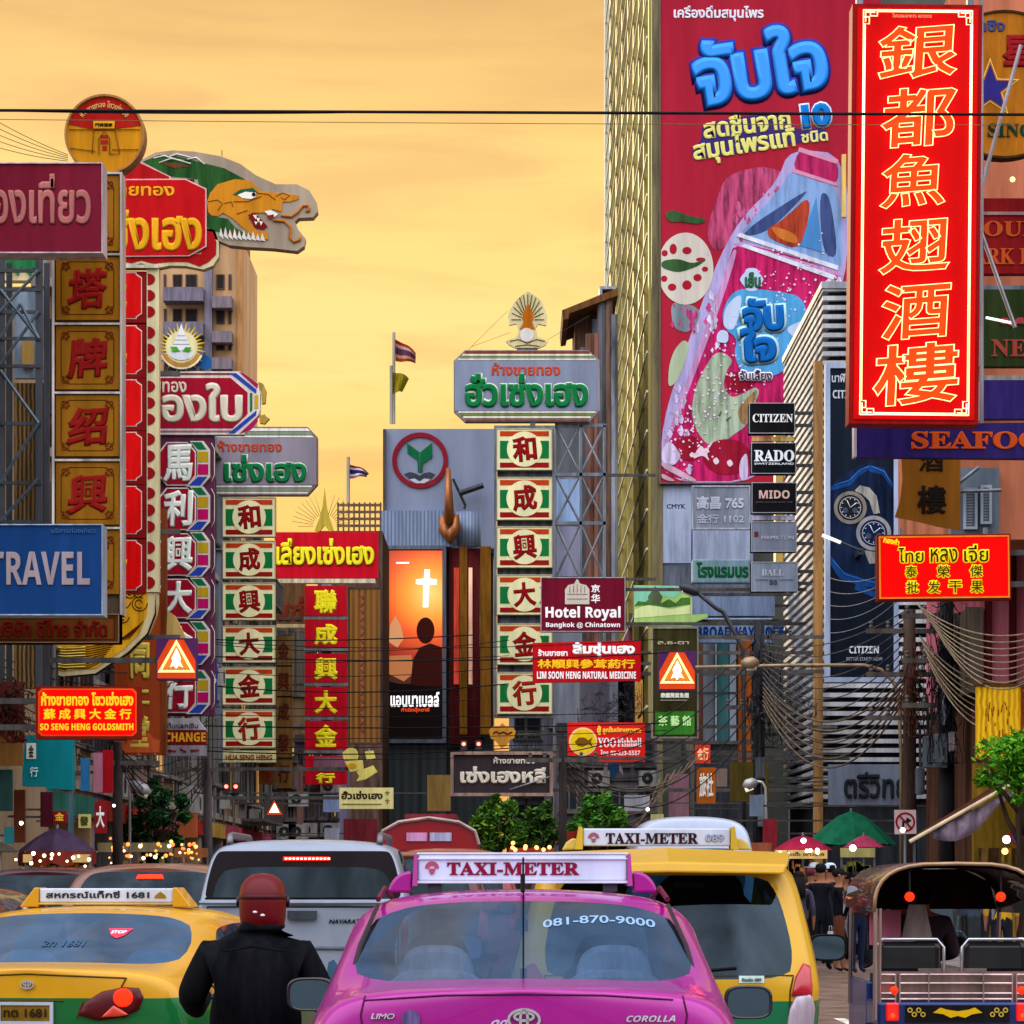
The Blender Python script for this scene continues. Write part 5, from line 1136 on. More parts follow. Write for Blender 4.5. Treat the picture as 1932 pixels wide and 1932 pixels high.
 pr('ridge', '#d8d8e4', [[(1390, 446), (1396, 440), (1582, 502), (1580, 510)], [(1400, 466), (1404, 460), (1576, 520), (1572, 528)]], 5, dirt=.2)
 pr('cap', '#b4245c', [(1508, 278), (1582, 302), (1580, 354), (1494, 325)], 3, dirt=.3, scale=3)
 pr('cap_light', '#d08aa8', [[(1508, 278), (1582, 302), (1580, 310), (1505, 286)], [(1496, 318), (1580, 346), (1580, 352), (1494, 325)]], 4)
 # fruit
 root_pts = [(max(LIM, 1293 + 53 * math.cos(R(a))), 507 + 68 * math.sin(R(a))) for a in range(0, 360, 10)]
 pr('lotus_slice', '#c9c0b0', root_pts, 2)
 m = [[(u + rx * math.cos(R(a)), v + ry * math.sin(R(a))) for a in range(0, 360, 30)] for u, v, rx, ry in ((1270, 470, 7, 10), (1296, 473, 9, 7), (1322, 490, 9, 4), (1316, 524, 8, 7), (1296, 538, 9, 9), (1268, 542, 8, 7), (1254, 478, 6, 6), (1253, 526, 6, 6), (1330, 508, 6, 5))]
 pr('slice_hole', '#a01828', m, 3)
 pr('leaf', '#33562c', [[(1248, 492), (1280, 488), (1306, 498), (1335, 488), (1318, 502), (1290, 512), (1276, 514), (1248, 506)], [(1254, 402), (1270, 396), (1300, 408), (1336, 414), (1318, 424), (1284, 418), (1262, 420)]], 3.5, dirt=.35)
 pr('sea_green_mist', '#7d8a90', [(1264, 570), (1300, 572), (1326, 590), (1300, 630), (1270, 620)], 1.2, dirt=.3)
 pr('fringe_slice', '#aab894', [(1262, 690), (1272, 660), (1290, 640), (1302, 650), (1290, 690), (1276, 722), (1260, 732)], 2)
 pr('gourd', '#9fae92', [(1346, 668), (1364, 664), (1384, 680), (1370, 700), (1364, 730), (1380, 752), (1404, 742), (1425, 730), (1434, 738), (1420, 770), (1408, 805), (1380, 822), (1358, 846), (1332, 838), (1312, 810), (1304, 776), (1312, 730), (1330, 694)], 3, dirt=.35, scale=3)
 pr('gourd_mark', '#4c5a44', [[(1352, 788), (1362, 772), (1360, 786)], [(1368, 792), (1382, 784), (1372, 797)]], 4, dirt=0)
 pr('root_flower', '#a07a50', [(1390, 775), (1408, 752), (1430, 732), (1424, 756), (1436, 770), (1414, 800), (1398, 800)], 4, dirt=.4, scale=5)
 pr('jujube', '#8f0c28', [[(1300 + 28 * math.cos(R(a)), 846 + 24 * math.sin(R(a))) for a in range(0, 360, 20)], [(1372 + 46 * math.cos(R(a)), 862 + 34 * math.sin(R(a))) for a in range(0, 360, 20)], [(1365, 705), (1390, 700), (1432, 720), (1400, 742), (1375, 738)]], 3.2, dirt=.3)
 pr('fruit_gloss', '#d8c0c8', [[(1300, 858), (1306, 852), (1312, 860), (1304, 864)], [(1344, 868), (1352, 862), (1358, 872), (1350, 878)], [(1370, 872), (1378, 866), (1384, 876), (1376, 882)], [(1322, 838), (1330, 850), (1350, 826), (1332, 856), (1340, 872), (1326, 858), (1304, 868)]], 4, dirt=0)
 pr('foam', '#c8b8d4', [[(1248, 850), (1262, 830), (1276, 845), (1286, 862), (1270, 880), (1248, 872)], [(1394, 872), (1410, 850), (1412, 905), (1396, 908)]], 3.4, dirt=.3, scale=4)
 pr('bottle_rib', '#c4a0b0', [[(1248, 868), (1320, 908), (1300, 908), (1248, 882)], [(1248, 892), (1276, 908), (1262, 908), (1248, 902)]], 4, dirt=.2)
 rr = random.Random(9)
 for nm, cc, z_, cu, cv, sx_, sy_ in (('ice_splash', '#d0c4dc', 2.5, 1345, 620, 26, 120), ('ice_splash', '#c8b4d4', 2.5, 1285, 800, 28, 80), ('pink_splash', '#c0407c', 1.5, 1300, 600, 26, 90), ('pink_splash', '#c85a88', .6, 1420, 400, 50, 60), ('ice_splash', '#d8d0e4', 2.5, 1575, 560, 12, 50)):
  pr(nm, cc, [[(cu + a + q * math.cos(R(t)) * (1 + .35 * math.sin(t * .11)), cv + b + q * 1.5 * math.sin(R(t)) * (1 + .3 * math.cos(t * .07))) for t in range(0, 360, 36)] for a, b, q in [(rr.gauss(0, sx_ * .5), rr.gauss(0, sy_ * .5), rr.uniform(1.5, 6.5)) for _ in range(26)] if 1250 < cu + a < 1588], z_, dirt=.5, scale=4)
 # speckle of water drops
 rr = random.Random(3); dm = []
 for i in range(330):
  tt = rr.random(); u = 1275 + tt * 250 + rr.uniform(-45, 45); v = 880 - tt * 400 + rr.uniform(-60, 60); q = rr.uniform(.8, 2.6)
  if 1250 < u < 1585: dm.append([(u + q * math.cos(R(a)), v + q * math.sin(R(a))) for a in range(0, 360, 72)])
 pr('water_drops', '#dcc4d8', dm, 5, dirt=0)
 # label blob
 lb = pr('label_patch', '#4b97c8', [(1378, 556), (1400, 544), (1470, 550), (1512, 560), (1526, 600), (1502, 632), (1488, 650), (1484, 700), (1440, 716), (1400, 706), (1384, 668), (1392, 640), (1366, 620), (1362, 590)], 6, dirt=.2, scale=3)
 pr('label_cloud', '#b4c4dc', [[(1352, 632), (1360, 622), (1374, 626), (1374, 648), (1352, 646)], [(1364, 618), (1366, 585), (1384, 562), (1400, 556), (1396, 590), (1384, 625)], [(1418 + 20 * math.cos(R(a)) + 3 * math.cos(R(a * 5)), 528 + 22 * math.sin(R(a))) for a in range(0, 360, 20)], [(1480, 620), (1515, 604), (1526, 612), (1500, 640)]], 7, dirt=.1)
 lc = M('#b0d8e0', .5, dirt=0); db = M('#0c5ca4', .5, dirt=0)
 s.text('จับ', 1395, 1484, 557, 632, lc, y=-.09, bold=.11, rot=4); s.text('จับ', 1400, 1479, 561, 628, db, y=-.12, bold=.07, rot=4)
 s.text('ใจ', 1392, 1470, 612, 690, lc, y=-.09, bold=.12, rot=4); s.text('ใจ', 1397, 1465, 617, 686, db, y=-.12, bold=.075, rot=4)
 s.text('เย็น', 1405, 1435, 514, 544, M('#2c5c3c', .5, dirt=0), y=-.09, bold=.06)
 s.text('จับเลี้ยง', 1393, 1458, 696, 720, M('#e4e0e8', .5, dirt=0), y=-.09, bold=.13); s.text('จับเลี้ยง', 1395, 1456, 698, 718, M('#4a3048', .5, dirt=0), y=-.115, bold=.03)
 s.box('yellow_lamp_tube', 1586, 1594, 296, 414, M('#d9b455', .5, .2, dirt=.2), -.5, -.2)
 s.text('CMYK', 1257, 1293, 953, 962, M('#1c1c22', .5, dirt=0), y=-.35, bold=.03)
 q = Sign('faded_sign', 'weathered grey board with ghosted lettering under the giant red hoarding', 'sign', 1305, 1416, 916, 1000, 127)
 q.box('panel', 1306, 1415, 917, 998, M('#7d838f', .6, dirt=.35, scale=1), 0, .3)
 q.text('高昌 765', 1314, 1404, 936, 962, M('#a2a7b2', .5, dirt=.1), bold=.06); q.text('金行 1102', 1314, 1404, 970, 988, M('#9a9fab', .5, dirt=.1), bold=.04)
 q.frame('rim', 1305, 1416, 916, 999, 3, M('#9a9ea8', .5, .3, dirt=.3), -.04, .3)
 q.arms(1, (940,), y=.3, reach=9.6)
hoarding()

def neon():
 s = Sign('neon_sign', 'huge glowing red neon sign of six Chinese characters outlined in cream tube', 'sign', 1601, 1849, 8, 800, 50, roll=.55)
 s.box('case', 1601, 1846, 8, 800, M('#8a0606', .45, dirt=.2), 0, .5)
 fm = M('#b00000', .4, dirt=.1, scale=.8, emit=.15, ecol='#ff0000')
 f = s.box('lit_face', 1610, 1838, 16, 792, fm, -.02, 0)
 tube = M('#fff0c0', .4, emit=2.0, dirt=0, ecol='#ffd890'); ctube = M('#ffdf9a', .4, emit=4.0, dirt=0, ecol='#ff8a58'); fill = M('#e03a0c', .4, emit=.6, dirt=0)
 g = 3.0
 x0, x1, y0, y1, c = 1621, 1826, 22, 784, 26
 s.line('border_tube', [[(x0 + c, y0), (x1 - c, y0)], [(x0 + c, y1), (x1 - c, y1)], [(x0, y0 + c), (x0, y1 - c)], [(x1, y0 + c), (x1, y1 - c)], [(x0 + c, y0 + g), (x1 - c, y0 + g)], [(x0 + c, y1 - g), (x1 - c, y1 - g)], [(x0 + g, y0 + c), (x0 + g, y1 - c)], [(x1 - g, y0 + c), (x1 - g, y1 - c)]], 1.0, tube, y=-.08)
 for ux, sx in ((x0, 1), (x1, -1)):
  for vy, sy in ((y0, 1), (y1, -1)):
   a = lambda p, q: (ux + sx * p, vy + sy * q)
   s.line('corner_fret', [[a(26, 0), a(26, 11), a(13, 11), a(13, 0), a(0, 0), a(0, 26), a(11, 26), a(11, 13), a(0, 13)], [a(26, 0), a(0, 0)], [a(4, 22), a(4, 4), a(22, 4)]], 1.3, M('#f2ecae', .4, emit=1.2, dirt=0), y=-.07)
 for ch, v0, v1, wd, du in (('銀', 50, 150, 152, 2), ('都', 168, 278, 142, 4), ('魚', 292, 392, 124, -4), ('翅', 414, 516, 134, 0), ('酒', 536, 640, 130, 2), ('樓', 650, 764, 162, 4)):
  uc = 1722 + du
  p = s.text(ch, uc - wd / 2, uc + wd / 2, v0, v1, fill, y=-.03, bold=.028, th=.02, shear=14, rot=5, part='character', parent=f)
  s.text(ch, uc - wd / 2 - 1, uc + wd / 2 + 1, v0 - 1, v1 + 1, ctube, y=-.09, tube=.007, off=.020, th=.010, shear=14, rot=5, parent=p, part='neon_tube')
 s.text('โรงแรมอาหาร เยาวราช', 1676, 1750, 26, 34, M('#d8a080', .4, emit=.3, dirt=0), bold=.02)
 s.box('hanger', 1610, 1622, -30, 8, STEEL(), .1, .3); s.box('hanger', 1820, 1832, -30, 8, STEEL(), .1, .3)
 s.box('top_beam', 1600, 2000, -40, -30, STEEL(), .0, .4)
 p = Sign('seafood_sign', 'long purple board with orange serif capitals under the neon sign', 'sign', 1612, 2060, 800, 865, 52)
 p.poly('panel', [(1616, 801), (2060, 796), (2060, 866), (1616, 862)], M('#2a1d5c', .5, dirt=.2), 0, .25)
 p.box('end_rim', 1611, 1616, 802, 862, M('#b8aebc', .4, .4), -.03, .28)
 p.text(bold_math('SEAFOOD'), 1719, 2014, 814, 848, M('#c04a16', .5, dirt=.12), bold=.03)
 p.poly('fragment', [(1740, 801), (1764, 801), (1758, 805), (1746, 805)], M('#c06040', .5), -.01, 0)
 p.arms(1, (830,), y=.3, reach=10.6)
 b = Sign('cloth_banner', 'brown hanging banner with black characters below the purple board', 'banner', 1688, 1812, 862, 1002, 54)
 b.poly('cloth', [(1700, 850), (1812, 850), (1812, 1001), (1770, 994), (1730, 984), (1688, 976), (1698, 945), (1703, 905)], M('#7d4c10', .7, dirt=.22, scale=1.5), 0, .02)
 ink = M('#18100a', .6, dirt=0)
 b.text('酒', 1733, 1780, 850, 890, ink, bold=.02); b.text('樓', 1730, 1785, 916, 970, ink, bold=.03)
 b.box('top_batten', 1698, 1814, 846, 850, STEEL(), -.03, .06)
 b.arms(1, (848,), y=.06, r=.03)
 r = Sign('lit_sign', 'glowing red box sign with three lines of yellow Thai and Chinese letters', 'sign', 1653, 1912, 1003, 1134, 56.5, roll=-.6)
 r.box('case', 1656, 1908, 1008, 1132, M('#7a1210', .5, dirt=.2), 0, .35)
 r.frame('orange_rim', 1659, 1905, 1011, 1129, 3, M('#d87020', .4, emit=.35, dirt=.1), -.03, 0)
 f = r.box('lit_face', 1663, 1901, 1015, 1125, M('#b00000', .4, dirt=.05, emit=.6, ecol='#ff0200'), -.015, 0)
 hal = M('#4a2c06', .5, dirt=0); ye = M('#e2d21c', .4, emit=.55, dirt=0)
 for tx, u0, u1, v0, v1 in (('ไทย', 1694, 1744, 1032, 1062), ('หลง', 1755, 1808, 1034, 1062), ('เจี่ย', 1818, 1866, 1028, 1062), ('泰', 1707, 1732, 1066, 1090), ('榮', 1767, 1793, 1066, 1090), ('傑', 1829, 1855, 1066, 1090), ('批', 1709, 1734, 1095, 1120), ('发', 1749, 1775, 1095, 1120), ('干', 1789, 1815, 1095, 1120), ('果', 1830, 1856, 1095, 1120)):
  r.text(tx, u0 - 1, u1 + 1, v0 - 1, v1 + 1, ye, y=-.02, bold=.085, parent=f); r.text(tx, u0 + 1, u1 - 1, v0 + 1, v1 - 1, hal, y=-.045, bold=.012, parent=f)
 r.text('ทองคำ', 1668, 1698, 1014, 1026, ye, y=-.02, bold=.04, rot=-12)
 r.box('hanger', 1700, 1706, 995, 1010, STEEL(), .1, .2); r.box('hanger', 1860, 1866, 995, 1010, STEEL(), .1, .2)
 r.arms(1, (1040, 1100), y=.35)
 # boards behind the neon sign, cut by the picture edge
 o = Sign('round_sign', 'large round gold restaurant sign with a blue star, behind the neon sign', 'sign', 1756, 2034, 18, 300, 55)
 o.disc('panel', 1895, 159, 139, M('#a8640e', .45, dirt=.25), 0, .3)
 o.ring('rim', 1895, 159, 136, 140, M('#3a2408', .5), -.03, .31)
 st = [(1868 + (r_ := (46 if i % 2 == 0 else 19)) * math.sin(R(i * 36)), 168 - r_ * math.cos(R(i * 36))) for i in range(10)]
 st2 = [(1868 + (r_ := (54 if i % 2 == 0 else 22)) * math.sin(R(i * 36)), 168 - r_ * math.cos(R(i * 36))) for i in range(10)]
 st3 = [(1868 + (r_ := (58 if i % 2 == 0 else 24)) * math.sin(R(i * 36)), 168 - r_ * math.cos(R(i * 36))) for i in range(10)]
 o.poly('star_edge', st3, M('#d8b860', .45, emit=.2, dirt=0), -.012, 0); o.poly('star_field', st2, M('#a8600c', .45, dirt=.15), -.02, -.01); o.poly('star', st, M('#2c2470', .45, dirt=.1), -.03, -.018)
 o.text('หล่าซิง', 1815, 1896, 34, 60, M('#3c4470', .5), bold=.04); o.text('星', 1890, 1950, 66, 126, M('#8a1014', .5), bold=.06)
 o.text(bold_math('LA SING'), 1806, 1950, 233, 259, M('#14301c', .5), bold=.01)
 o.arms(1, (250,), y=.3, reach=10.6)
 k = Sign('restaurant_sign', 'dark red board with orange serif capitals beside the neon sign', 'sign', 1850, 2050, 373, 517, 55.5)
 k.box('panel', 1846, 2050, 374, 516, M('#7a0a0e', .5, dirt=.2), 0, .25)
 k.box('mid_rim', 1846, 2050, 400, 406, M('#8a6a64', .5, .3), -.03, 0)
 oc = M('#b0481a', .5, dirt=.1)
 k.text(bold_math('SOUP'), 1808 + 20, 1960, 417, 447, oc, bold=.02); k.text(bold_math('SHARK FIN'), 1790, 1985, 468, 500, oc, bold=.02)
 k.arms(1, (400,), y=.25, reach=10.6)
 n = Sign('restaurant_sign', 'dark green board with faded pink serif capitals and a flower beside the neon sign', 'sign', 1853, 2050, 545, 692, 55.5)
 n.box('panel', 1848, 2050, 546, 691, M('#23300f', .5, dirt=.25), 0, .25)
 n.text(bold_math('NEST'), 1870, 1995, 640, 674, M('#8a3a2c', .5, dirt=.1), bold=.02)
 n.polys('flower', [[(u + r_ * math.cos(R(a)) + 1.5 * math.cos(R(a * 5)), v + r_ * .6 * math.sin(R(a))) for a in range(0, 360, 24)] for u, v, r_ in ((1895, 606, 10), (1910, 610, 9), (1925, 605, 10), (1940, 610, 10))], M('#a83c40', .5, dirt=.3), -.02, 0)
 n.line('lamp_tube', [[(1852, 609), (1905, 620)]], 2.6, M('#f2efe6', .4, emit=.9, dirt=0), y=-.5)
 n.arms(1, (620,), y=.25, reach=10.6)
 v = Sign('blank_sign', 'blank purple board between the green board and the purple seafood board', 'sign', 1855, 2050, 716, 796, 55.5)
 v.box('panel', 1850, 2050, 717, 790, M('#2a1c5a', .5, dirt=.22), 0, .25)
 v.arms(1, (750,), y=.25, reach=10.6)
 t = MB()
 for a, c in (((1926, 85), (1846, 375)), ((1848, 430), (1915, 618)), ((1852, 0), (1852, 800)), ((1848, 250), (1848, 10))):
  t.tube([P(*a, 53.2), P(*c, 53.2)], .035, 6)
 tag(t.build('sign_strut', M('#8a8488', .45, .5, dirt=.3)), 'grey steel struts bracing the boards beside the neon sign', 'strut')
neon()
# ================================================================== vehicles
def subsurf(me, levels, name):
 o = bpy.data.objects.new(name, me); COL.objects.link(o)
 mo = o.modifiers.new('s', 'SUBSURF'); mo.levels = levels; mo.render_levels = levels
 dg = bpy.context.evaluated_depsgraph_get(); dg.update()
 out = bpy.data.meshes.new_from_object(o.evaluated_get(dg), depsgraph=dg)
 bpy.data.objects.remove(o)
 return out
TRIM = lambda: M('#0c0d0f', .35, dirt=.2)
def split_part(me, idx, name, mat, parent, inset=0.0, sd=0):
 bm = bmesh.new(); bm.from_mesh(me)
 bmesh.ops.delete(bm, geom=[f for f in bm.faces if f.material_index != idx or sd and f.calc_center_median().x * sd < 0], context='FACES')
 for f in bm.faces: f.material_index = 0; f.smooth = True
 out = None
 m2 = bpy.data.meshes.new(name)
 if inset:
  r = bmesh.ops.inset_region(bm, faces=bm.faces[:], thickness=inset, depth=0.0, use_even_offset=True)
  for f in r['faces']: f.material_index = 1
 bm.to_mesh(m2); bm.free()
 m2.materials.append(mat)
 if inset: m2.materials.append(TRIM())
 o = bpy.data.objects.new(name, m2); COL.objects.link(o); o.parent = parent
 return o
class Car:
 """body lofted through cross sections from the tail (y = 0) to the nose; a section is [(x, z[, dy]) * K] from the sill up to the centre line"""
 def __init__(s, name, label, cat, loc, yaw, stations, tags, mats, cap_t=(1, .8, .4, 0), cap_tags=None, bulge=.05, levels=2, crease=None, two_tone=None, group=None):
  s.root = empty(name, label, cat, loc, R(yaw), group)
  K = len(stations[0][1]); bm = bmesh.new()
  cr = bm.edges.layers.float.new('crease_edge')
  rings = []
  for y, pts in stations:
   half = [(p[0], y + (p[2] if len(p) > 2 else 0), p[1]) for p in pts]
   lft = [bm.verts.new((-x, yy, z)) for x, yy, z in half[:-1]]
   mid = [bm.verts.new((0, half[-1][1], half[-1][2]))]
   rgt = [bm.verts.new((x, yy, z)) for x, yy, z in half[:-1]][::-1]
   rings.append(lft + mid + rgt)
  n = len(rings[0])
  def col(j): return j if j < K - 1 else n - 2 - j
  for i in range(len(rings) - 1):
   for j in range(n - 1):
    f = bm.faces.new((rings[i][j], rings[i][j + 1], rings[i + 1][j + 1], rings[i + 1][j]))
    f.material_index = tags.get((i, col(j)), 0)
  # tail and nose closed with a grid
  for end, ring in ((0, rings[0]), (1, rings[-1])):
   ts = cap_t
   rows = []
   for k in range(K - 1):
    a, b = ring[k], ring[n - 1 - k]
    row = [a]
    for t in [x for x in ts[1:]] + [-x for x in ts[1:-1]][::-1]:
     row.append(bm.verts.new((-abs(a.co.x) * t, a.co.y + (-1 if end == 0 else 1) * bulge * (1 - t * t), a.co.z)))
    row.append(b); rows.append(row)
   for k in range(len(rows) - 1):
    for q in range(len(rows[k]) - 1):
     f = bm.faces.new((rows[k][q], rows[k][q + 1], rows[k + 1][q + 1], rows[k + 1][q]))
     if end == 0 and cap_tags: f.material_index = cap_tags.get((k, min(q, len(rows[k]) - 2 - q)), 0)
   top = rows[-1]; mid = ring[K - 1]
   h = len(top) // 2
   if len(top) % 2 == 1:
    for q in range(len(top) - 1): bm.faces.new((top[q], top[q + 1], mid))
  bmesh.ops.recalc_face_normals(bm, faces=bm.faces)
  for e in bm.edges:
   if len(e.link_faces) == 2 and e.link_faces[0].material_index != e.link_faces[1].material_index: e[cr] = .8
  if crease:
   for (i, k), val in crease.items():
    for kk in (k, n - 1 - k):
     for e in rings[i][kk].link_edges:
      o_ = e.other_vert(rings[i][kk])
      if i + 1 < len(rings) and o_ is rings[i + 1][kk] or i > 0 and o_ is rings[i - 1][kk]: e[cr] = val
  me = bpy.data.meshes.new('body'); bm.to_mesh(me); bm.free()
  s.skin = subsurf(me, levels, 'body')
  bmk = bmesh.new(); bmk.from_mesh(s.skin); bmk.faces.ensure_lookup_table()
  s.bvh = BVHTree.FromBMesh(bmk); bmk.free()
  for idx, (nm, mat, inset) in mats.items():
   if idx == 0:
    o = split_part(s.skin, 0, nm, mat, s.root)
    if two_tone:
     o.data.materials.append(two_tone[1])
     for p in o.data.polygons:
      if two_tone[0](p.center): p.material_index = 1
   elif idx == 3:
    for sd in (-1, 1): split_part(s.skin, idx, nm, mat, s.root, inset, sd)
   else: split_part(s.skin, idx, nm, mat, s.root, inset)
 def wheels(s, ys, x=.72, r=.31):
  for y in ys:
   for sx in (-1, 1):
    wh = MB().lathe([(r * .62, -.09), (r * .95, -.1), (r, -.06), (r, .06), (r * .95, .1), (r * .62, .09)], 28, (sx * x, y, r), 'x').build('wheel', M('#16161a', .8, dirt=.3), s.root, smooth=False)
    MB().lathe([(.04, -.1), (r * .6, -.085), (r * .6, .085), (.04, .1)], 20, (sx * x, y, r), 'x').build('rim', M('#8a8d92', .35, .8, dirt=.2), wh)
 def hit(s, x, z, dflt=0.0):
  h = s.bvh.ray_cast(Vector((x, -3, z)), Vector((0, 1, 0)))
  return h[0].y if h[0] is not None else dflt
 def drape(s, me, off=.006, k=1.0):
  for v in me.vertices: v.co.y = s.hit(v.co.x, v.co.z) - off + v.co.y * k
 def patch(s, name, outline, mat, off=.012, puff=.02, parent=None, rings=(1, .93, .75, .5, .25), n_sub=4):
  """a lamp or plate following the body: outline in (x, z)"""
  pts = []
  m = len(outline)
  for i in range(m):
   a, b = outline[i], outline[(i + 1) % m]
   for q in range(n_sub): pts.append((a[0] + (b[0] - a[0]) * q / n_sub, a[1] + (b[1] - a[1]) * q / n_sub))
  cx = sum(p[0] for p in pts) / len(pts); cz = sum(p[1] for p in pts) / len(pts)
  v = []; f = []; n = len(pts)
  for q in rings:
   for x, z in pts:
    X, Z = cx + (x - cx) * q, cz + (z - cz) * q
    y = s.hit(X, Z)
    v.append((X, y - off - (puff * (1 - q * q) ** .5 if q < 1 else -off - .004), Z))
  for i in range(len(rings) - 1):
   for j in range(n): f.append((i * n + j, i * n + (j + 1) % n, (i + 1) * n + (j + 1) % n, (i + 1) * n + j))
  f.append(tuple((len(rings) - 1) * n + j for j in range(n)))
  return MB().add(v, f).build(name, mat, parent or s.root, smooth=True)
 def seam(s, lines, r=.004, mat=None):
  m = MB()
  for ln in lines:
   pts = []
   for a, b in zip(ln, ln[1:]):
    for i in range(8): t = i / 8; x, z = a[0] + (b[0] - a[0]) * t, a[1] + (b[1] - a[1]) * t; pts.append((x, s.hit(x, z) - r * .3, z))
   m.tube(pts, r, 5)
  return m.build('panel_gap', mat or M('#0c0a0c', .7), s.root)
 def text(s, body, x0, x1, z0, z1, mat, bold=.03, off=.008, parent=None, shear=0.0, arc=0.0, part='lettering'):
  me = text_mesh(body, bold)
  xs = [v.co.x for v in me.vertices]; zs = [v.co.y for v in me.vertices]
  a, b, c, d = min(xs), max(xs), min(zs), max(zs)
  for v in me.vertices:
   fx = (v.co.x - a) / (b - a); fz = (v.co.y - c) / (d - c)
   v.co = (x0 + (x1 - x0) * fx + shear * (fz - .5) * (z1 - z0), -v.co.z * .08, z0 + (z1 - z0) * fz - arc * (2 * fx - 1) ** 2)
  s.drape(me, off)
  me.materials.clear(); me.materials.append(mat)
  o = bpy.data.objects.new(part, me); COL.objects.link(o); o.parent = parent or s.root
  return o
 def emblem(s, cx, cz, w, mat):
  """three crossing ovals in chrome"""
  m = MB()
  for (ox, oz, rx, rz) in ((0, 0, w, w * .66), (0, w * .2, w * .62, w * .26), (0, w * .0, w * .24, w * .62)):
   m.ring(cx + ox, cz + oz, 1, 1, 0, 0, n=3) if False else None
   ring = []
   n = 40; t = w * .085
   for i in range(n):
    a = 2 * math.pi * i / n
    for q in (-t, t): ring.append((cx + ox + (rx + q) * math.cos(a), 0, cz + oz + (rz + q) * math.sin(a)))
   n0 = len(m.v); m.v += ring
   for i in range(n): m.f.append((n0 + 2 * i, n0 + 2 * i + 1, n0 + (2 * i + 3) % (2 * n), n0 + (2 * i + 2) % (2 * n)))
  o = m.build('emblem', mat, s.root); s.drape(o.data, .016)
  sd = o.modifiers.new('t', 'SOLIDIFY'); sd.thickness = .012
  return o
 def mirror(s, x, y, z, w=.2, h=.125, body=None, side=1):
  c = MB()
  n = 28;
  def out(q, yy): return [(x + q * w / 2 * math.copysign(abs(math.cos(a)) ** .55, math.cos(a)), yy, z + q * h / 2 * math.copysign(abs(math.sin(a)) ** .6, math.sin(a))) for a in [2 * math.pi * i / n for i in range(n)]]
  v = out(.93, y - .004) + out(1.06, y - .012) + out(1.1, y + .03) + out(.9, y + .1) + out(.45, y + .15)
  f = [(i * n + j, i * n + (j + 1) % n, (i + 1) * n + (j + 1) % n, (i + 1) * n + j) for i in range(4) for j in range(n)] + [tuple(4 * n + j for j in range(n))]
  o = c.add(v, f).tube([(x - side * w * .3, y + .05, z - h * .35), (x - side * (w * .5 + .1), y + .07, z - h * .45)], .03, 8).build('mirror_housing', body or TRIM(), s.root, smooth=True)
  g = MB(); g.add(out(.95, y + .002), [tuple(range(n))])
  g.build('mirror_glass', M('#5c7c90', .03, 1.0, dirt=0), o)
  return o
def paint(c, **k): return M(c, .3, .1, dirt=.06, scale=2, coat=.5, **k)
RED_ON = lambda e=3.0: M('#ff2a12', .3, emit=e, dirt=0, ecol='#ff2008')
def seat(parent, x, y, z0, z1, mat, hw=.24):
 dome = lambda cx, w_, zb, zt, e: [(cx - w_, zb)] + [(cx - w_ * math.copysign(abs(math.cos(a)) ** e, math.cos(a)), zb + (zt - zb) * math.sin(a) ** e) for a in [math.pi * i / 16 for i in range(17)]] + [(cx + w_, zb)]
 r = MB().prism(dome(x, hw, z0, z1 - .10, .55), y, y + .14).build('seat', mat, parent, bevel=.03)
 MB().prism(dome(x, hw * .6, z1 - .22, z1, .6), y + .05, y + .15).build('headrest', mat, r, bevel=.03)
 return r
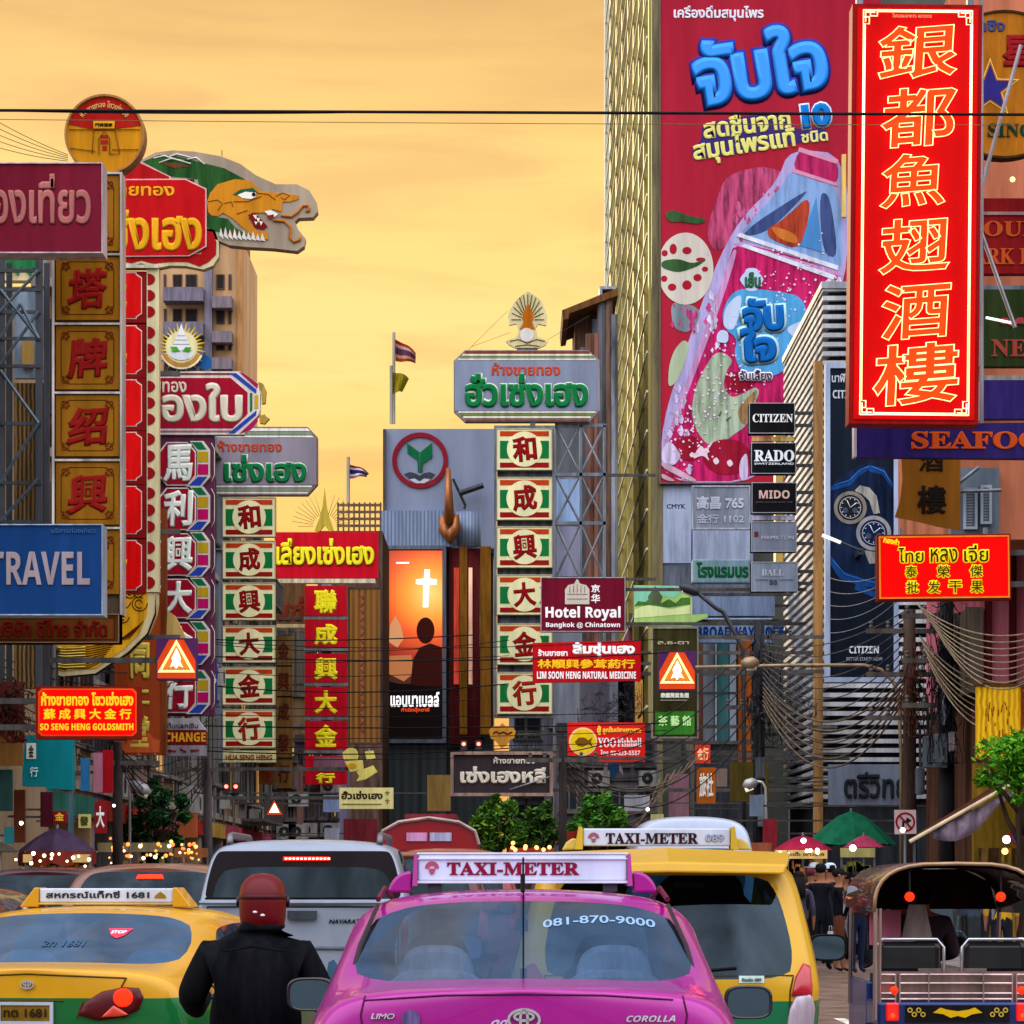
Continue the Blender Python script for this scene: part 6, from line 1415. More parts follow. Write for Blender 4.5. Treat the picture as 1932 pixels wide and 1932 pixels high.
def sedan(name, label, cat, loc, yaw, mat, gl, H=1.47, two=None, roofk=1.0, w=1.0, group=None):
 g = H - 1.47
 def st(y, p): return (y, [(a[0] * w, a[1] + (g * max(0, (a[1] - 1.0) / .47)), *a[2:]) for a in p])
 S = [st(0.0, [(.60, .30), (.72, .36), (.80, .62), (.795, .86), (.75, 1.00), (.66, 1.06), (.50, 1.085), (.25, 1.10), (0, 1.105)]),
   st(.10, [(.62, .22), (.77, .33), (.84, .62), (.835, .88), (.78, 1.01), (.68, 1.072), (.52, 1.10), (.26, 1.112), (0, 1.117)]),
   st(.46, [(.64, .20), (.80, .30), (.86, .62), (.855, .90), (.815, 1.01), (.785, 1.055), (.735, 1.09), (.36, 1.115, -.05), (0, 1.12, -.07)]),
   st(1.16, [(.66, .20), (.81, .28), (.865, .62), (.86, .92), (.815, 1.00), (.71, 1.31), (.635, 1.39), (.32, 1.425), (0, 1.432)]),
   st(1.36, [(.66, .20), (.81, .28), (.865, .62), (.86, .92), (.815, 1.00), (.70, 1.34), (.625, 1.428), (.32, 1.462), (0, 1.47)]),
   st(2.10, [(.66, .20), (.81, .28), (.865, .62), (.86, .92), (.815, .99), (.68, 1.37), (.58, 1.445), (.30, 1.472), (0, 1.48)]),
   st(2.75, [(.66, .20), (.81, .28), (.865, .62), (.86, .92), (.815, .98), (.67, 1.32), (.575, 1.395), (.30, 1.43), (0, 1.44)]),
   st(3.45, [(.66, .20), (.81, .28), (.86, .62), (.85, .90), (.80, .96), (.72, .99), (.66, 1.00), (.33, 1.02), (0, 1.03)]),
   st(4.20, [(.62, .20), (.78, .28), (.82, .60), (.80, .78), (.72, .84), (.62, .86), (.50, .88), (.25, .89), (0, .90)]),
   st(4.50, [(.55, .25), (.68, .30), (.72, .56), (.68, .70), (.60, .74), (.5, .76), (.40, .77), (.2, .775), (0, .78)])]
 T = {}
 for j in (6, 7): T[(2, j)] = 1; T[(6, j)] = 2
 for i in (3, 4, 5): T[(i, 4)] = 3
 c = Car(name, label, cat, loc, yaw, S, T, {0: ('body', mat, 0), 1: ('rear_window', gl, .03), 2: ('windscreen', glass('#c4d0d4', .08), .03), 3: ('side_window', gl, .03)}, two_tone=two, group=group, bulge=.06)
 c.wheels((.95, 3.6))
 dk = M('#15181c', .8, dirt=.2)
 cab = MB().box(-.64, .64, .62, 1.12, .9, .99).box(-.72, .72, 1.2, 3.3, .3, .34).box(-.7, .7, 3.1, 3.45, .8, .95).build('cabin_shelf', dk, c.root)
 return c
# ---- pink taxi, nearest
def pink_taxi():
 pink = M('#980a7c', .25, .1, dirt=.08, scale=2, coat=.6)
 c = sedan('taxi', 'bright pink saloon taxi nearest the camera with a white roof sign', 'taxi', (.045, 12.0, 0), 0, pink, glass('#a8c0d0', .20))
 fab = M('#b8b4c4', .9, dirt=.25, scale=14)
 for x in (-.36, .38): seat(c.root, x, 1.15, .55, 1.24, fab, hw=.27)
 for x in (-.38, .38): seat(c.root, x, 2.1, .5, 1.27, M('#3a4450', .9, dirt=.3), hw=.25)
 MB().lathe([(.02, 0), (.17, .01), (.165, .05), (.02, .06)], 28, (0, .92, .995), sy=.6).build('speaker', M('#2b2d36', .8), c.root)
 MB().box(.16, .34, .75, .76, 1.0, 1.035).build('tissue_box', M('#a8b060', .6), c.root)
 MB().box(-.03, .03, 2.95, 2.97, 1.27, 1.33).build('rear_view_mirror', M('#20242a', .3), c.root)
 # roof sign
 y0 = 1.72
 sg = MB().box(-.45, .45, y0, y0 + .16, 1.508, 1.622).build('roof_sign', M('#bcc3da', .35, dirt=.1, emit=.08), c.root, bevel=.008)
 MB().box(-.455, .455, y0 - .004, y0 + .1, 1.622, 1.63).box(-.455, .455, y0 - .012, y0 + .1, 1.497, 1.508).box(-.452, .452, y0 - .010, y0, 1.600, 1.605).build('sign_rail', M('#d8dce8', .3, .4, dirt=.15), sg)
 tx = text_mesh(bold_math('TAXI-METER'), .022)
 def put(me, x0, x1, z0, z1, y, mat, nm='lettering'):
  xs = [v.co.x for v in me.vertices]; zs = [v.co.y for v in me.vertices]; a, b, p, q = min(xs), max(xs), min(zs), max(zs)
  for v in me.vertices: v.co = (x0 + (x1 - x0) * (v.co.x - a) / (b - a), y - .004 - v.co.z * .1, z0 + (z1 - z0) * (v.co.y - p) / (q - p))
  me.materials.clear(); me.materials.append(mat)
  o = bpy.data.objects.new(nm, me); COL.objects.link(o); o.parent = sg; return o
 put(tx, -.325, .245, 1.532, 1.588, y0, M('#7a1230', .4, dirt=0))
 lg = MB(); lg.ring(-.39, 1.562, .012, .03, y0 - .006, y0, 24, 0, 180); lg.prism([(-.405, 1.56), (-.375, 1.56), (-.38, 1.54), (-.39, 1.532), (-.40, 1.54)], y0 - .006, y0)
 lg.build('sign_badge', M('#a04860', .5, dirt=0), sg)
 for sx in (-1, 1):
  MB().add([(sx * .452, y0 - .03, 1.485), (sx * .475, y0 - .03, 1.485), (sx * .452, y0 - .01, 1.62), (sx * .467, y0 - .01, 1.625), (sx * .452, y0 + .2, 1.485), (sx * .475, y0 + .2, 1.485), (sx * .452, y0 + .16, 1.62), (sx * .467, y0 + .16, 1.625)],
     [(0, 1, 3, 2), (4, 6, 7, 5), (0, 2, 6, 4), (1, 5, 7, 3), (2, 3, 7, 6), (0, 4, 5, 1)]).build('sign_cheek', pink, sg)
  pts = []
  for i in range(9):
   a = i / 8 * math.pi / 2; pts.append((sx * (.478 + .10 * math.cos(a)), 1.455 + .095 * math.sin(a)))
  MB().prism(pts + [(sx * .478, 1.455)], y0 - .02, y0 + .18).build('sign_fin', pink, sg, bevel=.012)
  MB().box(sx * .38 - .03, sx * .38 + .03, y0 + .02, y0 + .1, 1.46, 1.497).build('sign_foot', DARKST(), sg)
 # aerial
 a = MB().tube([(0, .60, 1.10), (0, .60, 1.16)], .013, 8).tube([(0, .60, 1.16), (.0, .68, 1.60)], .0035, 6).build('aerial', M('#101014', .4), c.root)
 MB().tube([(0, 1.30, 1.462), (0, 1.34, 1.53)], .010, 8).tube([(0, 1.34, 1.53), (0, 1.37, 1.60)], .003, 5).build('roof_aerial', M('#101014', .4), c.root)
 ch = M('#d4d6da', .2, .9, dirt=.1)
 c.emblem(0, .985, .058, ch)
 c.text(bold_math('COROLLA', False), .385, .575, .975, 1.0, ch, bold=.02, shear=.4)
 c.text('LIMO', -.575, -.485, .985, 1.008, ch, bold=.05, shear=.3)
 c.text('โทร 081-870-9000', -.42, .50, 1.40 - .0, 1.425, M('#a8c0d8', .4, dirt=0)) if False else None
 st = MB(); st.prism([(-.425 + .036 * math.cos(R(t)), .985 + .036 * math.sin(R(t))) for t in range(0, 360, 20)], -.001, .001)
 o = st.build('round_sticker', M('#5a4a78', .5, dirt=.35, scale=30), c.root); c.drape(o.data, .012)
 c.text('88', -.13, -.065, .94, .985, M('#c8b8d8', .3, .5, dirt=.1), bold=.04, shear=.6)
 # rear screen number, in pale film inside the glass (follows the glass)
 c.text('081-870-9000', .08, .54, 1.335, 1.366, M('#7f9cb8', .5, dirt=0), bold=.02, off=.006, arc=.02)
 for sx in (-1, 1):
  c.mirror(-.925 if sx < 0 else .99, 1.9, 1.01 if sx < 0 else .975, .195, .135, M('#1a1016', .3, coat=.8), sx)
  c.patch('tail_lamp', [(sx * .45, .80), (sx * .66, .86), (sx * .78, .92), (sx * .80, .84), (sx * .74, .70), (sx * .5, .70)], M('#6a0a10', .15, dirt=.1, coat=1), puff=.015)
  MB().tube([(sx * .60, 1.2, 1.43), (sx * .605, 2.0, 1.475), (sx * .60, 2.7, 1.43)], .012, 6).build('roof_gutter', M('#5a1030', .4, dirt=.1), c.root)
  MB().tube([(sx * .69, .50, 1.085), (sx * .655, .80, 1.25), (sx * .60, 1.14, 1.405)], .010, 6).build('window_seal', M('#26101c', .3, .3), c.root)
 c.seam([[(-.60, 1.07), (-.615, 1.0), (-.60, .9), (-.60, .7)], [(.60, 1.07), (.615, 1.0), (.60, .9), (.60, .7)], [(-.60, 1.055), (-.3, 1.075), (0, 1.08), (.3, 1.075), (.60, 1.055)], [(-.3, .90), (.3, .90)]], .004, M('#4a0838', .5))
 c.patch('bumper', [(-.80, .38), (.80, .38), (.80, .6), (-.80, .6)], pink, puff=.03)
 pl = MB().box(-.17, .17, -.002, .008, .68, .80).build('number_plate', M('#d8d8d4', .5), c.root); c.drape(pl.data, .02)
pink_taxi()
# ---- left yellow and green saloon taxi
def left_taxi():
 ye = paint('#c08a04'); gr = paint('#045a24')
 c = sedan('taxi', 'yellow and green saloon taxi whose right tail lamp glows, left of the motorcycle rider', 'taxi', (-2.573, 17.0, 0), -7, ye, glass('#a0bace', .30), H=1.43, w=1.04, two=(lambda p: p.z < .915, gr))
 for x in (-.36, .38): seat(c.root, x, 1.15, .55, 1.17, M('#7aa0b8', .9, dirt=.2), hw=.3)
 y0 = 1.62
 sg = MB().box(-.40, .40, y0, y0 + .15, 1.448, 1.535).build('roof_sign', M('#b4b8c2', .35, dirt=.15, emit=.05), c.root, bevel=.008)
 for sx in (-1, 1):
  MB().prism([(sx * .402, 1.42), (sx * .402, 1.54), (sx * .425, 1.54), (sx * .515, 1.42)], y0 - .02, y0 + .18).build('sign_cheek', ye, sg, bevel=.006)
 me = text_mesh('สหกรณ์แท็กซี่ 1681', .03); xs = [v.co.x for v in me.vertices]; zs = [v.co.y for v in me.vertices]; a, b, p, q = min(xs), max(xs), min(zs), max(zs)
 for v in me.vertices: v.co = (-.36 + .62 * (v.co.x - a) / (b - a), y0 - .004 - v.co.z * .1, 1.475 + .045 * (v.co.y - p) / (q - p))
 me.materials.clear(); me.materials.append(M('#26282e', .5, dirt=0)); o = bpy.data.objects.new('lettering', me); COL.objects.link(o); o.parent = sg
 MB().prism([(.29, 1.475), (.36, 1.475), (.355, 1.49), (.345, 1.50), (.325, 1.515), (.305, 1.50), (.295, 1.49)], y0 - .005, y0).build('sign_badge', M('#8a6a14', .5), sg)
 MB().box(-.402, .402, y0 - .01, y0 + .15, 1.436, 1.448).build('sign_rail', M('#caa040', .4, .3), sg)
 c.root.scale = (1, 1, .955)
 c.emblem(0, 1.0, .034, M('#d4d6da', .2, .9, dirt=.1))
 ln = [(.27, .83), (.30, .90), (.40, .965), (.52, .99), (.60, .985), (.625, .93), (.60, .86), (.52, .82), (.38, .80)]
 lamp = c.patch('tail_lamp', ln, M('#4a060c', .3, dirt=.1, coat=.15), puff=.02)
 def lens(nm, pts, mat): return c.patch(nm, pts, mat, off=.034, puff=.006, parent=lamp)
 lens('brake_lens', [(.52 + .055 * math.cos(R(t)), .93 + .055 * math.sin(R(t))) for t in range(0, 360, 24)], RED_ON(1.6))
 lens('indicator_lens', [(.40, .82), (.44, .86), (.47, .89), (.52, .86), (.55, .835), (.50, .825)], M('#b02a10', .2, dirt=.1, emit=.25, coat=1))
 c.patch('tail_lamp', [(-x, z) for x, z in ln], M('#4a0a10', .12, dirt=.1, coat=1), puff=.02)
 fr = MB().frame(-.16, .145, .78, .905, .018, -.01, .01).build('plate_frame', M('#b9c0d0', .3, .6, dirt=.15), c.root); c.drape(fr.data, .02)
 pl = MB().box(-.14, .125, -.002, .006, .80, .89).build('number_plate', M('#7a5a14', .5, dirt=.25), fr); c.drape(pl.data, .02)
 c.text('ทต 1681', -.125, .11, .82, .87, M('#2a1c0c', .5), bold=.03, off=.032, parent=fr)
 c.seam([[(-.60, 1.05), (-.62, .98)], [(.53, 1.04), (.50, .98)], [(-.55, .91), (.30, .91)], [(.30, .91), (.26, .80)], [(-.60, 1.035), (0, 1.06), (.60, 1.035)]], .005, M('#4a3404', .5))
 # sticker and number on the rear glass
 st = MB().prism([(.20, 1.30), (.335, 1.30), (.31, 1.262), (.275, 1.245), (.235, 1.262)], -.001, .001).build('window_sticker', M('#d8344a', .4, emit=.25, dirt=0), c.root); c.drape(st.data, .012)
 c.text('STOP', .225, .31, 1.272, 1.29, M('#ecdcdc', .4, emit=.2), bold=.05, off=.016, parent=st)
 c.text('2ท 1681', -.12, .12, 1.20, 1.235, M('#30506c', .4, dirt=0), bold=.03, off=.010)
 for sx in (-1, 1): c.mirror(sx * .97, 1.9, .97, .2, .125, ye, sx)
left_taxi()
# ---- yellow and green people carrier taxi
def mpv_taxi():
 ye = paint('#b98c04'); gr = paint('#05603a')
 S = [(0.0, [(.60, .32), (.74, .36), (.82, .66), (.84, .86), (.835, .96), (.765, 1.28, .13), (.685, 1.545, .26), (.60, 1.60, .16), (.30, 1.625, .10), (0, 1.63, .08)]),
   (.30, [(.64, .24), (.80, .30), (.86, .66), (.87, .88), (.865, .98), (.79, 1.29), (.715, 1.56), (.62, 1.625), (.31, 1.655), (0, 1.66)]),
   (.75, [(.66, .22), (.82, .28), (.875, .66), (.88, .90), (.87, .99), (.80, 1.30), (.72, 1.58), (.62, 1.65), (.31, 1.68), (0, 1.685)]),
   (1.9, [(.66, .22), (.82, .28), (.875, .66), (.88, .90), (.87, .99), (.80, 1.30), (.72, 1.60), (.62, 1.67), (.31, 1.70), (0, 1.705)]),
   (3.0, [(.66, .22), (.82, .28), (.875, .66), (.88, .90), (.865, .98), (.78, 1.28), (.70, 1.54), (.61, 1.61), (.30, 1.65), (0, 1.66)]),
   (3.8, [(.66, .22), (.82, .28), (.87, .66), (.86, .88), (.83, .96), (.78, 1.0), (.71, 1.03), (.60, 1.05), (.30, 1.07), (0, 1.08)]),
   (4.45, [(.58, .26), (.72, .3), (.78, .6), (.74, .76), (.68, .84), (.6, .88), (.52, .9), (.45, .91), (.22, .92), (0, .93)])]
 T = {}
 for i in (1, 2, 3): T[(i, 4)] = 3; T[(i, 5)] = 3
 for j in (6, 7, 8): T[(4, j)] = 2
 CT = {}
 for k in (4, 5):
  for q in (1, 2, 3): CT[(k, q)] = 1
 c = Car('taxi', 'yellow and green people carrier taxi with a rear wiper window, right of the pink taxi', 'taxi', (.868, 17.6, 0), 0, S, T, {0: ('body', ye, 0), 1: ('rear_window', glass('#3c6880', .03), .02), 2: ('windscreen', glass('#c4d0d4', .08), .03), 3: ('side_window', glass('#3a4a54', .2), .03)}, cap_t=(1, .87, .5, 0), cap_tags=CT, bulge=.06, two_tone=(lambda p: p.z < .845, gr))
 c.wheels((.9, 3.6))
 c.seam([[(-.66, .62), (-.67, .9), (-.69, .985), (.69, .985), (.67, .9), (.66, .62)]], .005, M('#3a3008', .5))
 c.seam([[(0, .975), (.05, 1.0), (.42, 1.03)]], .009)
 sp = MB()
 sp.add([(-.66, .04, 1.60), (.66, .04, 1.60), (.70, .34, 1.67), (-.70, .34, 1.67), (-.64, .02, 1.545), (.64, .02, 1.545), (.69, .34, 1.60), (-.69, .34, 1.60), (0, -.03, 1.615), (0, -.05, 1.555), (0, .3, 1.695)],
   [(0, 8, 10, 3), (8, 1, 2, 10), (0, 4, 9, 8), (8, 9, 5, 1), (4, 0, 3, 7), (1, 5, 6, 2), (4, 7, 6, 5, 9)])
 sp.build('spoiler', ye, c.root, bevel=.012, smooth=False)
 y0 = .65
 sg = MB().box(-.46, .385, y0, y0 + .15, 1.71, 1.81).build('roof_sign', M('#b0b6c8', .35, dirt=.12, emit=.06), c.root, bevel=.008)
 def put(body, x0, x1, z0, z1, mat, bold=.02):
  me = text_mesh(body, bold); xs = [v.co.x for v in me.vertices]; zs = [v.co.y for v in me.vertices]; a, b, p, q = min(xs), max(xs), min(zs), max(zs)
  for v in me.vertices: v.co = (x0 + (x1 - x0) * (v.co.x - a) / (b - a), y0 - .004 - v.co.z * .1, z0 + (z1 - z0) * (v.co.y - p) / (q - p))
  me.materials.clear(); me.materials.append(mat); o = bpy.data.objects.new('lettering', me); COL.objects.link(o); o.parent = sg
 put(bold_math('TAXI-METER'), -.33, .20, 1.722, 1.785, M('#2c1218', .4, dirt=0))
 put('089', .24, .35, 1.73, 1.78, M('#8a90a4', .4, dirt=0), .05)
 MB().ring(-.40, 1.755, .012, .032, y0 - .005, y0, 24, 0, 180).prism([(-.415, 1.752), (-.385, 1.752), (-.39, 1.735), (-.40, 1.728), (-.41, 1.735)], y0 - .005, y0).build('sign_badge', M('#8a4a5c', .5), sg)
 for sx, xx in ((-1, -.462), (1, .387)):
  MB().prism([(xx, 1.69), (xx, 1.815), (xx + sx * .022, 1.822), (xx + sx * .045, 1.69)], y0 - .02, y0 + .17).build('sign_cheek', M('#b89a30', .35, dirt=.1), sg)
  MB().prism([(xx + sx * .02, 1.69), (xx + sx * .03, 1.75), (xx + sx * .06, 1.755), (xx + sx * .095, 1.73), (xx + sx * .12, 1.685)], y0, y0 + .12).build('sign_fin', M('#b8a04c', .35, dirt=.1), sg, bevel=.01)
 for sx in (-1, 1):
  o = c.patch('tail_lamp', [(sx * .675, .87), (sx * .70, .98), (sx * .745, 1.055), (sx * .79, 1.04), (sx * .80, .93), (sx * .795, .86)], M('#9c0a1c', .12, dirt=.15, coat=1, emit=.12), puff=.02)
  c.patch('reversing_lamp', [(sx * .635, .60), (sx * .665, .80), (sx * .70, .875), (sx * .79, .90), (sx * .815, .80), (sx * .80, .62)], M('#a494a0', .2, .2, dirt=.2, scale=14, coat=.3), puff=.02)
  c.mirror(sx * 1.17, 2.9, 1.08, .23, .16, TRIM(), sx)
 c.text('ติดต่อ 089', .40, .51, .955, .975, M('#2a5a58', .5, dirt=0), bold=.04, off=.012)
 st = MB().prism([(.385, .945), (.525, .945), (.525, .985), (.385, .985)], -.001, .001).build('sticker', M('#a9b8ac', .5), c.root); c.drape(st.data, .006)
 fab = M('#34485a', .9, dirt=.2)
 seat(c.root, .30, .75, .6, 1.56, fab, hw=.3); seat(c.root, -.35, .75, .6, 1.4, fab, hw=.26)
 MB().lathe([(.16, 0), (.16, .1)], 20, (.12, .70, 1.40), 'y').build('seat_back', fab, c.root)
 MB().box(-.75, .75, .3, 3.2, .4, .5).build('cabin_floor', M('#14181c', .9), c.root)
 MB().box(.05, .22, .45, .5, 1.47, 1.5).build('ticket_holder', M('#c4c8c0', .5), c.root)
mpv_taxi()
# ---- pickup with canopy
def pickup():
 sil = paint('#7d8592'); dk = M('#1d2024', .4, dirt=.2)
 S = [(0.0, [(.60, .45), (.78, .5), (.86, .80), (.87, 1.20), (.86, 1.32), (.845, 1.36, .02), (.79, 1.63, .10), (.735, 1.76, .15), (.62, 1.815, .2), (.31, 1.84, .2), (0, 1.845, .2)]),
   (.35, [(.62, .45), (.80, .5), (.88, .80), (.885, 1.20), (.875, 1.32), (.86, 1.36), (.81, 1.63), (.75, 1.78), (.64, 1.835), (.32, 1.86), (0, 1.865)]),
   (1.8, [(.62, .45), (.80, .5), (.88, .80), (.885, 1.20), (.875, 1.32), (.86, 1.36), (.81, 1.63), (.75, 1.78), (.64, 1.835), (.32, 1.86), (0, 1.865)]),
   (3.3, [(.62, .40), (.80, .45), (.88, .75), (.885, 1.05), (.86, 1.15), (.83, 1.2), (.76, 1.52), (.70, 1.70), (.6, 1.76), (.3, 1.79), (0, 1.795)]),
   (4.1, [(.62, .40), (.80, .45), (.88, .75), (.87, 1.0), (.83, 1.08), (.8, 1.1), (.74, 1.12), (.68, 1.13), (.58, 1.14), (.3, 1.15), (0, 1.155)]),
   (5.2, [(.56, .40), (.74, .45), (.80, .7), (.78, .9), (.72, .96), (.68, .98), (.62, 1.0), (.56, 1.0), (.48, 1.01), (.24, 1.02), (0, 1.02)])]
 CT = {}
 for q in (1, 2, 3): CT[(5, q)] = 4 if q == 1 else 1; CT[(6, q)] = 4
 T = {}
 for i in (1, 2):
  T[(i, 5)] = 3; T[(i, 6)] = 3
 c = Car('pickup_truck', 'silver pickup with a canopy and a lit strip brake lamp ahead of the rider', 'pickup', (-1.71, 26.0, 0), 0, S, T, {0: ('body', sil, 0), 1: ('rear_window', glass('#34484e', .02), .02), 3: ('side_window', glass('#20262c', .12), .03), 4: ('window_band', M('#120a0c', .35, dirt=.1), 0)}, cap_t=(1, .965, .89, .4, 0), cap_tags=CT, bulge=.05)
 c.wheels((1.0, 4.2), .76, .36)
 bl = c.patch('brake_lamp', [(-.17, 1.678), (.215, 1.678), (.215, 1.712), (-.17, 1.712)], M('#b01008', .3, emit=1.2, dirt=0, ecol='#ff1a08'), puff=.008)
 m = MB()
 for i in range(12): x = -.15 + i * .0318; m.box(x, x + .02, -.004, .0, 1.688, 1.703)
 o = m.build('led_row', M('#ffb48a', .3, emit=5.0, dirt=0, ecol='#ff9468'), bl); c.drape(o.data, .036)
 for sx in (-1, 1):
  MB().tube([(sx * .62, .25, 1.82), (sx * .62, .32, 1.885), (sx * .62, .5, 1.895), (sx * .62, 2.2, 1.895), (sx * .62, 2.35, 1.85)], .028, 8).build('roof_rail', M('#6a6468', .35, .6, dirt=.2), c.root, smooth=True)
  c.patch('tail_lamp', [(sx * .80, .85), (sx * .86, .87), (sx * .865, 1.18), (sx * .80, 1.2)], M('#7a0c10', .15, coat=1, dirt=.1), puff=.015)
  c.mirror(sx * 1.02, 3.0, 1.15, .2, .24, TRIM(), sx)
 c.text('NAVARATTANA', .22, .62, 1.165, 1.20, dk, bold=.04, shear=.3)
 c.seam([[(-.78, .75), (-.78, 1.3), (.78, 1.3), (.78, .75)]], .006); c.seam([[(-.80, 1.37), (.80, 1.37)]], .009)
 MB().box(-.12, .12, -.10, -.06, 1.20, 1.27).build('tailgate_handle', M('#3a3e44', .4), c.root)
 MB().tube([(-.84, -.06, 1.335), (.84, -.06, 1.335)], .02, 6).build('tailgate_lip', M('#6e747e', .35, .3, dirt=.15), c.root)
 c.patch('tailgate_step', [(-.78, .95), (.78, .95), (.78, .98), (-.78, .98)], M('#5a5e66', .4, dirt=.2), puff=.01)
 MB().box(-.8, .8, .4, 3.2, .6, .7).build('cabin_floor', M('#14161a', .9), c.root)
pickup()
# ---- smaller traffic
def hatch(label, loc, yaw, col, H, W, gl='#2c343c', name='car', lamp=None, wide=1.0):
 k = H / 1.5; x = W / 1.74
 def st(y, p): return (y, [(a[0] * x, a[1] * k, *a[2:]) for a in p])
 S = [st(0.0, [(.60, .30), (.76, .36), (.84, .66), (.845, .88), (.83, .98), (.70, 1.32, .18), (.60, 1.42, .26), (.30, 1.455, .24), (0, 1.46, .22)]),
   st(.45, [(.64, .24), (.80, .3), (.86, .66), (.86, .9), (.84, 1.0), (.715, 1.36), (.61, 1.455), (.31, 1.49), (0, 1.495)]),
   st(1.9, [(.64, .24), (.80, .3), (.86, .66), (.86, .9), (.84, 1.0), (.715, 1.37), (.61, 1.46), (.31, 1.495), (0, 1.5)]),
   st(2.7, [(.64, .24), (.80, .3), (.86, .66), (.86, .9), (.83, .98), (.69, 1.28), (.59, 1.38), (.30, 1.42), (0, 1.425)]),
   st(3.4, [(.62, .24), (.79, .3), (.85, .62), (.83, .84), (.78, .92), (.7, .96), (.6, .98), (.3, 1.0), (0, 1.0)]),
   st(4.1, [(.55, .3), (.7, .35), (.74, .58), (.7, .74), (.64, .8), (.55, .82), (.45, .84), (.22, .85), (0, .85)])]
 T = {}
 for i in (1, 2): T[(i, 4)] = 3
 for j in (6, 7): T[(3, j)] = 2
 CT = {(kk, q): 1 for q in (1, 2, 3) for kk in (4, 5)}
 g = glass(gl, .025)
 c = Car(name, label, 'car', loc, yaw, S, T, {0: ('body', paint(col), 0), 1: ('rear_window', g, .02), 2: ('windscreen', glass('#c4d0d4', .08), .02), 3: ('side_window', g, .02)}, cap_t=(1, .86, .45, 0), cap_tags=CT)
 c.wheels((.75, 3.2), .74 * x, .3)
 MB().box(-.7 * x, .7 * x, .3, 3.0, .35, .5).box(-.6 * x, .6 * x, 1.2, 1.4, .5, 1.1 * k).build('seat_row', M('#16181c', .9), c.root)
 for sx in (-1, 1):
  c.patch('tail_lamp', [(sx * .70 * x, .72 * k), (sx * .83 * x, .76 * k), (sx * .82 * x, .98 * k), (sx * .74 * x, 1.0 * k)], M('#8a0c10', .15, dirt=.1, coat=1, emit=.4), puff=.015)
  c.mirror(sx * 1.0 * x, 2.6, 1.0 * k, .18, .12, TRIM(), sx)
 if lamp: c.patch('brake_lamp', [(-lamp * x, 1.36 * k), (lamp * x, 1.36 * k), (lamp * x * .9, 1.395 * k), (-lamp * x * .9, 1.395 * k)], RED_ON(3), puff=.006)
 pl = MB().box(-.17, .17, -.002, .006, .6 * k, .7 * k).build('number_plate', M('#c8c8c4', .5), c.root); c.drape(pl.data, .02)
 return c
def at(u, Y): return ((u - HU) * Y / FPX, Y, 0)
hatch('dark maroon hatchback at the far left of the traffic', at(70, 31), -2, '#3a1418', 1.66, 1.8, '#3a1c20')
hatch('copper roofed car with a lit high brake lamp, between the yellow taxi and the pickup', at(278, 29), -1, '#6e4a3c', 1.69, 1.85, '#5a7488', lamp=.12)
hatch('small red car with a bright brake strip in front of the red bus', at(843, 38), 0, '#7a2420', 1.93, 1.8, '#60707c', lamp=.5)
hatch('dark red car tucked behind the pickup and the pink taxi', at(762, 32), 0, '#4a1c1c', 1.83, 1.8, '#2a2226')
hatch('black car cut off at the very edge beside the yellow saloon taxi', at(-205, 21.5), 0, '#16161a', 1.5, 1.74, '#101214')
def vans():
 def van(label, loc, col, H, W, L=5.2, gl='#2a3036'):
  h = W / 2
  S = [(0.0, [(.7 * h, .35), (.92 * h, .4), (h, .9), (h, 1.2), (.97 * h, 1.3), (.9 * h, H - .45, .06), (.82 * h, H - .12, .12), (.5 * h, H - .02, .14), (0, H, .14)]),
    (.4, [(.75 * h, .3), (.95 * h, .35), (h * 1.02, .9), (h * 1.02, 1.2), (h, 1.3), (.93 * h, H - .4), (.84 * h, H - .07), (.5 * h, H + .03), (0, H + .05)]),
    (3.6, [(.75 * h, .3), (.95 * h, .35), (h * 1.02, .9), (h * 1.02, 1.2), (h, 1.3), (.93 * h, H - .4), (.84 * h, H - .07), (.5 * h, H + .03), (0, H + .05)]),
    (4.3, [(.75 * h, .3), (.95 * h, .35), (h, .9), (h, 1.15), (.98 * h, 1.25), (.88 * h, H - .6), (.78 * h, H - .3), (.5 * h, H - .2), (0, H - .18)]),
    (L, [(.7 * h, .35), (.9 * h, .4), (.95 * h, .8), (.93 * h, 1.0), (.9 * h, 1.1), (.82 * h, 1.15), (.7 * h, 1.18), (.4 * h, 1.2), (0, 1.2)])]
  T = {(i, 4): 3 for i in (1, 2)}; T.update({(3, j): 2 for j in (5, 6, 7)})
  CT = {(4, q): 1 for q in (1, 2, 3)}
  c = Car('van', label, 'van', loc, 0, S, T, {0: ('body', paint(col), 0), 1: ('rear_window', glass(gl, .2), .02), 2: ('windscreen', glass('#c4d0d4', .08), .02), 3: ('side_window', glass(gl, .2), .02)}, cap_t=(1, .86, .45, 0), cap_tags=CT)
  c.wheels((1.0, 4.2), h * .86, .34)
  MB().box(-.8 * h, .8 * h, .5, 3.5, .4, .6).build('cabin_floor', M('#14161a', .9), c.root)
  for sx in (-1, 1): c.patch('tail_lamp', [(sx * .88 * h, .9), (sx * .98 * h, .9), (sx * .97 * h, 1.2), (sx * .88 * h, 1.2)], M('#8a0c10', .15, coat=1, emit=.3), puff=.01)
 van('tall white van whose pale roof shows above the yellow people carrier', (2.72, 47.5, 0), '#9fa9bc', 2.47, 1.95)
 van('white van parked behind the pedestrians beside the tuk-tuk', at(1725, 58), '#a9b0bc', 1.8, 1.75)
vans()
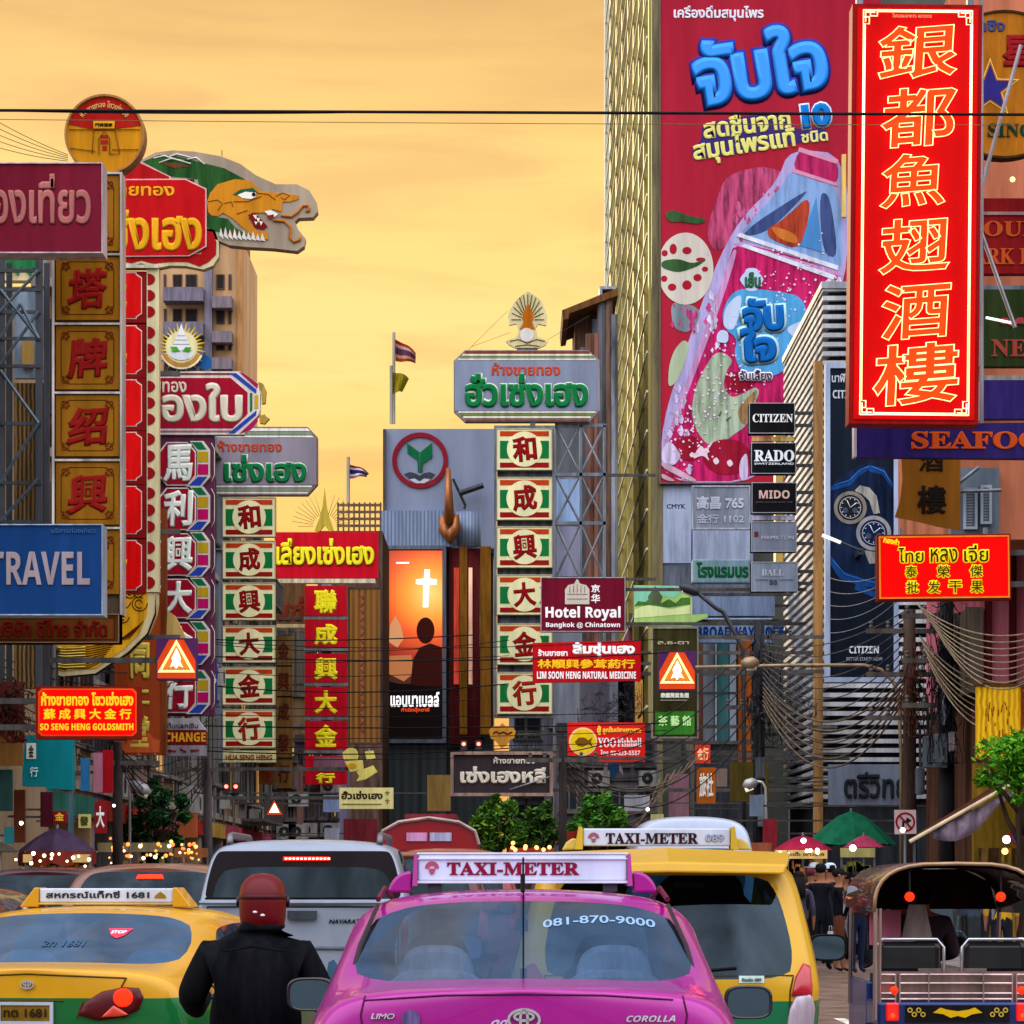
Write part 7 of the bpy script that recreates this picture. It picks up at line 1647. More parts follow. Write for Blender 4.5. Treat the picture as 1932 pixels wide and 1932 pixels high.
def red_bus():
 Y = 60.0; x = (809 - HU) * Y / FPX
 r = empty('minibus', 'red open backed minibus with a curved roof far down the street', 'bus', (x, Y, 0))
 red = paint('#8a0a14'); H = 2.6; W = .93
 prof = [(-W, 1.0), (-W, 2.2), (-W * .92, 2.45), (-W * .6, 2.62), (0, 2.70), (W * .6, 2.62), (W * .92, 2.45), (W, 2.2), (W, 1.0)]
 n = len(prof); v = [(a, 0, b) for a, b in prof] + [(a, 5, b) for a, b in prof]
 MB().add(v, [(i, i + 1, i + 1 + n, i + n) for i in range(n - 1)]).box(-W, W, 0, 5, .6, 1.0).prism([(-W, 1), (-W * .72, 1), (-W * .72, 2.1), (W * .72, 2.1), (W * .72, 1), (W, 1), (W, 2.2), (W * .92, 2.44), (W * .6, 2.61), (0, 2.69), (-W * .6, 2.61), (-W * .92, 2.44), (-W, 2.2)], -.02, .06).build('body', red, r)
 MB().tube([(a * 1.02, -.06, b + .02) for a, b in prof[1:-1]], .035, 6).build('roof_edge', M('#a88a84', .4, .3, dirt=.2), r)
 MB().box(-W * .5, W * .55, .3, 3.5, 2.71, 2.8).build('roof_rack', M('#7a2c34', .5, dirt=.3), r)
 for a, b, c in ((-.42, -.03, '#c48ab0'), (.02, .43, '#a9a4c4')): MB().box(a, b, -.06, -.021, 2.28, 2.44).build('roof_plate', M(c, .5, dirt=.25, scale=8), r)
 MB().box(-W * .68, -.08, .2, .24, 1.65, 2.08).build('window', M('#6d9a98', .2, dirt=.5, scale=6), r)
 MB().box(.1, W * .66, .2, .24, 1.65, 2.08).build('window', M('#5c3a30', .3, dirt=.6, scale=5), r)
 MB().box(-W * .7, W * .7, 3.5, 3.6, 1.0, 2.1).build('bulkhead', M('#401014', .6), r)
 for yy in (.9, 4.1):
  for sx in (-1, 1):
   MB().lathe([(.22, -.09), (.36, -.1), (.38, 0), (.36, .1), (.22, .09)], 22, (sx * .75, yy, .38), 'x').build('wheel', M('#16161a', .8), r)
 for sx in (-1, 1): MB().box(sx * .8 - .07, sx * .8 + .07, -.05, -.022, 1.05, 1.3).build('tail_lamp', RED_ON(1.0), r)
red_bus()
def tuktuk():
 Y = 22.0; x0 = (1806 - HU) * Y / FPX; k = Y / FPX
 X = lambda u: (u - 1806) * k; Z = lambda v: EYE + (HV - v) * k
 r = empty('tuk_tuk', 'three wheeled tuk-tuk with a domed dark canopy, blue tail and chrome rails', 'tuk-tuk', (x0, Y, 0))
 chrome = M('#a8908c', .25, .85, dirt=.3, scale=5); blue = paint('#12285e'); blk = M('#121316', .45, dirt=.25, coat=.4)
 # canopy: arched shell
 prof = []
 for i in range(17):
  a = math.pi * i / 16; prof.append((-.575 * math.copysign(abs(math.cos(a)) ** .55, math.cos(a)), 1.30 + .33 * math.sin(a) ** .75))
 n = len(prof); v = []
 for yy, g in ((0, 0), (.06, .015), (1.9, .015), (2.1, -.06)): v += [(a, yy, b + g) for a, b in prof]
 for yy, g in ((2.06, -.09), (1.9, -.02), (.06, -.02), (0.0, -.03)): v += [(a * .96, yy, b + g) for a, b in prof]
 MB().add(v, [(i * n + j, i * n + j + 1, (i + 1) * n + j + 1, (i + 1) * n + j) for i in range(7) for j in range(n - 1)]).build('canopy', M('#3a1010', .35, .1, dirt=.5, scale=4, coat=.5), r, smooth=True)
 MB().tube([(a, -.012, b) for a, b in prof], .014, 8).build('canopy_edge', M('#9a7c5c', .35, .5, dirt=.2), r, smooth=True)
 for sx in (-1, 1):
  MB().tube([(sx * .565, 0, 1.32), (sx * .568, 0, .55)], .016, 8).build('post', chrome, r)
  MB().tube([(sx * .53, .02, 1.32), (sx * .535, .02, .55)], .012, 8).build('post', chrome, r)
  MB().tube([(sx * .55, 1.7, 1.32), (sx * .55, 1.8, .6)], .016, 8).build('post', chrome, r)
  # hanging red lamps under the canopy
  lp = MB().ball((sx * .317 - .0, .1, Z(1692)), .034).build('red_lamp', RED_ON(2.5), r, smooth=True)
  MB().box(sx * .317 - .006, sx * .317 + .006, .09, .11, Z(1692) + .03, 1.6).build('lamp_stem', blk, lp)
  b = MB().box(sx * .30 - .22, sx * .30 + .22, .25, .36, .86, 1.085).build('backrest', blk, r, bevel=.04)
  MB().tube([(sx * .30 - .24, .22, .82), (sx * .30 - .235, .22, 1.05), (sx * .30 - .19, .22, 1.105), (sx * .30 + .19, .22, 1.105), (sx * .30 + .235, .22, 1.05), (sx * .30 + .24, .22, .82)], .012, 8).build('seat_rail', M('#c4c8d0', .2, .9, dirt=.1), b, smooth=True)
  t = MB().box(sx * .45 - .045, sx * .45 + .045, -.03, .02, .54, .67).build('tail_lamp', M('#c81408', .25, emit=.5, dirt=.1, coat=1), r, bevel=.012)
  MB().ball((sx * .45, -.03, .58), .018).build('bulb', RED_ON(6), t)
  MB().ball((sx * .44, -.03, .755), .028).build('indicator', RED_ON(1.8), r)
  MB().lathe([(.16, -.07), (.25, -.08), (.26, 0), (.25, .08), (.16, .07)], 22, (sx * .5, .45, .26), 'x').build('wheel', M('#16161a', .8), r)
 MB().lathe([(.16, -.06), (.24, -.07), (.25, 0), (.24, .07), (.16, .06)], 22, (0, 2.6, .25), 'x').build('wheel', M('#16161a', .8), r)
 MB().box(-.24, .24, .24, .30, .80, .9).build('seat_gap_panel', M('#6a5a56', .4, dirt=.3), r)
 MB().box(-.55, .55, .10, .22, .68, .88).build('tail_panel', M('#7c5e54', .3, .3, dirt=.35), r)
 MB().box(-.55, .55, .0, .7, .30, .675).box(-.55, -.5, .7, 1.9, .3, .8).box(.5, .55, .7, 1.9, .3, .8).build('body', blue, r, bevel=.02)
 MB().box(-.5, .5, .4, 2.0, .28, .34).box(-.3, .3, 1.9, 2.7, .34, .8).build('floor', M('#20242a', .7), r)
 for x_0, x_1 in ((-.54, -.42), (-.39, .39), (.42, .54)):
  m = MB()
  for z in (.86, .80, .73, .69): m.tube([(x_0, .06, z), (x_1, .06, z)], .009, 6)
  for xx in [x_0, x_1] + ([-.19, .19] if x_0 == -.39 else []): m.tube([(xx, .06, .66), (xx, .06, .87)], .009, 6)
  m.build('luggage_rail', chrome, r)
 MB().box(-.36, .36, -.02, .0, .535, .65).build('ornament_plate', M('#141210', .4, dirt=.2), r)
 w = [(-.17, .60), (-.12, .635), (-.07, .62), (0, .61), (.07, .62), (.12, .635), (.17, .60), (.10, .59), (.05, .565), (0, .578), (-.05, .565), (-.10, .59)]
 MB().prism(w, -.03, -.021).build('wing_ornament', M('#c49a0c', .4, emit=.1, dirt=.1), r)
 for sx in (-1, 1):
  m = MB()
  for q in range(4): m.ring(sx * (.24 + q * .03), .60 + (.018 if q % 2 else -.012), .010, .018, -.03, -.021, 14)
  m.build('scroll_ornament', M('#b89a3c', .4, dirt=.1), r)
 MB().prism([(-.55, 1.30), (-.5, 1.5), (-.3, 1.6), (.3, 1.6), (.5, 1.5), (.55, 1.30)], 1.82, 1.86).build('added_shade_backdrop', M('#2a0c0a', .6, dirt=.4, scale=4), r)  # dark panel added to deepen the shade under the canopy
 MB().box(-.42, .42, 1.75, 1.78, 1.0, 1.30).build('windscreen', glass('#9aa4a4', .1), r)
 MB().box(-.5, -.28, .9, .95, 1.05, 1.3).build('fabric_panel', M('#a85a6c', .8, dirt=.2), r)
 MB().prism([(-.28, 1.06), (-.05, 1.10), (-.1, 1.34), (-.22, 1.34)], .92, .95).build('fabric_panel', M('#9a8a84', .8, dirt=.35, scale=9), r)
tuktuk()
# ================================================================== people
SKIN = lambda: M('#8a5a40', .6, dirt=.15)
def skin_body(name, joints, edges, mats_at, parent, levels=2, root=0):
 me = bpy.data.meshes.new(name)
 me.from_pydata([j[:3] for j in joints], edges, [])
 o = bpy.data.objects.new(name, me); COL.objects.link(o)
 mo = o.modifiers.new('skin', 'SKIN'); mo.use_smooth_shade = True
 sv = me.skin_vertices[0].data
 for i, j in enumerate(joints):
  r = j[3]; sv[i].radius = (r, j[4] if len(j) > 4 else r); sv[i].use_root = (i == root)
 ss = o.modifiers.new('s', 'SUBSURF'); ss.levels = levels; ss.render_levels = levels
 dg = bpy.context.evaluated_depsgraph_get(); dg.update()
 out = bpy.data.meshes.new_from_object(o.evaluated_get(dg), depsgraph=dg)
 bpy.data.objects.remove(o); out.name = name
 mats = []
 out.materials.clear()
 for p in out.polygons:
  m = mats_at(p.center)
  if m not in mats: mats.append(m); out.materials.append(m)
  p.material_index = mats.index(m); p.use_smooth = True
 ob = bpy.data.objects.new(name, out); COL.objects.link(ob); ob.parent = parent
 return ob
def person(label, loc, rz, H=1.68, shirt='#2a2c34', legs='#1c1e26', hair='#14100e', shorts=False, sleeves=True, arms='down', long_hair=False, cap=None, bag=None, stride=.06):
 k = H / 1.7
 r = empty('person', label, 'person', loc, rz, None)
 J = [(0, 0, .93, .145, .105), (0, .0, 1.15, .140, .10), (0, .01, 1.36, .155, .10), (0, .0, 1.47, .06, .055), (0, -.01, 1.545, .066, .075), (0, -.02, 1.63, .082, .096), (0, -.01, 1.695, .05, .06)]
 E = [(0, 1), (1, 2), (2, 3), (3, 4), (4, 5), (5, 6)]
 # local -y is the way the figure faces
 for sx in (-1, 1):
  b = len(J)
  st = stride * sx
  J += [(sx * .10, 0, .86, .095, .10), (sx * .105, st * .6, .48, .062, .066), (sx * .105, st, .09, .042, .045), (sx * .115, st - .14, .035, .034, .03)]
  E += [(0, b), (b, b + 1), (b + 1, b + 2), (b + 2, b + 3)]
  b = len(J)
  if arms == 'down':
   J += [(sx * .19, .0, 1.40, .062), (sx * .245, .02, 1.13, .046), (sx * .25, -.05, .90, .034), (sx * .25, -.075, .81, .036, .018), (sx * .245, -.085, .745, .02, .014)]
  elif arms == 'phone':
   J += [(sx * .19, .0, 1.40, .062), (sx * .22, -.06, 1.14, .046), (sx * .10, -.30, 1.27, .034), (sx * .06, -.34, 1.35, .034, .02), (sx * .05, -.35, 1.40, .02, .014)]
  elif arms == 'up':
   J += [(sx * .19, .0, 1.40, .062), (sx * .24, -.10, 1.18, .046), (sx * .14, -.30, 1.38, .034), (sx * .09, -.34, 1.47, .034, .02), (sx * .07, -.35, 1.53, .02, .014)]
  E += [(2, b), (b, b + 1), (b + 1, b + 2), (b + 2, b + 3), (b + 3, b + 4)]
 J = [(x * k, y * k, z * k, *[q * k for q in rr]) for x, y, z, *rr in J]
 sm = M(shirt, .85, dirt=.2, scale=6, bump=.2); lm_ = M(legs, .85, dirt=.2, scale=6); sk = SKIN(); sh = M('#1c1a1a', .6)
 wrist = {'down': lambda c: c.z < (1.0 if sleeves else 1.22) * k, 'phone': lambda c: c.y < (-.22 if sleeves else -.05) * k, 'up': lambda c: c.y < (-.22 if sleeves else -.08) * k}[arms]
 def mat(c):
  if c.z > 1.44 * k: return sk
  if abs(c.x) > .175 * k and c.z > .7 * k and wrist(c) and (abs(c.x) > .2 * k or c.y < -.1 * k): return sk
  if arms != 'down' and c.y < -.17 * k and c.z > 1.0 * k: return sk
  if c.z > .95 * k: return sm
  if c.z < .07 * k: return sh
  if shorts and c.z < .52 * k: return sk
  return lm_
 body = skin_body('body', J, E, mat, r)
 hm = M(hair, .6, dirt=.2, scale=12)
 hz = 1.64 * k
 prof = [(.001, -.02), (.06, -.03), (.09, .0), (.10, .04), (.092, .085), (.06, .115), (.001, .122)]
 h = MB().lathe([(a * k, b * k) for a, b in prof], 20, (0, .012 * k, hz), sx=.92, sy=1.12)
 if long_hair: h.add(*(lambda v: v)(([(x * k, y * k, z * k) for x, y, z in ((-.1, .03, 1.68), (.1, .03, 1.68), (.12, .1, 1.45), (-.12, .1, 1.45), (-.11, .11, 1.3), (.11, .11, 1.3), (-.08, .14, 1.66), (.08, .14, 1.66), (.10, .16, 1.45), (-.10, .16, 1.45), (.09, .15, 1.3), (-.09, .15, 1.3))], [(0, 1, 2, 3), (3, 2, 5, 4), (6, 9, 8, 7), (9, 11, 10, 8), (0, 3, 9, 6), (1, 7, 8, 2), (3, 4, 11, 9), (2, 8, 10, 5), (4, 5, 10, 11), (0, 6, 7, 1)])))
 h.build('hair', hm, r, smooth=True)
 # face
 f = MB().add([(-.014 * k, -.112 * k, 1.615 * k), (.014 * k, -.112 * k, 1.615 * k), (0, -.138 * k, 1.612 * k), (0, -.108 * k, 1.655 * k), (0, -.108 * k, 1.605 * k)], [(0, 2, 3), (2, 1, 3), (0, 4, 2), (4, 1, 2)])
 f.build('nose', sk, r, smooth=True)
 for sx in (-1, 1):
  MB().ball((sx * .032 * k, -.102 * k, 1.65 * k), .012 * k).build('eye', M('#1a1412', .3), r)
  MB().ball((sx * .088 * k, .0, 1.635 * k), .024 * k).build('ear', sk, r)
 MB().box(-.025 * k, .025 * k, -.112 * k, -.098 * k, 1.572 * k, 1.582 * k).build('mouth', M('#6a342c', .5), r)
 if cap:
  cm = M(cap, .7, dirt=.15)
  MB().lathe([(.108 * k, 0), (.108 * k, .03 * k), (.09 * k, .075 * k), (.05 * k, .1 * k), (.001, .105 * k)], 20, (0, .005, hz + .035 * k)).prism([(-.08 * k, hz + .035 * k), (.08 * k, hz + .035 * k), (.08 * k, hz + .05 * k), (-.08 * k, hz + .05 * k)], -.19 * k, -.09 * k).build('cap', cm, r)
 if arms in ('phone', 'up'):
  z = 1.42 if arms == 'phone' else 1.55
  ph = MB().box(-.04 * k, .04 * k, -.37 * k, -.36 * k, (z - .07) * k, (z + .08) * k).build('phone', M('#d8dce0', .3, emit=.5, dirt=0))
  ph.location = loc; ph.rotation_euler.z = rz; tag(ph, 'pale lit phone held by the ' + label, 'phone')
 return r
G = lambda u, Y: Vector(((u - HU) * Y / FPX, Y, 0.0))
for a in (('person in a grey long sleeved top seen from behind at the edge of the crowd', 1507, 52, 175, 1.63, dict(shirt='#3b3b4a', legs='#14141a', long_hair=True)),
   ('tall person in black seen from behind with a pale bag in hand', 1549, 54, 160, 1.76, dict(shirt='#14151d', legs='#101218')),
   ('person in a white cap and dark top deep in the crowd', 1566, 58, 200, 1.78, dict(shirt='#1c1e26', legs='#20222a', cap='#b8c8d4')),
   ('person in a black tee and brown shorts', 1583, 53, 88, 1.68, dict(shirt='#0e1014', legs='#6a3c28', shorts=True, sleeves=False, arms='phone')),
   ('person with long dark hair and jeans', 1617, 52.5, 20, 1.62, dict(shirt='#181a24', legs='#161c34', long_hair=True, arms='up', sleeves=True)),
   ('person in a dim pink shirt between the crowd and the tuk-tuk', 1640, 55, 250, 1.66, dict(shirt='#5a2a30', legs='#1a1a20')),
   ('person in dark clothes at the crowd edge near the yellow people carrier', 1484, 57, 190, 1.64, dict(shirt='#241e22', legs='#141418')),
   ('person with red hair and a dark jacket behind the grey top', 1530, 60, 150, 1.72, dict(shirt='#33202a', legs='#141418', hair='#5a2430')),
   ('person in a cream shirt under the pink umbrella', 1598, 63, 180, 1.66, dict(shirt='#8a7a5c', legs='#2a2420')),
   ('person in black beside the stall with the yellow bag', 1660, 60, 170, 1.7, dict(shirt='#15161c', legs='#15161c')),
   ('person in a yellow top seen through the tuk-tuk', 1890, 50, 180, 1.66, dict(shirt='#b88a14', legs='#1c1c24')),
   ('person in a navy top seen through the tuk-tuk', 1870, 54, 170, 1.72, dict(shirt='#1c2236', legs='#1c1c24')),
   ('person in a white and blue shirt seen through the tuk-tuk', 1830, 52, 170, 1.68, dict(shirt='#7c88b0', legs='#1c1c24')),
   ('person in red seen through the tuk-tuk near its left post', 1695, 50, 185, 1.62, dict(shirt='#7a2024', legs='#1c1c24'))):
 lab, u, Y, rz, H, kw = a
 person(lab, G(u, Y), R(rz - 180 if False else rz), H, **kw)
MB_b = Sign('shopping_bag', 'pale shopping bag beside the tall person in black', 'bag', 1562, 1572, 1745, 1785, 53.6)
MB_b.poly('bag_body', [(1562, 1757), (1572, 1757), (1574, 1788), (1560, 1788)], M('#b8b0b8', .6, dirt=.2), -.05, .05)
MB_b.line('bag_handle', [[(1564, 1757), (1565, 1747), (1569, 1747), (1570, 1757)]], .7, M('#b8b0b8', .6), y=0)

ppl = [o for o in COL.objects if o.name.startswith('person')]
for i in range(16):
 c = copy_tree(ppl[i % 11]); Yp = 59 + (i * 7) % 17
 c.location = G(1466 + (i * 37) % 205, Yp); c.rotation_euler.z = R(150 + i * 47 % 90); sc_ = .94 + (i % 5) * .03; c.scale = (sc_, sc_, sc_)
 tag(c, 'passer-by deep in the crowd below the market umbrellas', 'person', 'passers-by deep in the crowd')
# ------------------------------------------------------------------ motorcycle and rider
def rider():
 Y = 15.3; x0 = (478 - HU) * Y / FPX
 m = empty('motorcycle', 'dark motorcycle under the rider in black, with a blue grey mirror', 'motorcycle', (x0, Y, 0))
 blk = M('#121418', .4, dirt=.2, coat=.3); ch = M('#9a9aa2', .25, .9, dirt=.2)
 for yy in (-.1, 1.2):
  w_ = MB().lathe([(.22, -.05), (.28, -.06), (.31, 0), (.28, .06), (.22, .05)], 28, (0, yy, .31), 'x').build('wheel', M('#141416', .8), m)
  MB().lathe([(.03, -.06), (.05, -.03), (.05, .03), (.03, .06)], 16, (0, yy, .31), 'x').build('hub', ch, w_)
  q = MB()
  for a in range(0, 180, 36): q.bar((0, yy - .22 * math.cos(R(a)), .31 - .22 * math.sin(R(a))), (0, yy + .22 * math.cos(R(a)), .31 + .22 * math.sin(R(a))), .02)
  q.build('spokes', ch, w_)
 MB().box(-.14, .14, -.15, .62, .72, .82).build('saddle', M('#1c1c20', .6, dirt=.2), m, bevel=.05)
 MB().add([(-.14, -.28, .74), (.14, -.28, .74), (.11, -.42, .86), (-.11, -.42, .86), (-.16, .3, .5), (.16, .3, .5), (.16, .3, .72), (-.16, .3, .72)], [(0, 1, 2, 3), (3, 2, 6, 7), (0, 4, 5, 1), (0, 3, 7, 4), (1, 5, 6, 2), (4, 7, 6, 5)]).box(-.12, .12, .25, 1.0, .3, .6).box(-.15, .15, .6, 1.0, .55, .9).build('body', M('#3a3540', .3, .2, dirt=.2, coat=.6), m, bevel=.03)
 MB().box(-.08, .08, -.46, -.42, .72, .8).build('tail_lamp', M('#8a0c10', .2, coat=1, emit=.3), m)
 MB().tube([(-.2, -.3, .42), (-.2, .5, .36)], .05, 10).build('exhaust', ch, m)
 MB().tube([(0, 1.2, .31), (0, .98, .95)], .035, 8).build('fork', ch, m)
 MB().tube([(-.36, .78, 1.02), (-.2, .92, 1.04), (.2, .92, 1.04), (.36, .78, 1.02)], .016, 8).build('handlebar', blk, m)
 for sx in (-1, 1):
  s_ = MB().tube([(sx * .26, .88, 1.04), (sx * .38, .86, 1.14), (sx * .395, .84, 1.2)], .008, 6).build('mirror_stem', blk, m)
  q = MB().add([(sx * .345, .83, 1.07), (sx * .375, .83, 1.05), (sx * .425, .83, 1.20), (sx * .40, .83, 1.235), (sx * .37, .83, 1.22), (sx * .345, .86, 1.07), (sx * .375, .86, 1.05), (sx * .425, .86, 1.20), (sx * .40, .86, 1.235), (sx * .37, .86, 1.22)], [(0, 1, 2, 3, 4), (9, 8, 7, 6, 5)] + [(i, (i + 1) % 5, (i + 1) % 5 + 5, i + 5) for i in range(5)]).build('mirror_glass', M('#5a86a4', .08, .6, dirt=.1), s_)
 MB().box(-.17, .17, 1.02, 1.06, .9, 1.1).build('headlamp_cowl', M('#3a3540', .3, .2, coat=.6), m, bevel=.03)
 m.scale = (.86, .9, .9)
 r = empty('person', 'motorcycle rider in a bulky black jacket and red helmet seen from behind', 'person', (x0, Y, 0))
 r.scale = (.86, .9, .9)
 J = [(0, .12, .86, .19, .15), (0, .14, 1.06, .235, .16), (0, .15, 1.24, .25, .17), (0, .19, 1.36, .15, .12), (.015, .23, 1.44, .095, .085), (.03, .27, 1.53, .075, .085), (.03, .27, 1.60, .05, .06)]
 E = [(0, 1), (1, 2), (2, 3), (3, 4), (4, 5), (5, 6)]
 for sx in (-1, 1):
  b = len(J)
  J += [(sx * .26, .20, 1.28, .108, .10), (sx * .37, .20, 1.055, .092, .09), (sx * .37, .50, .97, .06), (sx * .345, .72, 1.03, .045), (sx * .34, .80, 1.045, .032, .026)]
  E += [(2, b), (b, b + 1), (b + 1, b + 2), (b + 2, b + 3), (b + 3, b + 4)]
  b = len(J)
  J += [(sx * .17, .22, .82, .12, .11), (sx * .22, .62, .78, .085), (sx * .20, .50, .36, .06), (sx * .20, .66, .30, .045, .035)]
  E += [(0, b), (b, b + 1), (b + 1, b + 2), (b + 2, b + 3)]
  # five fingers round each grip
  for q in range(4):
   f = len(J); xx = sx * (.325 + q * .018)
   J += [(xx, .82, 1.058, .0085), (xx, .802, 1.03, .008), (xx, .775, 1.028, .007)]
   E += [(b - 1, f), (f, f + 1), (f + 1, f + 2)]
 jk = M('#07080d', .8, dirt=.3, scale=5, bump=.8); tr = M('#14161e', .85, dirt=.2)
 def mt(c):
  if c.z > 1.475: return SKIN()
  if c.y > .72 and abs(c.x) > .28 and c.z > .9: return SKIN()
  if c.z < .83 or (c.y > .45 and c.z < .9): return tr
  return jk
 skin_body('body', J, E, mt, r, levels=2)
 MB().lathe([(.10, -.02), (.088, .03), (.084, .06), (.07, .06)], 20, (.02, .235, 1.40)).build('collar', jk, r, smooth=True)
 # folds on the jacket back, seams
 mm = MB()
 for pts in ([(-.17, -.028, 1.30), (0, -.045, 1.325), (.17, -.03, 1.30)],): mm.tube(pts, .006, 5)
 mm.build('jacket_seam', M('#07080c', .8), r)
 hx, hy, hz_ = .03, .27, 1.575
 hp = [(.10, -.168), (.128, -.15), (.137, -.09), (.141, -.02), (.139, .03), (.128, .075), (.102, .112), (.06, .135), (.001, .143)]
 h = MB().lathe(hp, 28, (hx, hy, hz_), sx=.96, sy=1.14).build('helmet', M('#5a0206', .35, dirt=.1, scale=5, coat=.12), r, smooth=True)
 MB().lathe([(.104, -.171), (.131, -.153), (.1325, -.140), (.128, -.135)], 28, (hx, hy, hz_), sx=.965, sy=1.145).build('helmet_rim', M('#0a0608', .4, dirt=.2), h, smooth=True)
 MB().lathe([(.1405, .0), (.1445, .008), (.143, .02), (.1395, .026)], 28, (hx, hy, hz_), sx=.965, sy=1.145).build('helmet_ridge', M('#3a0205', .35, dirt=.1, coat=.12), h, smooth=True)
 for sx in (-1, 1): MB().lathe([(.001, -.012), (.03, -.012), (.034, 0), (.03, .012), (.001, .012)], 16, (hx + sx * .138, hy + .03, hz_ - .01), 'x').build('visor_pivot', M('#1a0a0c', .3, coat=.3), h)
 for dx, dz, c in ((-.03, -.068, '#d8c8d0'), (.012, -.085, '#dcdcd8')):
  MB().ball((hx + dx, hy - .155 + abs(dx) * .2, hz_ + dz), .014, sz=.6).build('helmet_highlight', M(c, .3, .3), h)  # white highlights on the helmet, put on as small pale beads
 MB().box(.24, .34, .6, .62, 1.34, 1.375).build('shoulder_strap', blk, r) if False else None
rider()
# tuk-tuk driver silhouette
def driver():
 k = 22 / FPX
 r = empty('person', 'tuk-tuk driver in dark clothes seen from behind under the canopy', 'person', ((1782 - HU) * 22.0 / FPX, 23.3, .0))
 J = [(0, 0, .82, .15, .11), (0, 0, 1.02, .15, .11), (0, 0, 1.18, .15, .1), (0, -.0, 1.28, .055), (0, 0, 1.36, .085, .095), (0, 0, 1.43, .06)]
 E = [(0, 1), (1, 2), (2, 3), (3, 4), (4, 5)]
 for sx in (-1, 1):
  b = len(J); J += [(sx * .18, 0, 1.2, .07), (sx * .26, .08, .98, .05), (sx * .2, .4, .95, .04), (sx * .19, .48, .96, .03, .02)]; E += [(2, b), (b, b + 1), (b + 1, b + 2), (b + 2, b + 3)]
  b = len(J); J += [(sx * .1, .1, .76, .09), (sx * .14, .45, .74, .07), (sx * .14, .5, .42, .05), (sx * .14, .62, .38, .04)]; E += [(0, b), (b, b + 1), (b + 1, b + 2), (b + 2, b + 3)]
 sh = M('#3a2c34', .85, dirt=.2); tr = M('#15151a', .85)
 skin_body('body', J, E, lambda c: SKIN() if c.z > 1.255 or (c.y > .42 and c.z > .85) else (sh if c.z > .84 and c.y < .5 else tr), r)
 MB().lathe([(.04, -.06), (.09, -.03), (.098, .03), (.08, .08), (.001, .105)], 18, (0, -.01, 1.385)).build('hair', M('#0c0a0a', .6), r, smooth=True)
 MB().box(-.22, .22, -.12, .35, .62, .72).build('saddle', M('#15151a', .6), r) if False else None
driver()
CB = lambda: M('#141316', .6, dirt=.2)
def cable(a, b, sag, r, label, mat=None, group='overhead cables', n=18):
 pts = []
 for i in range(n + 1):
  t = i / n; p = a.lerp(b, t); p.z -= sag * 4 * t * (1 - t); pts.append(p)
 mid = a.copy()
 o = MB().tube([p - mid for p in pts], r, 5).build('cable', mat or CB(), None, smooth=True)
 o.location = mid
 return tag(o, label, 'cable', group)
# ================================================================== trees
def tree(label, u, vc, Y, ru, rv, seed, cols, n=1500, leaf=.14, hang=False):
 rr = random.Random(seed); k = Y / FPX
 c = P(u, vc, Y); rx, rz = ru * k, rv * k
 r = empty('tree', label, 'tree', (c.x, Y, 0), 0, None)
 t = MB(); top = c.z
 t.tube([(0, 0, 0), (.05, .03, top * .4), (-.04, 0, top * .75), (0, 0, top)], [.14, .12, .09, .04], 8)
 for i in range(7):
  a = i * 2.4; t.tube([(0, 0, top * (.55 + .05 * i)), (rx * .35 * math.cos(a), rx * .35 * math.sin(a), top * (.7 + .04 * i)), (rx * .75 * math.cos(a), rx * .75 * math.sin(a), top + rz * (.2 - .08 * i))], [.06, .04, .015], 6)
 t.build('trunk', M('#3a2c20', .9, dirt=.4, scale=4), r, smooth=True)
 clumps = []
 for i in range(26):
  a, b = rr.uniform(0, 2 * math.pi), rr.uniform(-1, 1); q = rr.uniform(.3, 1.12); s_ = math.sqrt(1 - b * b)
  clumps.append((rx * q * s_ * math.cos(a), rx * q * s_ * math.sin(a) * .8, rz * q * b, rr.uniform(.12, .40) * rx))
 per = n // len(cols)
 for ci, col in enumerate(cols):
  m = MB()
  for i in range(per):
   cx, cy, cz, cr = clumps[(i * 7 + ci * 3 + rr.randrange(3)) % 26] if rr.random() < .93 else (0, 0, 0, rx)
   d = Vector((rr.gauss(0, 1), rr.gauss(0, 1), rr.gauss(0, 1))).normalized() * cr * rr.random() ** .4
   p = Vector((cx + d.x, cy + d.y, top + cz + d.z * (rz / rx if rz < rx else 1)))
   w_ = leaf * rr.uniform(.6, 1.3)
   a = Vector((rr.gauss(0, 1), rr.gauss(0, 1), rr.gauss(0, .6))).normalized(); b = a.cross(Vector((rr.gauss(0, 1), rr.gauss(0, 1), rr.gauss(0, 1)))).normalized()
   m.add([p - a * w_, p - b * w_ * .36, p + a * w_, p + b * w_ * .36], [(0, 1, 2, 3)])
  m.build('crown' if ci == 0 else 'crown_leaves', M(col, .55, dirt=.3, scale=1.5), r)
 return r
tree('dark green street tree behind the purple umbrella', 283, 1548, 76, 60, 78, 1, ['#1e4424', '#142e18', '#32602c'], 4200, .10)
tree('olive green street tree beside the red bus', 938, 1556, 78, 46, 58, 2, ['#46701f', '#2a4a16', '#689428'], 4200, .10)
tree('smaller dull green tree between the red bus and the two taxi signs', 1020, 1570, 82, 42, 48, 3, ['#3c6024', '#264618', '#547c28'], 3000, .10)
tree('bright green bush behind the yellow taxi roof sign', 1126, 1545, 74, 46, 44, 4, ['#45802a', '#2c5c1a', '#66a034'], 3600, .09)
tree('fresh green tree leaning in beside the striped awning', 1930, 1445, 54, 100, 66, 5, ['#3f8416', '#265c0c', '#6cae22'], 5200, .075)

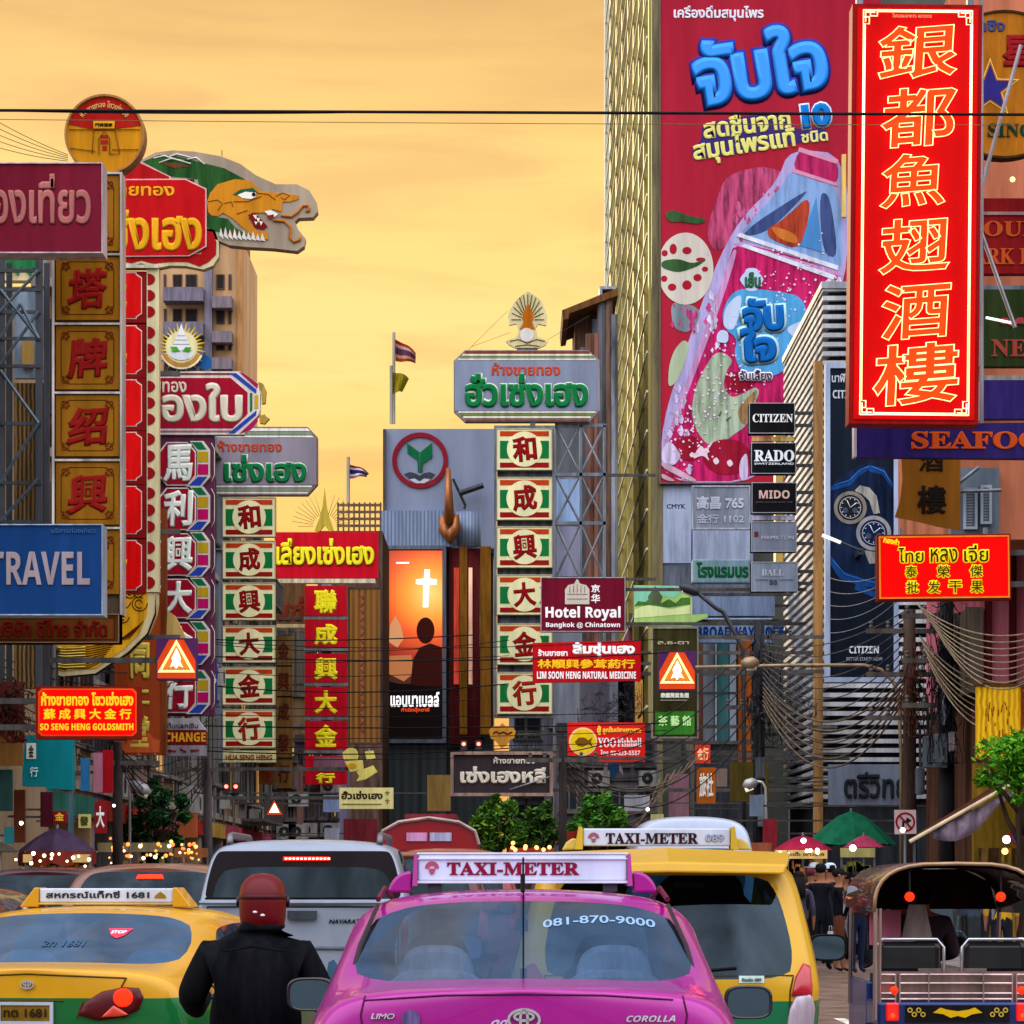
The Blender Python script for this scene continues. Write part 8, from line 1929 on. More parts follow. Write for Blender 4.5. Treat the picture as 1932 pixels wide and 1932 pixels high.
# ================================================================== umbrellas, awning, stalls
def umbrella(label, u, v0, v1, w, Y, col, valance=None, n=8):
 k = Y / FPX; c = P(u, v0, Y); rad = w * k / 2; h = (v1 - v0) * k
 r = empty('market_umbrella', label, 'umbrella', (c.x, Y, 0))
 m = MB(); zt = c.z
 prof = [(0, 0), (.3, -.16), (.62, -.5), (1, -1)]
 v = []
 for q, d_ in prof:
  for i in range(n * 2):
   a = math.pi * i / n; s_ = 1 if i % 2 == 0 else .955
   v.append((rad * q * s_ * math.cos(a), rad * q * s_ * math.sin(a), zt + h * d_ - (0 if i % 2 == 0 else h * .05 * q)))
 N_ = n * 2
 f = [(i * N_ + j, i * N_ + (j + 1) % N_, (i + 1) * N_ + (j + 1) % N_, (i + 1) * N_ + j) for i in range(3) for j in range(N_)]
 o = m.add(v, f).build('canopy', M(col, .75, dirt=.25, scale=2), r)
 so_ = o.modifiers.new('t', 'SOLIDIFY'); so_.thickness = .012
 if valance:
  v2 = []
  for dz in (-.0, -.28):
   for i in range(N_): a = math.pi * i / n; v2.append((rad * .985 * math.cos(a), rad * .985 * math.sin(a), zt - h + dz * (1 if i % 2 else .8)))
  o2 = MB().add(v2, [(j, (j + 1) % N_, N_ + (j + 1) % N_, N_ + j) for j in range(N_)]).build('valance', M(valance, .75, dirt=.3, scale=3), o)
  so2 = o2.modifiers.new('t', 'SOLIDIFY'); so2.thickness = .012
 q = MB()
 for i in range(n):
  a = 2 * math.pi * i / n; q.tube([(0, 0, zt - .06), (rad * .6 * math.cos(a), rad * .6 * math.sin(a), zt - h * .5 - .03), (rad * math.cos(a), rad * math.sin(a), zt - h - .02)], .012, 4)
 q.build('rib', M('#8c8c8c', .4, .6), r)
 MB().tube([(0, 0, 0), (0, 0, zt + .06)], .03, 8).build('pole', M('#8a8a86', .4, .6, dirt=.2), r)
 return r
umbrella('big green market umbrella over the crowd at the right pavement', 1606, 1530, 1592, 172, 68, '#0f5a3c')
umbrella('pink market umbrella left of its smaller twin, below the green one', 1515, 1576, 1603, 112, 66, '#9c1c3c')
umbrella('small pink market umbrella below the right edge of the green one', 1630, 1576, 1598, 76, 67, '#a83a56')
umbrella('dusky violet umbrella with a red valance at the left stalls', 108, 1562, 1606, 150, 58, '#3d2c40', '#7a2a20')
umbrella('grey umbrella cut by the left edge of the view', 0, 1588, 1606, 70, 57, '#4a4438')
def awning():
 Y = 60.0; k = Y / FPX
 p = empty('shop_awning', 'tilted brown awning with a cream edge and a hanging pale cloth', 'awning', P(1820, 1600, Y))
 p.location.z = 0
 ox, oy = p.location.x, p.location.y
 def L_(u, v, dy): q = P(u, v, Y + dy); return (q.x - ox, q.y - oy, q.z)
 a, b, c, d_ = L_(1718, 1588, -1.2), L_(1930, 1468, -1.2), L_(1930, 1455, 1.6), L_(1740, 1572, 1.6)
 o = MB().add([a, b, c, d_], [(0, 1, 2, 3)]).build('roof_cloth', M('#4a2418', .7, dirt=.3, scale=2), p)
 s_ = o.modifiers.new('t', 'SOLIDIFY'); s_.thickness = .05
 MB().tube([L_(1716, 1588, -1.25), L_(1932, 1466, -1.25)], .035, 8).build('edge_bar', M('#c9b48a', .5, .2, dirt=.2), p)
 v = []; n = 14
 for i in range(n + 1):
  t = i / n
  u = 1760 + t * 150; v0 = 1568 - t * 78; v1 = v0 + 14 + 34 * math.sin(math.pi * min(1, t * 1.2)) ** 1 * .9
  v += [L_(u, v0, -1.1 + .05 * math.sin(i * 1.7)), L_(u + 2, (v0 + v1) / 2, -1.1 + .1 * math.sin(i * 2.1)), L_(u, v1, -1.05 + .08 * math.sin(i * 1.3))]
 o = MB().add(v, [(3 * i + q, 3 * i + 3 + q, 3 * i + 4 + q, 3 * i + 1 + q) for i in range(n) for q in (0, 1)]).build('hanging_cloth', M('#8a7684', .8, dirt=.25, scale=3), p, smooth=True)
 s_ = o.modifiers.new('t', 'SOLIDIFY'); s_.thickness = .01
 for u, v_ in ((1725, 1584), (1925, 1470)):
  q = L_(u, v_, -1.1); MB().tube([(q[0], q[1], 0), q], .03, 8).build('post', DARKST(), p)
 a, b = L_(1740, 1560, 1.5), L_(1915, 1468, 1.5)
awning()
def cloth_gate():
 s = Sign('lit_hanging', 'lit golden hanging cloth with red streaks above the green tree', 'banner', 1838, 1928, 1293, 1432, 60.5)
 s.box('cloth', 1841, 1926, 1296, 1430, M('#b8860c', .6, emit=.22, dirt=.3, scale=2.5, wave=('X', 3.0, '#d8a818', 4)), 0, .05)
 m = []
 rr = random.Random(5)
 for i in range(24):
  u = 1860 + rr.random() * 50; v = 1320 + rr.random() * 75; m.append([(u, v), (u + rr.uniform(-2, 2), v + rr.uniform(6, 16))])
 s.line('red_streak', m, .9, M('#8a2a0c', .6, dirt=.2), y=-.01)
 s.box('side_post', 1926, 1932, 1290, 1440, M('#7a3010', .6), -.05, .1)
 s.box('batten', 1838, 1930, 1290, 1295, M('#5a3a10', .6), -.05, .1)
 s.arms(1, (1300,), y=.06, r=.03)
 w_ = Sign('lit_shopfront', 'yellow lit shopfront wall under the awning', 'shopfront', 1840, 1990, 1440, 1640, 62.0)
 w_.box('wall', 1838, 1990, 1440, 1830, M('#8a6a1c', .7, dirt=.45, scale=1.5, emit=.12), 0, .3)
 for i in range(5): w_.box('goods_panel', 1844 + i * 22, 1862 + i * 22, 1600, 1650, M(['#7a5a2c', '#4a3018', '#9a7a34', '#5a3c1c', '#8a3a1c'][i], .7, dirt=.5, scale=12, emit=.1), -.1, -.004)
cloth_gate()

def stall(label, u0, u1, v0, v1, Y, top, front, txt=None):
 s = Sign('food_stall', label, 'stall', u0, u1, v0, 1665 + EYE * FPX / Y, Y)
 m = MB()
 s.box('counter', u0, u1, v1, s.vb - 1, M('#3c342c', .7, dirt=.4), 0, .9)
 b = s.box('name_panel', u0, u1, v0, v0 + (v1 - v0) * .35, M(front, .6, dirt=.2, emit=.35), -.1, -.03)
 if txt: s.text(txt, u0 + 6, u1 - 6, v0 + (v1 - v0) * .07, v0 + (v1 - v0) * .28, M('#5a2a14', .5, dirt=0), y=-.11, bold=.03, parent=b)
 for u in (u0 + 1, u1 - 2):
  MB().box(s.X(u), s.X(u) + .04, 0, .05, 0, s.Z(v0)).build('post', STEEL(), s.root)
 q = MB(); rr = random.Random(int(u0))
 for i in range(14):
  x = s.X(u0 + 3) + rr.random() * (s.X(u1) - s.X(u0) - .2); q.box(x, x + .1, .1, .25, s.Z(v1) + .004, s.Z(v1) + rr.uniform(.08, .3))
 q.build('jars_of_goods', M(top, .5, dirt=.5, scale=14), s.root)
 return s.root
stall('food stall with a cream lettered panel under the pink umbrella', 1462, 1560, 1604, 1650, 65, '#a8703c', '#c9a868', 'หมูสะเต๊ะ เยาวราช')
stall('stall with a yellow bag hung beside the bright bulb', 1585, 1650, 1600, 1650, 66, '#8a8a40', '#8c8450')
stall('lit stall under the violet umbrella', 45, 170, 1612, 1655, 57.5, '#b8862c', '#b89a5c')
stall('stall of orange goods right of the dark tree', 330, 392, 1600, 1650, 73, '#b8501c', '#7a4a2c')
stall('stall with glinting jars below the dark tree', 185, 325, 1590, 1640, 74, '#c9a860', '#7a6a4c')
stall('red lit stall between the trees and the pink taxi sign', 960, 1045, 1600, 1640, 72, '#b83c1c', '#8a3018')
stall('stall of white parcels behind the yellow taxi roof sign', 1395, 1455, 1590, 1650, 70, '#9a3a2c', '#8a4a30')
# small shop boards low on the left
def board(label, u0, u1, v0, v1, Y, col, txt=None, tcol='#e0d8c0', side=-1, emit=.12):
 s = Sign('shop_board', label, 'sign', u0, u1, v0, v1, Y)
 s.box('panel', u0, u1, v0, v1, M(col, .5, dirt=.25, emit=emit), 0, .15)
 if txt:
  w_ = u1 - u0; h = v1 - v0
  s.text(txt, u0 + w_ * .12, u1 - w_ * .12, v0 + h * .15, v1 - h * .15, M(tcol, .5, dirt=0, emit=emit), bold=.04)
 s.arms(side, ((v0 + v1) / 2,), y=.15, r=.02)
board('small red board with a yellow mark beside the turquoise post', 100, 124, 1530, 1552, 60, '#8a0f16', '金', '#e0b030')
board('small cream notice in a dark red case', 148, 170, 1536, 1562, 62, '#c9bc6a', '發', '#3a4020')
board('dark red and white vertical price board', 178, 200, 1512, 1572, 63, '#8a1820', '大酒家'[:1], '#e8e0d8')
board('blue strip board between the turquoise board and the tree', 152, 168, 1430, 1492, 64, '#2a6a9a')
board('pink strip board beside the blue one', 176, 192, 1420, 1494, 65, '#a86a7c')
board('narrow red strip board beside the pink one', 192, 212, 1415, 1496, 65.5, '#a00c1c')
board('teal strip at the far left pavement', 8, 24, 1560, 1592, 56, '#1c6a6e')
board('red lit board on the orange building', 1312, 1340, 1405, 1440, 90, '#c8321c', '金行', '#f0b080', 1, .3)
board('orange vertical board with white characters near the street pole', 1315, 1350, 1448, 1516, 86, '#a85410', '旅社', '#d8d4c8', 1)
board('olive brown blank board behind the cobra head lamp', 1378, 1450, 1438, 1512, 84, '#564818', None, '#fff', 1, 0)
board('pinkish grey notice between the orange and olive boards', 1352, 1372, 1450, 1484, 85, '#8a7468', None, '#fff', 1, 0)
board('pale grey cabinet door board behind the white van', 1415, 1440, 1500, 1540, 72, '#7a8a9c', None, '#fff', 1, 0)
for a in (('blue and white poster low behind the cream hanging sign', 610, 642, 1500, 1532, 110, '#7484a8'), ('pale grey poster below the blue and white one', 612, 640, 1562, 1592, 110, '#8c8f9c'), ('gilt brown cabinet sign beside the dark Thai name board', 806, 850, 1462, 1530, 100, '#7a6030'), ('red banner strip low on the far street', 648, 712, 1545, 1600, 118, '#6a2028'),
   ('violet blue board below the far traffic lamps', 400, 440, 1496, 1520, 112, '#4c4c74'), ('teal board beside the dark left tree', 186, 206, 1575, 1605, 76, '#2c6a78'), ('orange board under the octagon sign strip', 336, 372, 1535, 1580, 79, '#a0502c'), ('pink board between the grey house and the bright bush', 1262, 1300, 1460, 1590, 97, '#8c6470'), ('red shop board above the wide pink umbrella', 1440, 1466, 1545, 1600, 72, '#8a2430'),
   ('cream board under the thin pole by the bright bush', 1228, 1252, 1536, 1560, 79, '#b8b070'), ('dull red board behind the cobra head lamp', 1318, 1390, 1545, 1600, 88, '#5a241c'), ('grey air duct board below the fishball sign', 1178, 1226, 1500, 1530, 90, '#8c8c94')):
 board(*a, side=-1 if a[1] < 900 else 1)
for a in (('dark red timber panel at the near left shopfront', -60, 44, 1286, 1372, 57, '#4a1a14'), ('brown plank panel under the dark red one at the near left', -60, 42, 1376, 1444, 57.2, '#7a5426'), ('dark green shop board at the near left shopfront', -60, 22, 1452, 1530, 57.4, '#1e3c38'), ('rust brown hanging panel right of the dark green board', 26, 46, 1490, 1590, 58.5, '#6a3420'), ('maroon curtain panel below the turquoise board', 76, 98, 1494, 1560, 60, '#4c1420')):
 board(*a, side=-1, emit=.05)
cable(P(-20, 1300, 56.6), P(52, 1395, 56.6), .3, .03, 'red cord bundle drooping over the near left shopfront', M('#8a1c20', .7), None)
cable(P(-20, 1330, 56.5), P(46, 1385, 56.5), .35, .03, 'second red cord bundle drooping lower on the near left shopfront', M('#7a2420', .7), None)
def orange_pillar():
 Y = 102; k = Y / FPX; u0 = 1350; b = P(u0, 1665, Y); X = lambda u: (u - u0) * k; Z = lambda v: EYE + (HV - v) * k
 r = empty('corner_building', 'narrow building with an orange pillar and teal glass beside the olive sign', 'building', (b.x, Y, 0))
 MB().box(X(1310), X(1425), 0, 8, 0, Z(1214)).build('wall', M('#3c3f44', .7, dirt=.4), r)
 MB().box(X(1392), X(1416), -.4, -.003, Z(1440), Z(1210)).build('orange_pillar', M('#a8561a', .6, dirt=.25, scale=1.2), r)
 for a, c, col in ((1312, 1326, '#5c3a30'), (1326, 1346, '#6c7478'), (1348, 1352, '#a9b4bc'), (1353, 1374, '#3a6a6c'), (1376, 1388, '#8a98a6')):
  MB().box(X(a), X(c), -.2, -.004, Z(1400), Z(1216)).build('facade_strip', M(col, .4, .1, dirt=.35, scale=1), r)
 MB().box(X(1310), X(1390), -.22, -.202, Z(1310), Z(1306)).build('floor_line', DARKST(), r)
orange_pillar()

# ================================================================== poles, lamps, signs on poles
def pole(label, u, v0, Y, r0=.13, col='#4a4440', boxes=(), na=3):
 c = P(u, v0, Y)
 r = empty('utility_pole', label, 'pole', (c.x, Y, 0))
 MB().tube([(0, 0, 0), (0, 0, c.z)], [r0 * 1.15, r0 * .9], 10).build('shaft', M(col, .8, dirt=.4, scale=2), r, smooth=True)
 m = MB()
 for i in range(na): m.box(-.9, .9, -.08, .0, c.z - .5 - i * .9, c.z - .4 - i * .9)
 m.build('cross_arm', M('#5a544c', .7, dirt=.4), r)
 m = MB()
 for i in range(na):
  for x in (-.8, -.45, .45, .8): m.lathe([(.03, 0), (.05, .04), (.03, .08), (.05, .12), (.02, .16)], 8, (x, -.04, c.z - .4 - i * .9))
 m.build('insulators', M('#5a5652', .4, dirt=.2), r)
 for (du, v1, v2, w_, cc) in boxes:
  k = Y / FPX; z1, z2 = EYE + (HV - v2) * k, EYE + (HV - v1) * k
  b = MB().box(du * k, (du + w_) * k, -.45, -.15, z1, z2).build('junction_box', M(cc, .5, .1, dirt=.35), r, bevel=.02)
  MB().box(du * k + .05, (du + w_) * k - .05, -.465, -.452, z1 + .05, z2 - .05).build('box_door', M(cc, .5, .1, dirt=.45, scale=5), b)
  MB().tube([(du * k + .1, -.3, z2), (du * k + .1, -.2, z2 + .8), (0, -.1, z2 + 1.4)], .03, 6).build('conduit', DARKST(), b)
 return r
pole('brown street pole wrapped in wires right of the grey fascia board', 1716, 1150, 66, .14, '#4c3a30', ((22, 1390, 1450, 22, '#6d7478'), (8, 1450, 1500, 16, '#565a60')))
pole('dark utility pole with meter boxes behind the tan cable bunch', 1786, 1120, 64, .15, '#2c2a2c', ((-28, 1386, 1450, 24, '#5c666a'), (-2, 1382, 1420, 16, '#98888a'), (-14, 1290, 1370, 8, '#9aa2b0')))
pole('dark tangled utility pole left of the louvred building', 1432, 1170, 82, .15, '#2a2a2e', ((-8, 1430, 1470, 18, '#5c6066'), (-4, 1500, 1560, 16, '#6a7078')))
pole('thin pole with cable bunches above the green bush', 1062, 1400, 78, .1, '#3a3230', na=1)
pole('leaning pale pole beside the dark tree', 392, 1420, 84, .12, '#564c4c', na=1)
pole('dark pole among the left shop boards', 222, 1400, 68, .11, '#38302c', na=1)
def street_lamp(label, pts, head, Y, col='#8a8478', r_=.05, lit=False):
 p0 = P(*pts[0], Y)
 r = empty('street_lamp', label, 'lamp', (p0.x, Y, 0))
 q = [(P(u, v, Y).x - p0.x, 0, P(u, v, Y).z) for u, v in pts]
 MB().tube([(q[0][0], 0, 0)] + q, r_, 8).build('mast', M(col, .45, .4, dirt=.3), r, smooth=True)
 a, b = [Vector((P(u, v, Y).x - p0.x, 0, P(u, v, Y).z)) for u, v in head]
 m = MB(); n = (b - a)
 m.tube([a, a + n * .25, a + n * .7, b], [.06, .14, .15, .05], 10)
 o = m.build('lamp_head', M(col, .4, .4, dirt=.2), r, smooth=True)
 MB().tube([a + n * .3 + Vector((0, 0, -.1)), b - n * .15 + Vector((0, 0, -.1))], .07, 8).build('lamp_glass', M('#e4e0d0', .2, dirt=.1, emit=.8 if lit else .05), o, smooth=True)
street_lamp('long armed street lamp reaching over from the brown pole', [(1700, 1420), (1695, 1310), (1684, 1285), (1662, 1263), (1630, 1255), (1500, 1255), (1312, 1259)], [(1398, 1252), (1432, 1250)], 70, '#a08a68', .038)
street_lamp('dark bent street lamp over the pale blue hotel sign', [(1404, 1400), (1402, 1225), (1365, 1155), (1352, 1148), (1318, 1120)], [(1318, 1120), (1282, 1104)], 86, '#2c2c30', .06)
street_lamp('white cobra head lamp in front of the olive board', [(1446, 1560), (1444, 1486), (1438, 1476), (1428, 1474)], [(1428, 1474), (1402, 1484)], 80, '#b4b4ac', .035, True)
ht = Sign('hoarding_lamp', 'white tube lamp on a short arm before the watch hoarding', 'lamp', 1552, 1625, 1005, 1045, 84)
ht.line('arm', [[(1585, 1022), (1618, 1036), (1625, 1040)]], 2.0, DARKST(), y=.0)
ht.line('lamp_tube', [[(1551, 1010), (1586, 1024)]], 3.2, M('#f4f2ea', .4, emit=1.0, dirt=0), y=-.02)
ht.box('bracket', 1620, 1630, 1034, 1046, DARKST(), 0, 1.0)
street_lamp('pale lamp arm in front of the dark tree', [(245, 1500), (244, 1476), (250, 1475)], [(246, 1477), (284, 1497)], 72, '#a0a0a0', .03)
def traffic_sign():
 s = Sign('traffic_sign', 'white no right turn sign with a red ring and a black arrow', 'sign', 1686, 1730, 1527, 1575, 62)
 s.poly('plate', [(1687, 1528), (1728, 1528), (1729, 1573), (1688, 1574)], M('#b89a98', .5, dirt=.15), 0, .02)
 s.ring('red_ring', 1708, 1551, 15, 18.5, M('#7a0c18', .5, dirt=.1), -.012, -.001)
 s.poly('arrow', [(1702, 1566), (1702, 1550), (1710, 1547), (1710, 1542), (1720, 1548), (1710, 1555), (1710, 1551), (1706, 1553), (1706, 1566)], M('#16141c', .5, dirt=0), -.010, -.001)
 s.line('red_bar', [[(1696, 1538), (1720, 1563)]], 1.6, M('#7a0c18', .5), y=-.02)
 MB().tube([(0, .05, -s.root.location.z), (0, .05, s.Z(1530))], .03, 8).build('post', STEEL(), s.root)
 d = Sign('traffic_sign', 'round blue and red no parking disc at the lit shopfront', 'sign', 1900, 1950, 1552, 1600, 56)
 d.disc('plate', 1926, 1576, 21, M('#8a0f18', .5, dirt=.1), 0, .02)
 d.disc('blue_field', 1926, 1576, 17, M('#1c4a8a', .5, dirt=.1), -.01, 0)
 d.line('bar', [[(1914, 1564), (1938, 1588)]], 2.2, M('#8a0f18', .5), y=-.012)
 MB().tube([(0, .05, -d.root.location.z), (0, .05, d.Z(1560))], .03, 8).build('post', STEEL(), d.root)
traffic_sign()
def traffic_lights():
 for lab, u, v, Y, du in (('pair of red traffic lamps hung far down the street by the striped sign', 424, 1484, 100, 18), ('pair of red lamps on the corner of the round bank column', 872, 1404, 98, 28)):
  s = Sign('traffic_light', lab, 'traffic light', u, u + du + 10, v - 10, v + 12, Y)
  for q in (0, du):
   b = s.box('lamp_case', u - 3 + q, u + 9 + q, v - 7, v + 13, DARKST(), 0, .25)
   MB().ball((s.X(u + 3 + q), -.05, s.Z(v)), 3.6 * s.k).build('red_lens', M('#ff5a48', .3, emit=5, dirt=0, ecol='#ff6450'), b, smooth=True)
  s.box('bracket', u - 3, u + du + 9, v + 13, v + 15, DARKST(), .1, .2)
  s.arms(-1 if u < 500 else 1, (v + 14,), y=.1, r=.03)
 s = Sign('triangle_lamp', 'small bright triangle lamp far down the street above the pickup roof', 'lamp', 505, 531, 1512, 1536, 105, group='triangle street lamps')
 s.poly('case', [(517, 1510), (532, 1537), (503, 1537)], M('#a8340c', .4, emit=.9, dirt=0), 0, .2)
 s.poly('triangle', [(518, 1515), (527, 1533), (508, 1533)], M('#ffe0b0', .4, emit=3, dirt=0), -.01, 0)
 s.line('hanger', [[(518, 1510), (518, 1475)], [(470, 1516), (505, 1516)]], .5, DARKST(), y=.1)
 s.arms(-1, (1516,), y=.1, r=.03)
traffic_lights()
# flags
def flag(label, u, v0, vb, Y, cloth, stripes, name='flag'):
 c = P(u, v0, Y); b = P(u, vb, Y); k = Y / FPX
 r = empty('flag', label, 'flag', (c.x, Y, b.z))
 MB().tube([(0, 0, 0), (0, 0, c.z - b.z)], .08, 6).build('flag_pole', M('#a9a498', .4, .4, dirt=.2), r)
 n = 8
 for si, (f0, f1, col) in enumerate(stripes):
  m = MB(); v = []
  for i in range(n + 1):
   t = i / n
   for f in (f0, f1):
    (a0, a1), (b0, b1) = cloth[0], cloth[1]
    x = t; top = [(1 - t) * p + t * q for p, q in zip(cloth[0], cloth[1])]; bot = [(1 - t) * p + t * q for p, q in zip(cloth[3], cloth[2])]
    uu, vv = [(1 - f) * p + f * q for p, q in zip(top, bot)]
    vv += 2.0 * math.sin(t * 5 + .5) * t - 5 * math.sin(math.pi * t) * (1 - f)
    v.append(((uu - u) * k, .25 * math.sin(t * 6 + f), EYE + (HV - vv) * k - b.z))
  m.add(v, [(2 * i, 2 * i + 1, 2 * i + 3, 2 * i + 2) for i in range(n)])
  o = m.build('cloth_stripe', M(col, .8, dirt=.2), r)
  s_ = o.modifiers.new('t', 'SOLIDIFY'); s_.thickness = .03
th = [(0, .17, '#9c2c20'), (.17, .33, '#c09a88'), (.33, .67, '#5a3448'), (.67, .83, '#c48a68'), (.83, 1, '#9c3c20')]
th2 = [(0, .17, '#8a2c34'), (.17, .33, '#c4b4c0'), (.33, .67, '#2c2658'), (.67, .83, '#d0c0c4'), (.83, 1, '#8a5a80')]
flag('red and white striped flag flying highest over the bank', 743, 627, 800, 166, [(745, 640), (784, 668), (783, 686), (746, 680)], th)
flag('small yellow flag below the striped one over the bank', 738, 690, 800, 165, [(738, 702), (771, 716), (758, 740), (739, 742)], [(0, 1, '#8a7a14')])
flag('striped flag with a violet band on the roof railing', 657, 862, 950, 151, [(658, 876), (696, 895), (690, 900), (658, 902)], th2)

# ================================================================== cables
cable(P(-120, 208, 40), P(2060, 217, 40), .0, .020, 'thick black cable running right across the sky', group=None)
cable(P(-120, 206, 40.2), P(700, 212, 40.2), .03, .010, 'thin black cable lying along the thick one over the left side', group=None)
cable(P(-120, 224, 41), P(2060, 236, 41), .02, .005, 'hair thin wire just below the thick black cable', M('#6a5a38', .6), group=None)
for i in range(5):
 cable(P(-60, 196 + i * 16, 49), P(128, 292 + i * 3, 50.2), .05, .006, 'thin wires fanning from the left edge down to the round gold sign', M('#5a5240', .6), 'wires by the round sign')
rr = random.Random(11)
for i, v in enumerate((1192, 1206, 1216, 1232, 1246, 1262, 1290, 1318, 1348, 1372, 1388, 1402, 1420, 1434)):
 u0, u1 = rr.choice([(250, 1260), (380, 960), (620, 1320), (180, 900), (390, 1250)])
 Y = 86 + rr.uniform(-4, 6)
 cable(P(u0, v + rr.uniform(-8, 8), Y), P(u1, v + rr.uniform(-10, 10), Y), rr.uniform(.05, .3), .011 if i % 3 else .018, 'dark overhead wire strung across the far street between the sign rows', None, 'wires across the far street')
tan = M('#9c8a6c', .6, dirt=.3); tan2 = M('#6a5a48', .6, dirt=.3)
for i in range(9):
 cable(P(1730 + i * 4, 1140 + i * 5, 63), P(1960, 1190 + i * 10, 58), .30 + i * .05, .014, 'pale wire sagging from the dark pole towards the pink house', tan, 'pale wires right of the red lit sign')
for i in range(8):
 cable(P(1735 + i * 3, 1200 + i * 8, 63.5), P(1960, 1262 + i * 6, 60), .55 + i * .06, .016, 'tan cable swinging low before the golden hanging', tan if i % 2 else tan2, 'tan cables above the golden hanging')
for i in range(10):
 cable(P(1440, 1215 + i * 9, 81), P(1712, 1150 + i * 14, 67), .35 + .12 * i, .014, 'grey wire looping between the two dark poles across the louvres', M('#55504c', .6, dirt=.3), 'wires looping across the louvres')
for i in range(6):
 cable(P(1440, 1290 + i * 8, 81), P(1714, 1270 + i * 7, 66.5), 1.0 + .12 * i, .022, 'brown rope of bundled cable hanging between the two dark poles', tan2, 'bundled cable between the poles')
for i in range(5):
 cable(P(1565, 1090 + i * 26, 79), P(1716, 1055 + i * 14, 66.5), .25, .009, 'thin pale wire in front of the watch hoarding', M('#8a8a90', .6), 'wires before the watch hoarding')
for i in range(6):
 cable(P(1062, 1420 + i * 6, 78), P(1432, 1200 + i * 30, 82), .6 + i * .2, .016, 'dark wire rising from the thin pole to the tangled pole', M('#2c2828', .6), 'dark wires behind the fishball sign')
for i in range(7):
 cable(P(1062, 1425 + i * 4, 78), P(1330 - i * 14, 1420 + i * 8, 84), .9 + i * .14, .018, 'brown wire bunch sagging below the fishball sign', tan2, 'wire bunch below the fishball sign')
for i in range(8):
 cable(P(-40, 1235 + i * 9, 57), P(392, 1250 + i * 22, 84), .3 + i * .1, .012, 'dark wire running along the left shop row', None, 'wires along the left shop row')
for i in range(6):
 cable(P(222, 1410 + i * 4, 68), P(392, 1430 + i * 6, 84), .5 + i * .15, .014, 'dark wire between the two left poles', None, 'wires between the left poles')
# knots of wire nobody could count
def tangle(label, u, v, Y, ru, rv, n, seed, cols):
 q = random.Random(seed); k = Y / FPX; c = P(u, v, Y)
 m = MB()
 for i in range(n):
  pts = []; a = q.uniform(0, 6.28)
  x, z = q.gauss(0, ru * .45), q.gauss(0, rv * .45)
  for j in range(7):
   x += q.gauss(0, ru * .16); z += q.gauss(-rv * .03, rv * .16)
   pts.append((max(-ru, min(ru, x)) * k, q.uniform(-.3, .3), max(-rv, min(rv, z)) * k))
  m.tube(pts, q.uniform(.005, .013), 4)
 o = m.build('wire_tangle', M(cols, .6, dirt=.4, scale=3), None); o.location = c
 return tag(o, label, 'wires', kind='stuff')
tangle('knot of dark wires on the tangled pole', 1440, 1290, 81.5, 34, 120, 90, 1, '#2c2a2c')
tangle('knot of grey loops beside the louvres', 1480, 1330, 81, 60, 40, 60, 2, '#4c4846')
tangle('rusty knot of wires on the brown pole', 1722, 1300, 65.7, 22, 90, 70, 3, '#5a3424')
tangle('black knot of wires on the pole with meter boxes', 1786, 1290, 63.6, 34, 150, 110, 4, '#1e1c20')
tangle('dark knot of wires on the near left shopfront', 25, 1340, 56.5, 40, 60, 80, 8, '#3c2018')
tangle('wire knot behind the medicine sign', 1150, 1340, 99, 60, 50, 60, 9, '#3a3638')

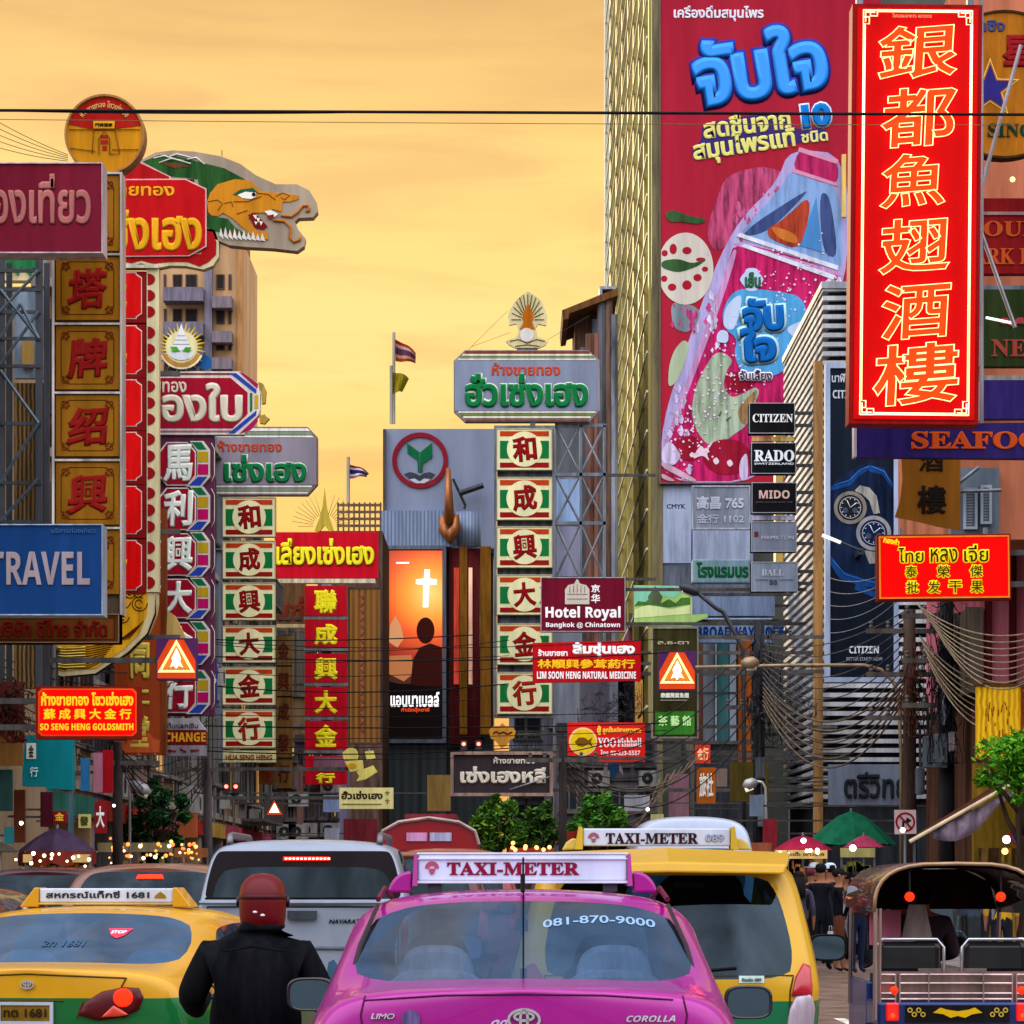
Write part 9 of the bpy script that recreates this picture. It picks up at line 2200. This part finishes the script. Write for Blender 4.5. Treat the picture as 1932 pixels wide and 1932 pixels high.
# ================================================================== bulbs of the stalls
bulb0 = None
bm_ = {}
def bulb(u, v, Y, r_, col, e_, label, group):
 key = (round(r_, 3), col)
 mat = M(col, .3, emit=e_, dirt=0)
 if key not in bm_:
  o = MB().ball((0, 0, 0), r_, 10).build('light_bulb', mat, None, smooth=True); bm_[key] = o
  MB().tube([(0, 0, r_ * .8), (0, 0, r_ * 1.7)], r_ * .3, 6).build('bulb_cap', DARKST(), o)
 else: o = copy_tree(bm_[key])
 o.location = P(u, v, Y)
 return tag(o, label, 'light bulb', group)
q = random.Random(4)
for i in range(46): bulb(q.uniform(205, 385), q.gauss(1606, 12), q.uniform(68, 72.5), q.choice([.032, .045, .022]), q.choice(['#ffe6c0', '#ff9038', '#ffb050', '#ff7a30']), 1.7, 'small bright stall bulb among the goods below the dark tree', 'bulbs over the left stalls')
for i in range(12): bulb(q.uniform(20, 170), q.gauss(1618, 8), q.uniform(55.5, 57), q.choice([.035, .025]), '#ffe6a8', 2.5, 'warm bulb under the violet umbrella', 'bulbs under the violet umbrella')
for i in range(9): bulb(q.uniform(960, 1045), q.gauss(1602, 6), 71.5, .045, '#ff9a50', 4, 'orange bulb on the red lit stall', 'bulbs on the red lit stall')
for i in range(7): bulb(q.uniform(1470, 1560), q.gauss(1606, 4), 64.6, .04, '#fff2c8', 4, 'small bulb along the cream stall panel', 'bulbs on the cream stall')
for (u, v, Y, r_, c, lab) in ((1899, 1584, 59, .075, '#fff4d8', 'large white bulb at the lit shopfront'), (1896, 1606, 59, .06, '#ffb050', 'orange bulb just below the large white one'), (1609, 1600, 65.5, .07, '#ffffe8', 'bright bulb below the small pink umbrella'), (1516, 1586, 65.4, .055, '#fff', 'bulb at the rim of the wide pink umbrella'),
        (1703, 1566, 61.5, .05, '#f4fff4', 'white bulb under the no right turn sign'), (63, 1610, 56, .035, '#fff', 'white tube bulb beside the violet umbrella'), (215, 1520, 66, .03, '#fff', 'white bulb on the left pavement boards'), (40, 1553, 56, .035, '#fff', 'white bulb at the turquoise post'), (1222, 1527, 74, .04, '#fff', 'white bulb beside the bright green bush')):
 if c == '#fff': c = '#ffffff'
 bulb(u, v, Y, r_, c, 5, lab, None)
# a few goods heads and parcels so the stalls are not bare
bk = Sign('hanging_cloth', 'blue and white cloth hanging under the fishball sign', 'cloth', 1140, 1172, 1438, 1475, 96)
bk.polys('blue_cloth', [[(1148, 1440), (1168, 1440), (1164, 1462), (1158, 1474), (1152, 1460)]], M('#2a6aa0', .7, dirt=.2), 0, .03)
bk.polys('white_cloth', [[(1140, 1442), (1147, 1440), (1146, 1452), (1138, 1464)], [(1169, 1441), (1174, 1450), (1176, 1462), (1168, 1454)]], M('#b4b4b8', .7, dirt=.2), .004, .03)
bk.arms(1, (1440,), y=.03, r=.02)
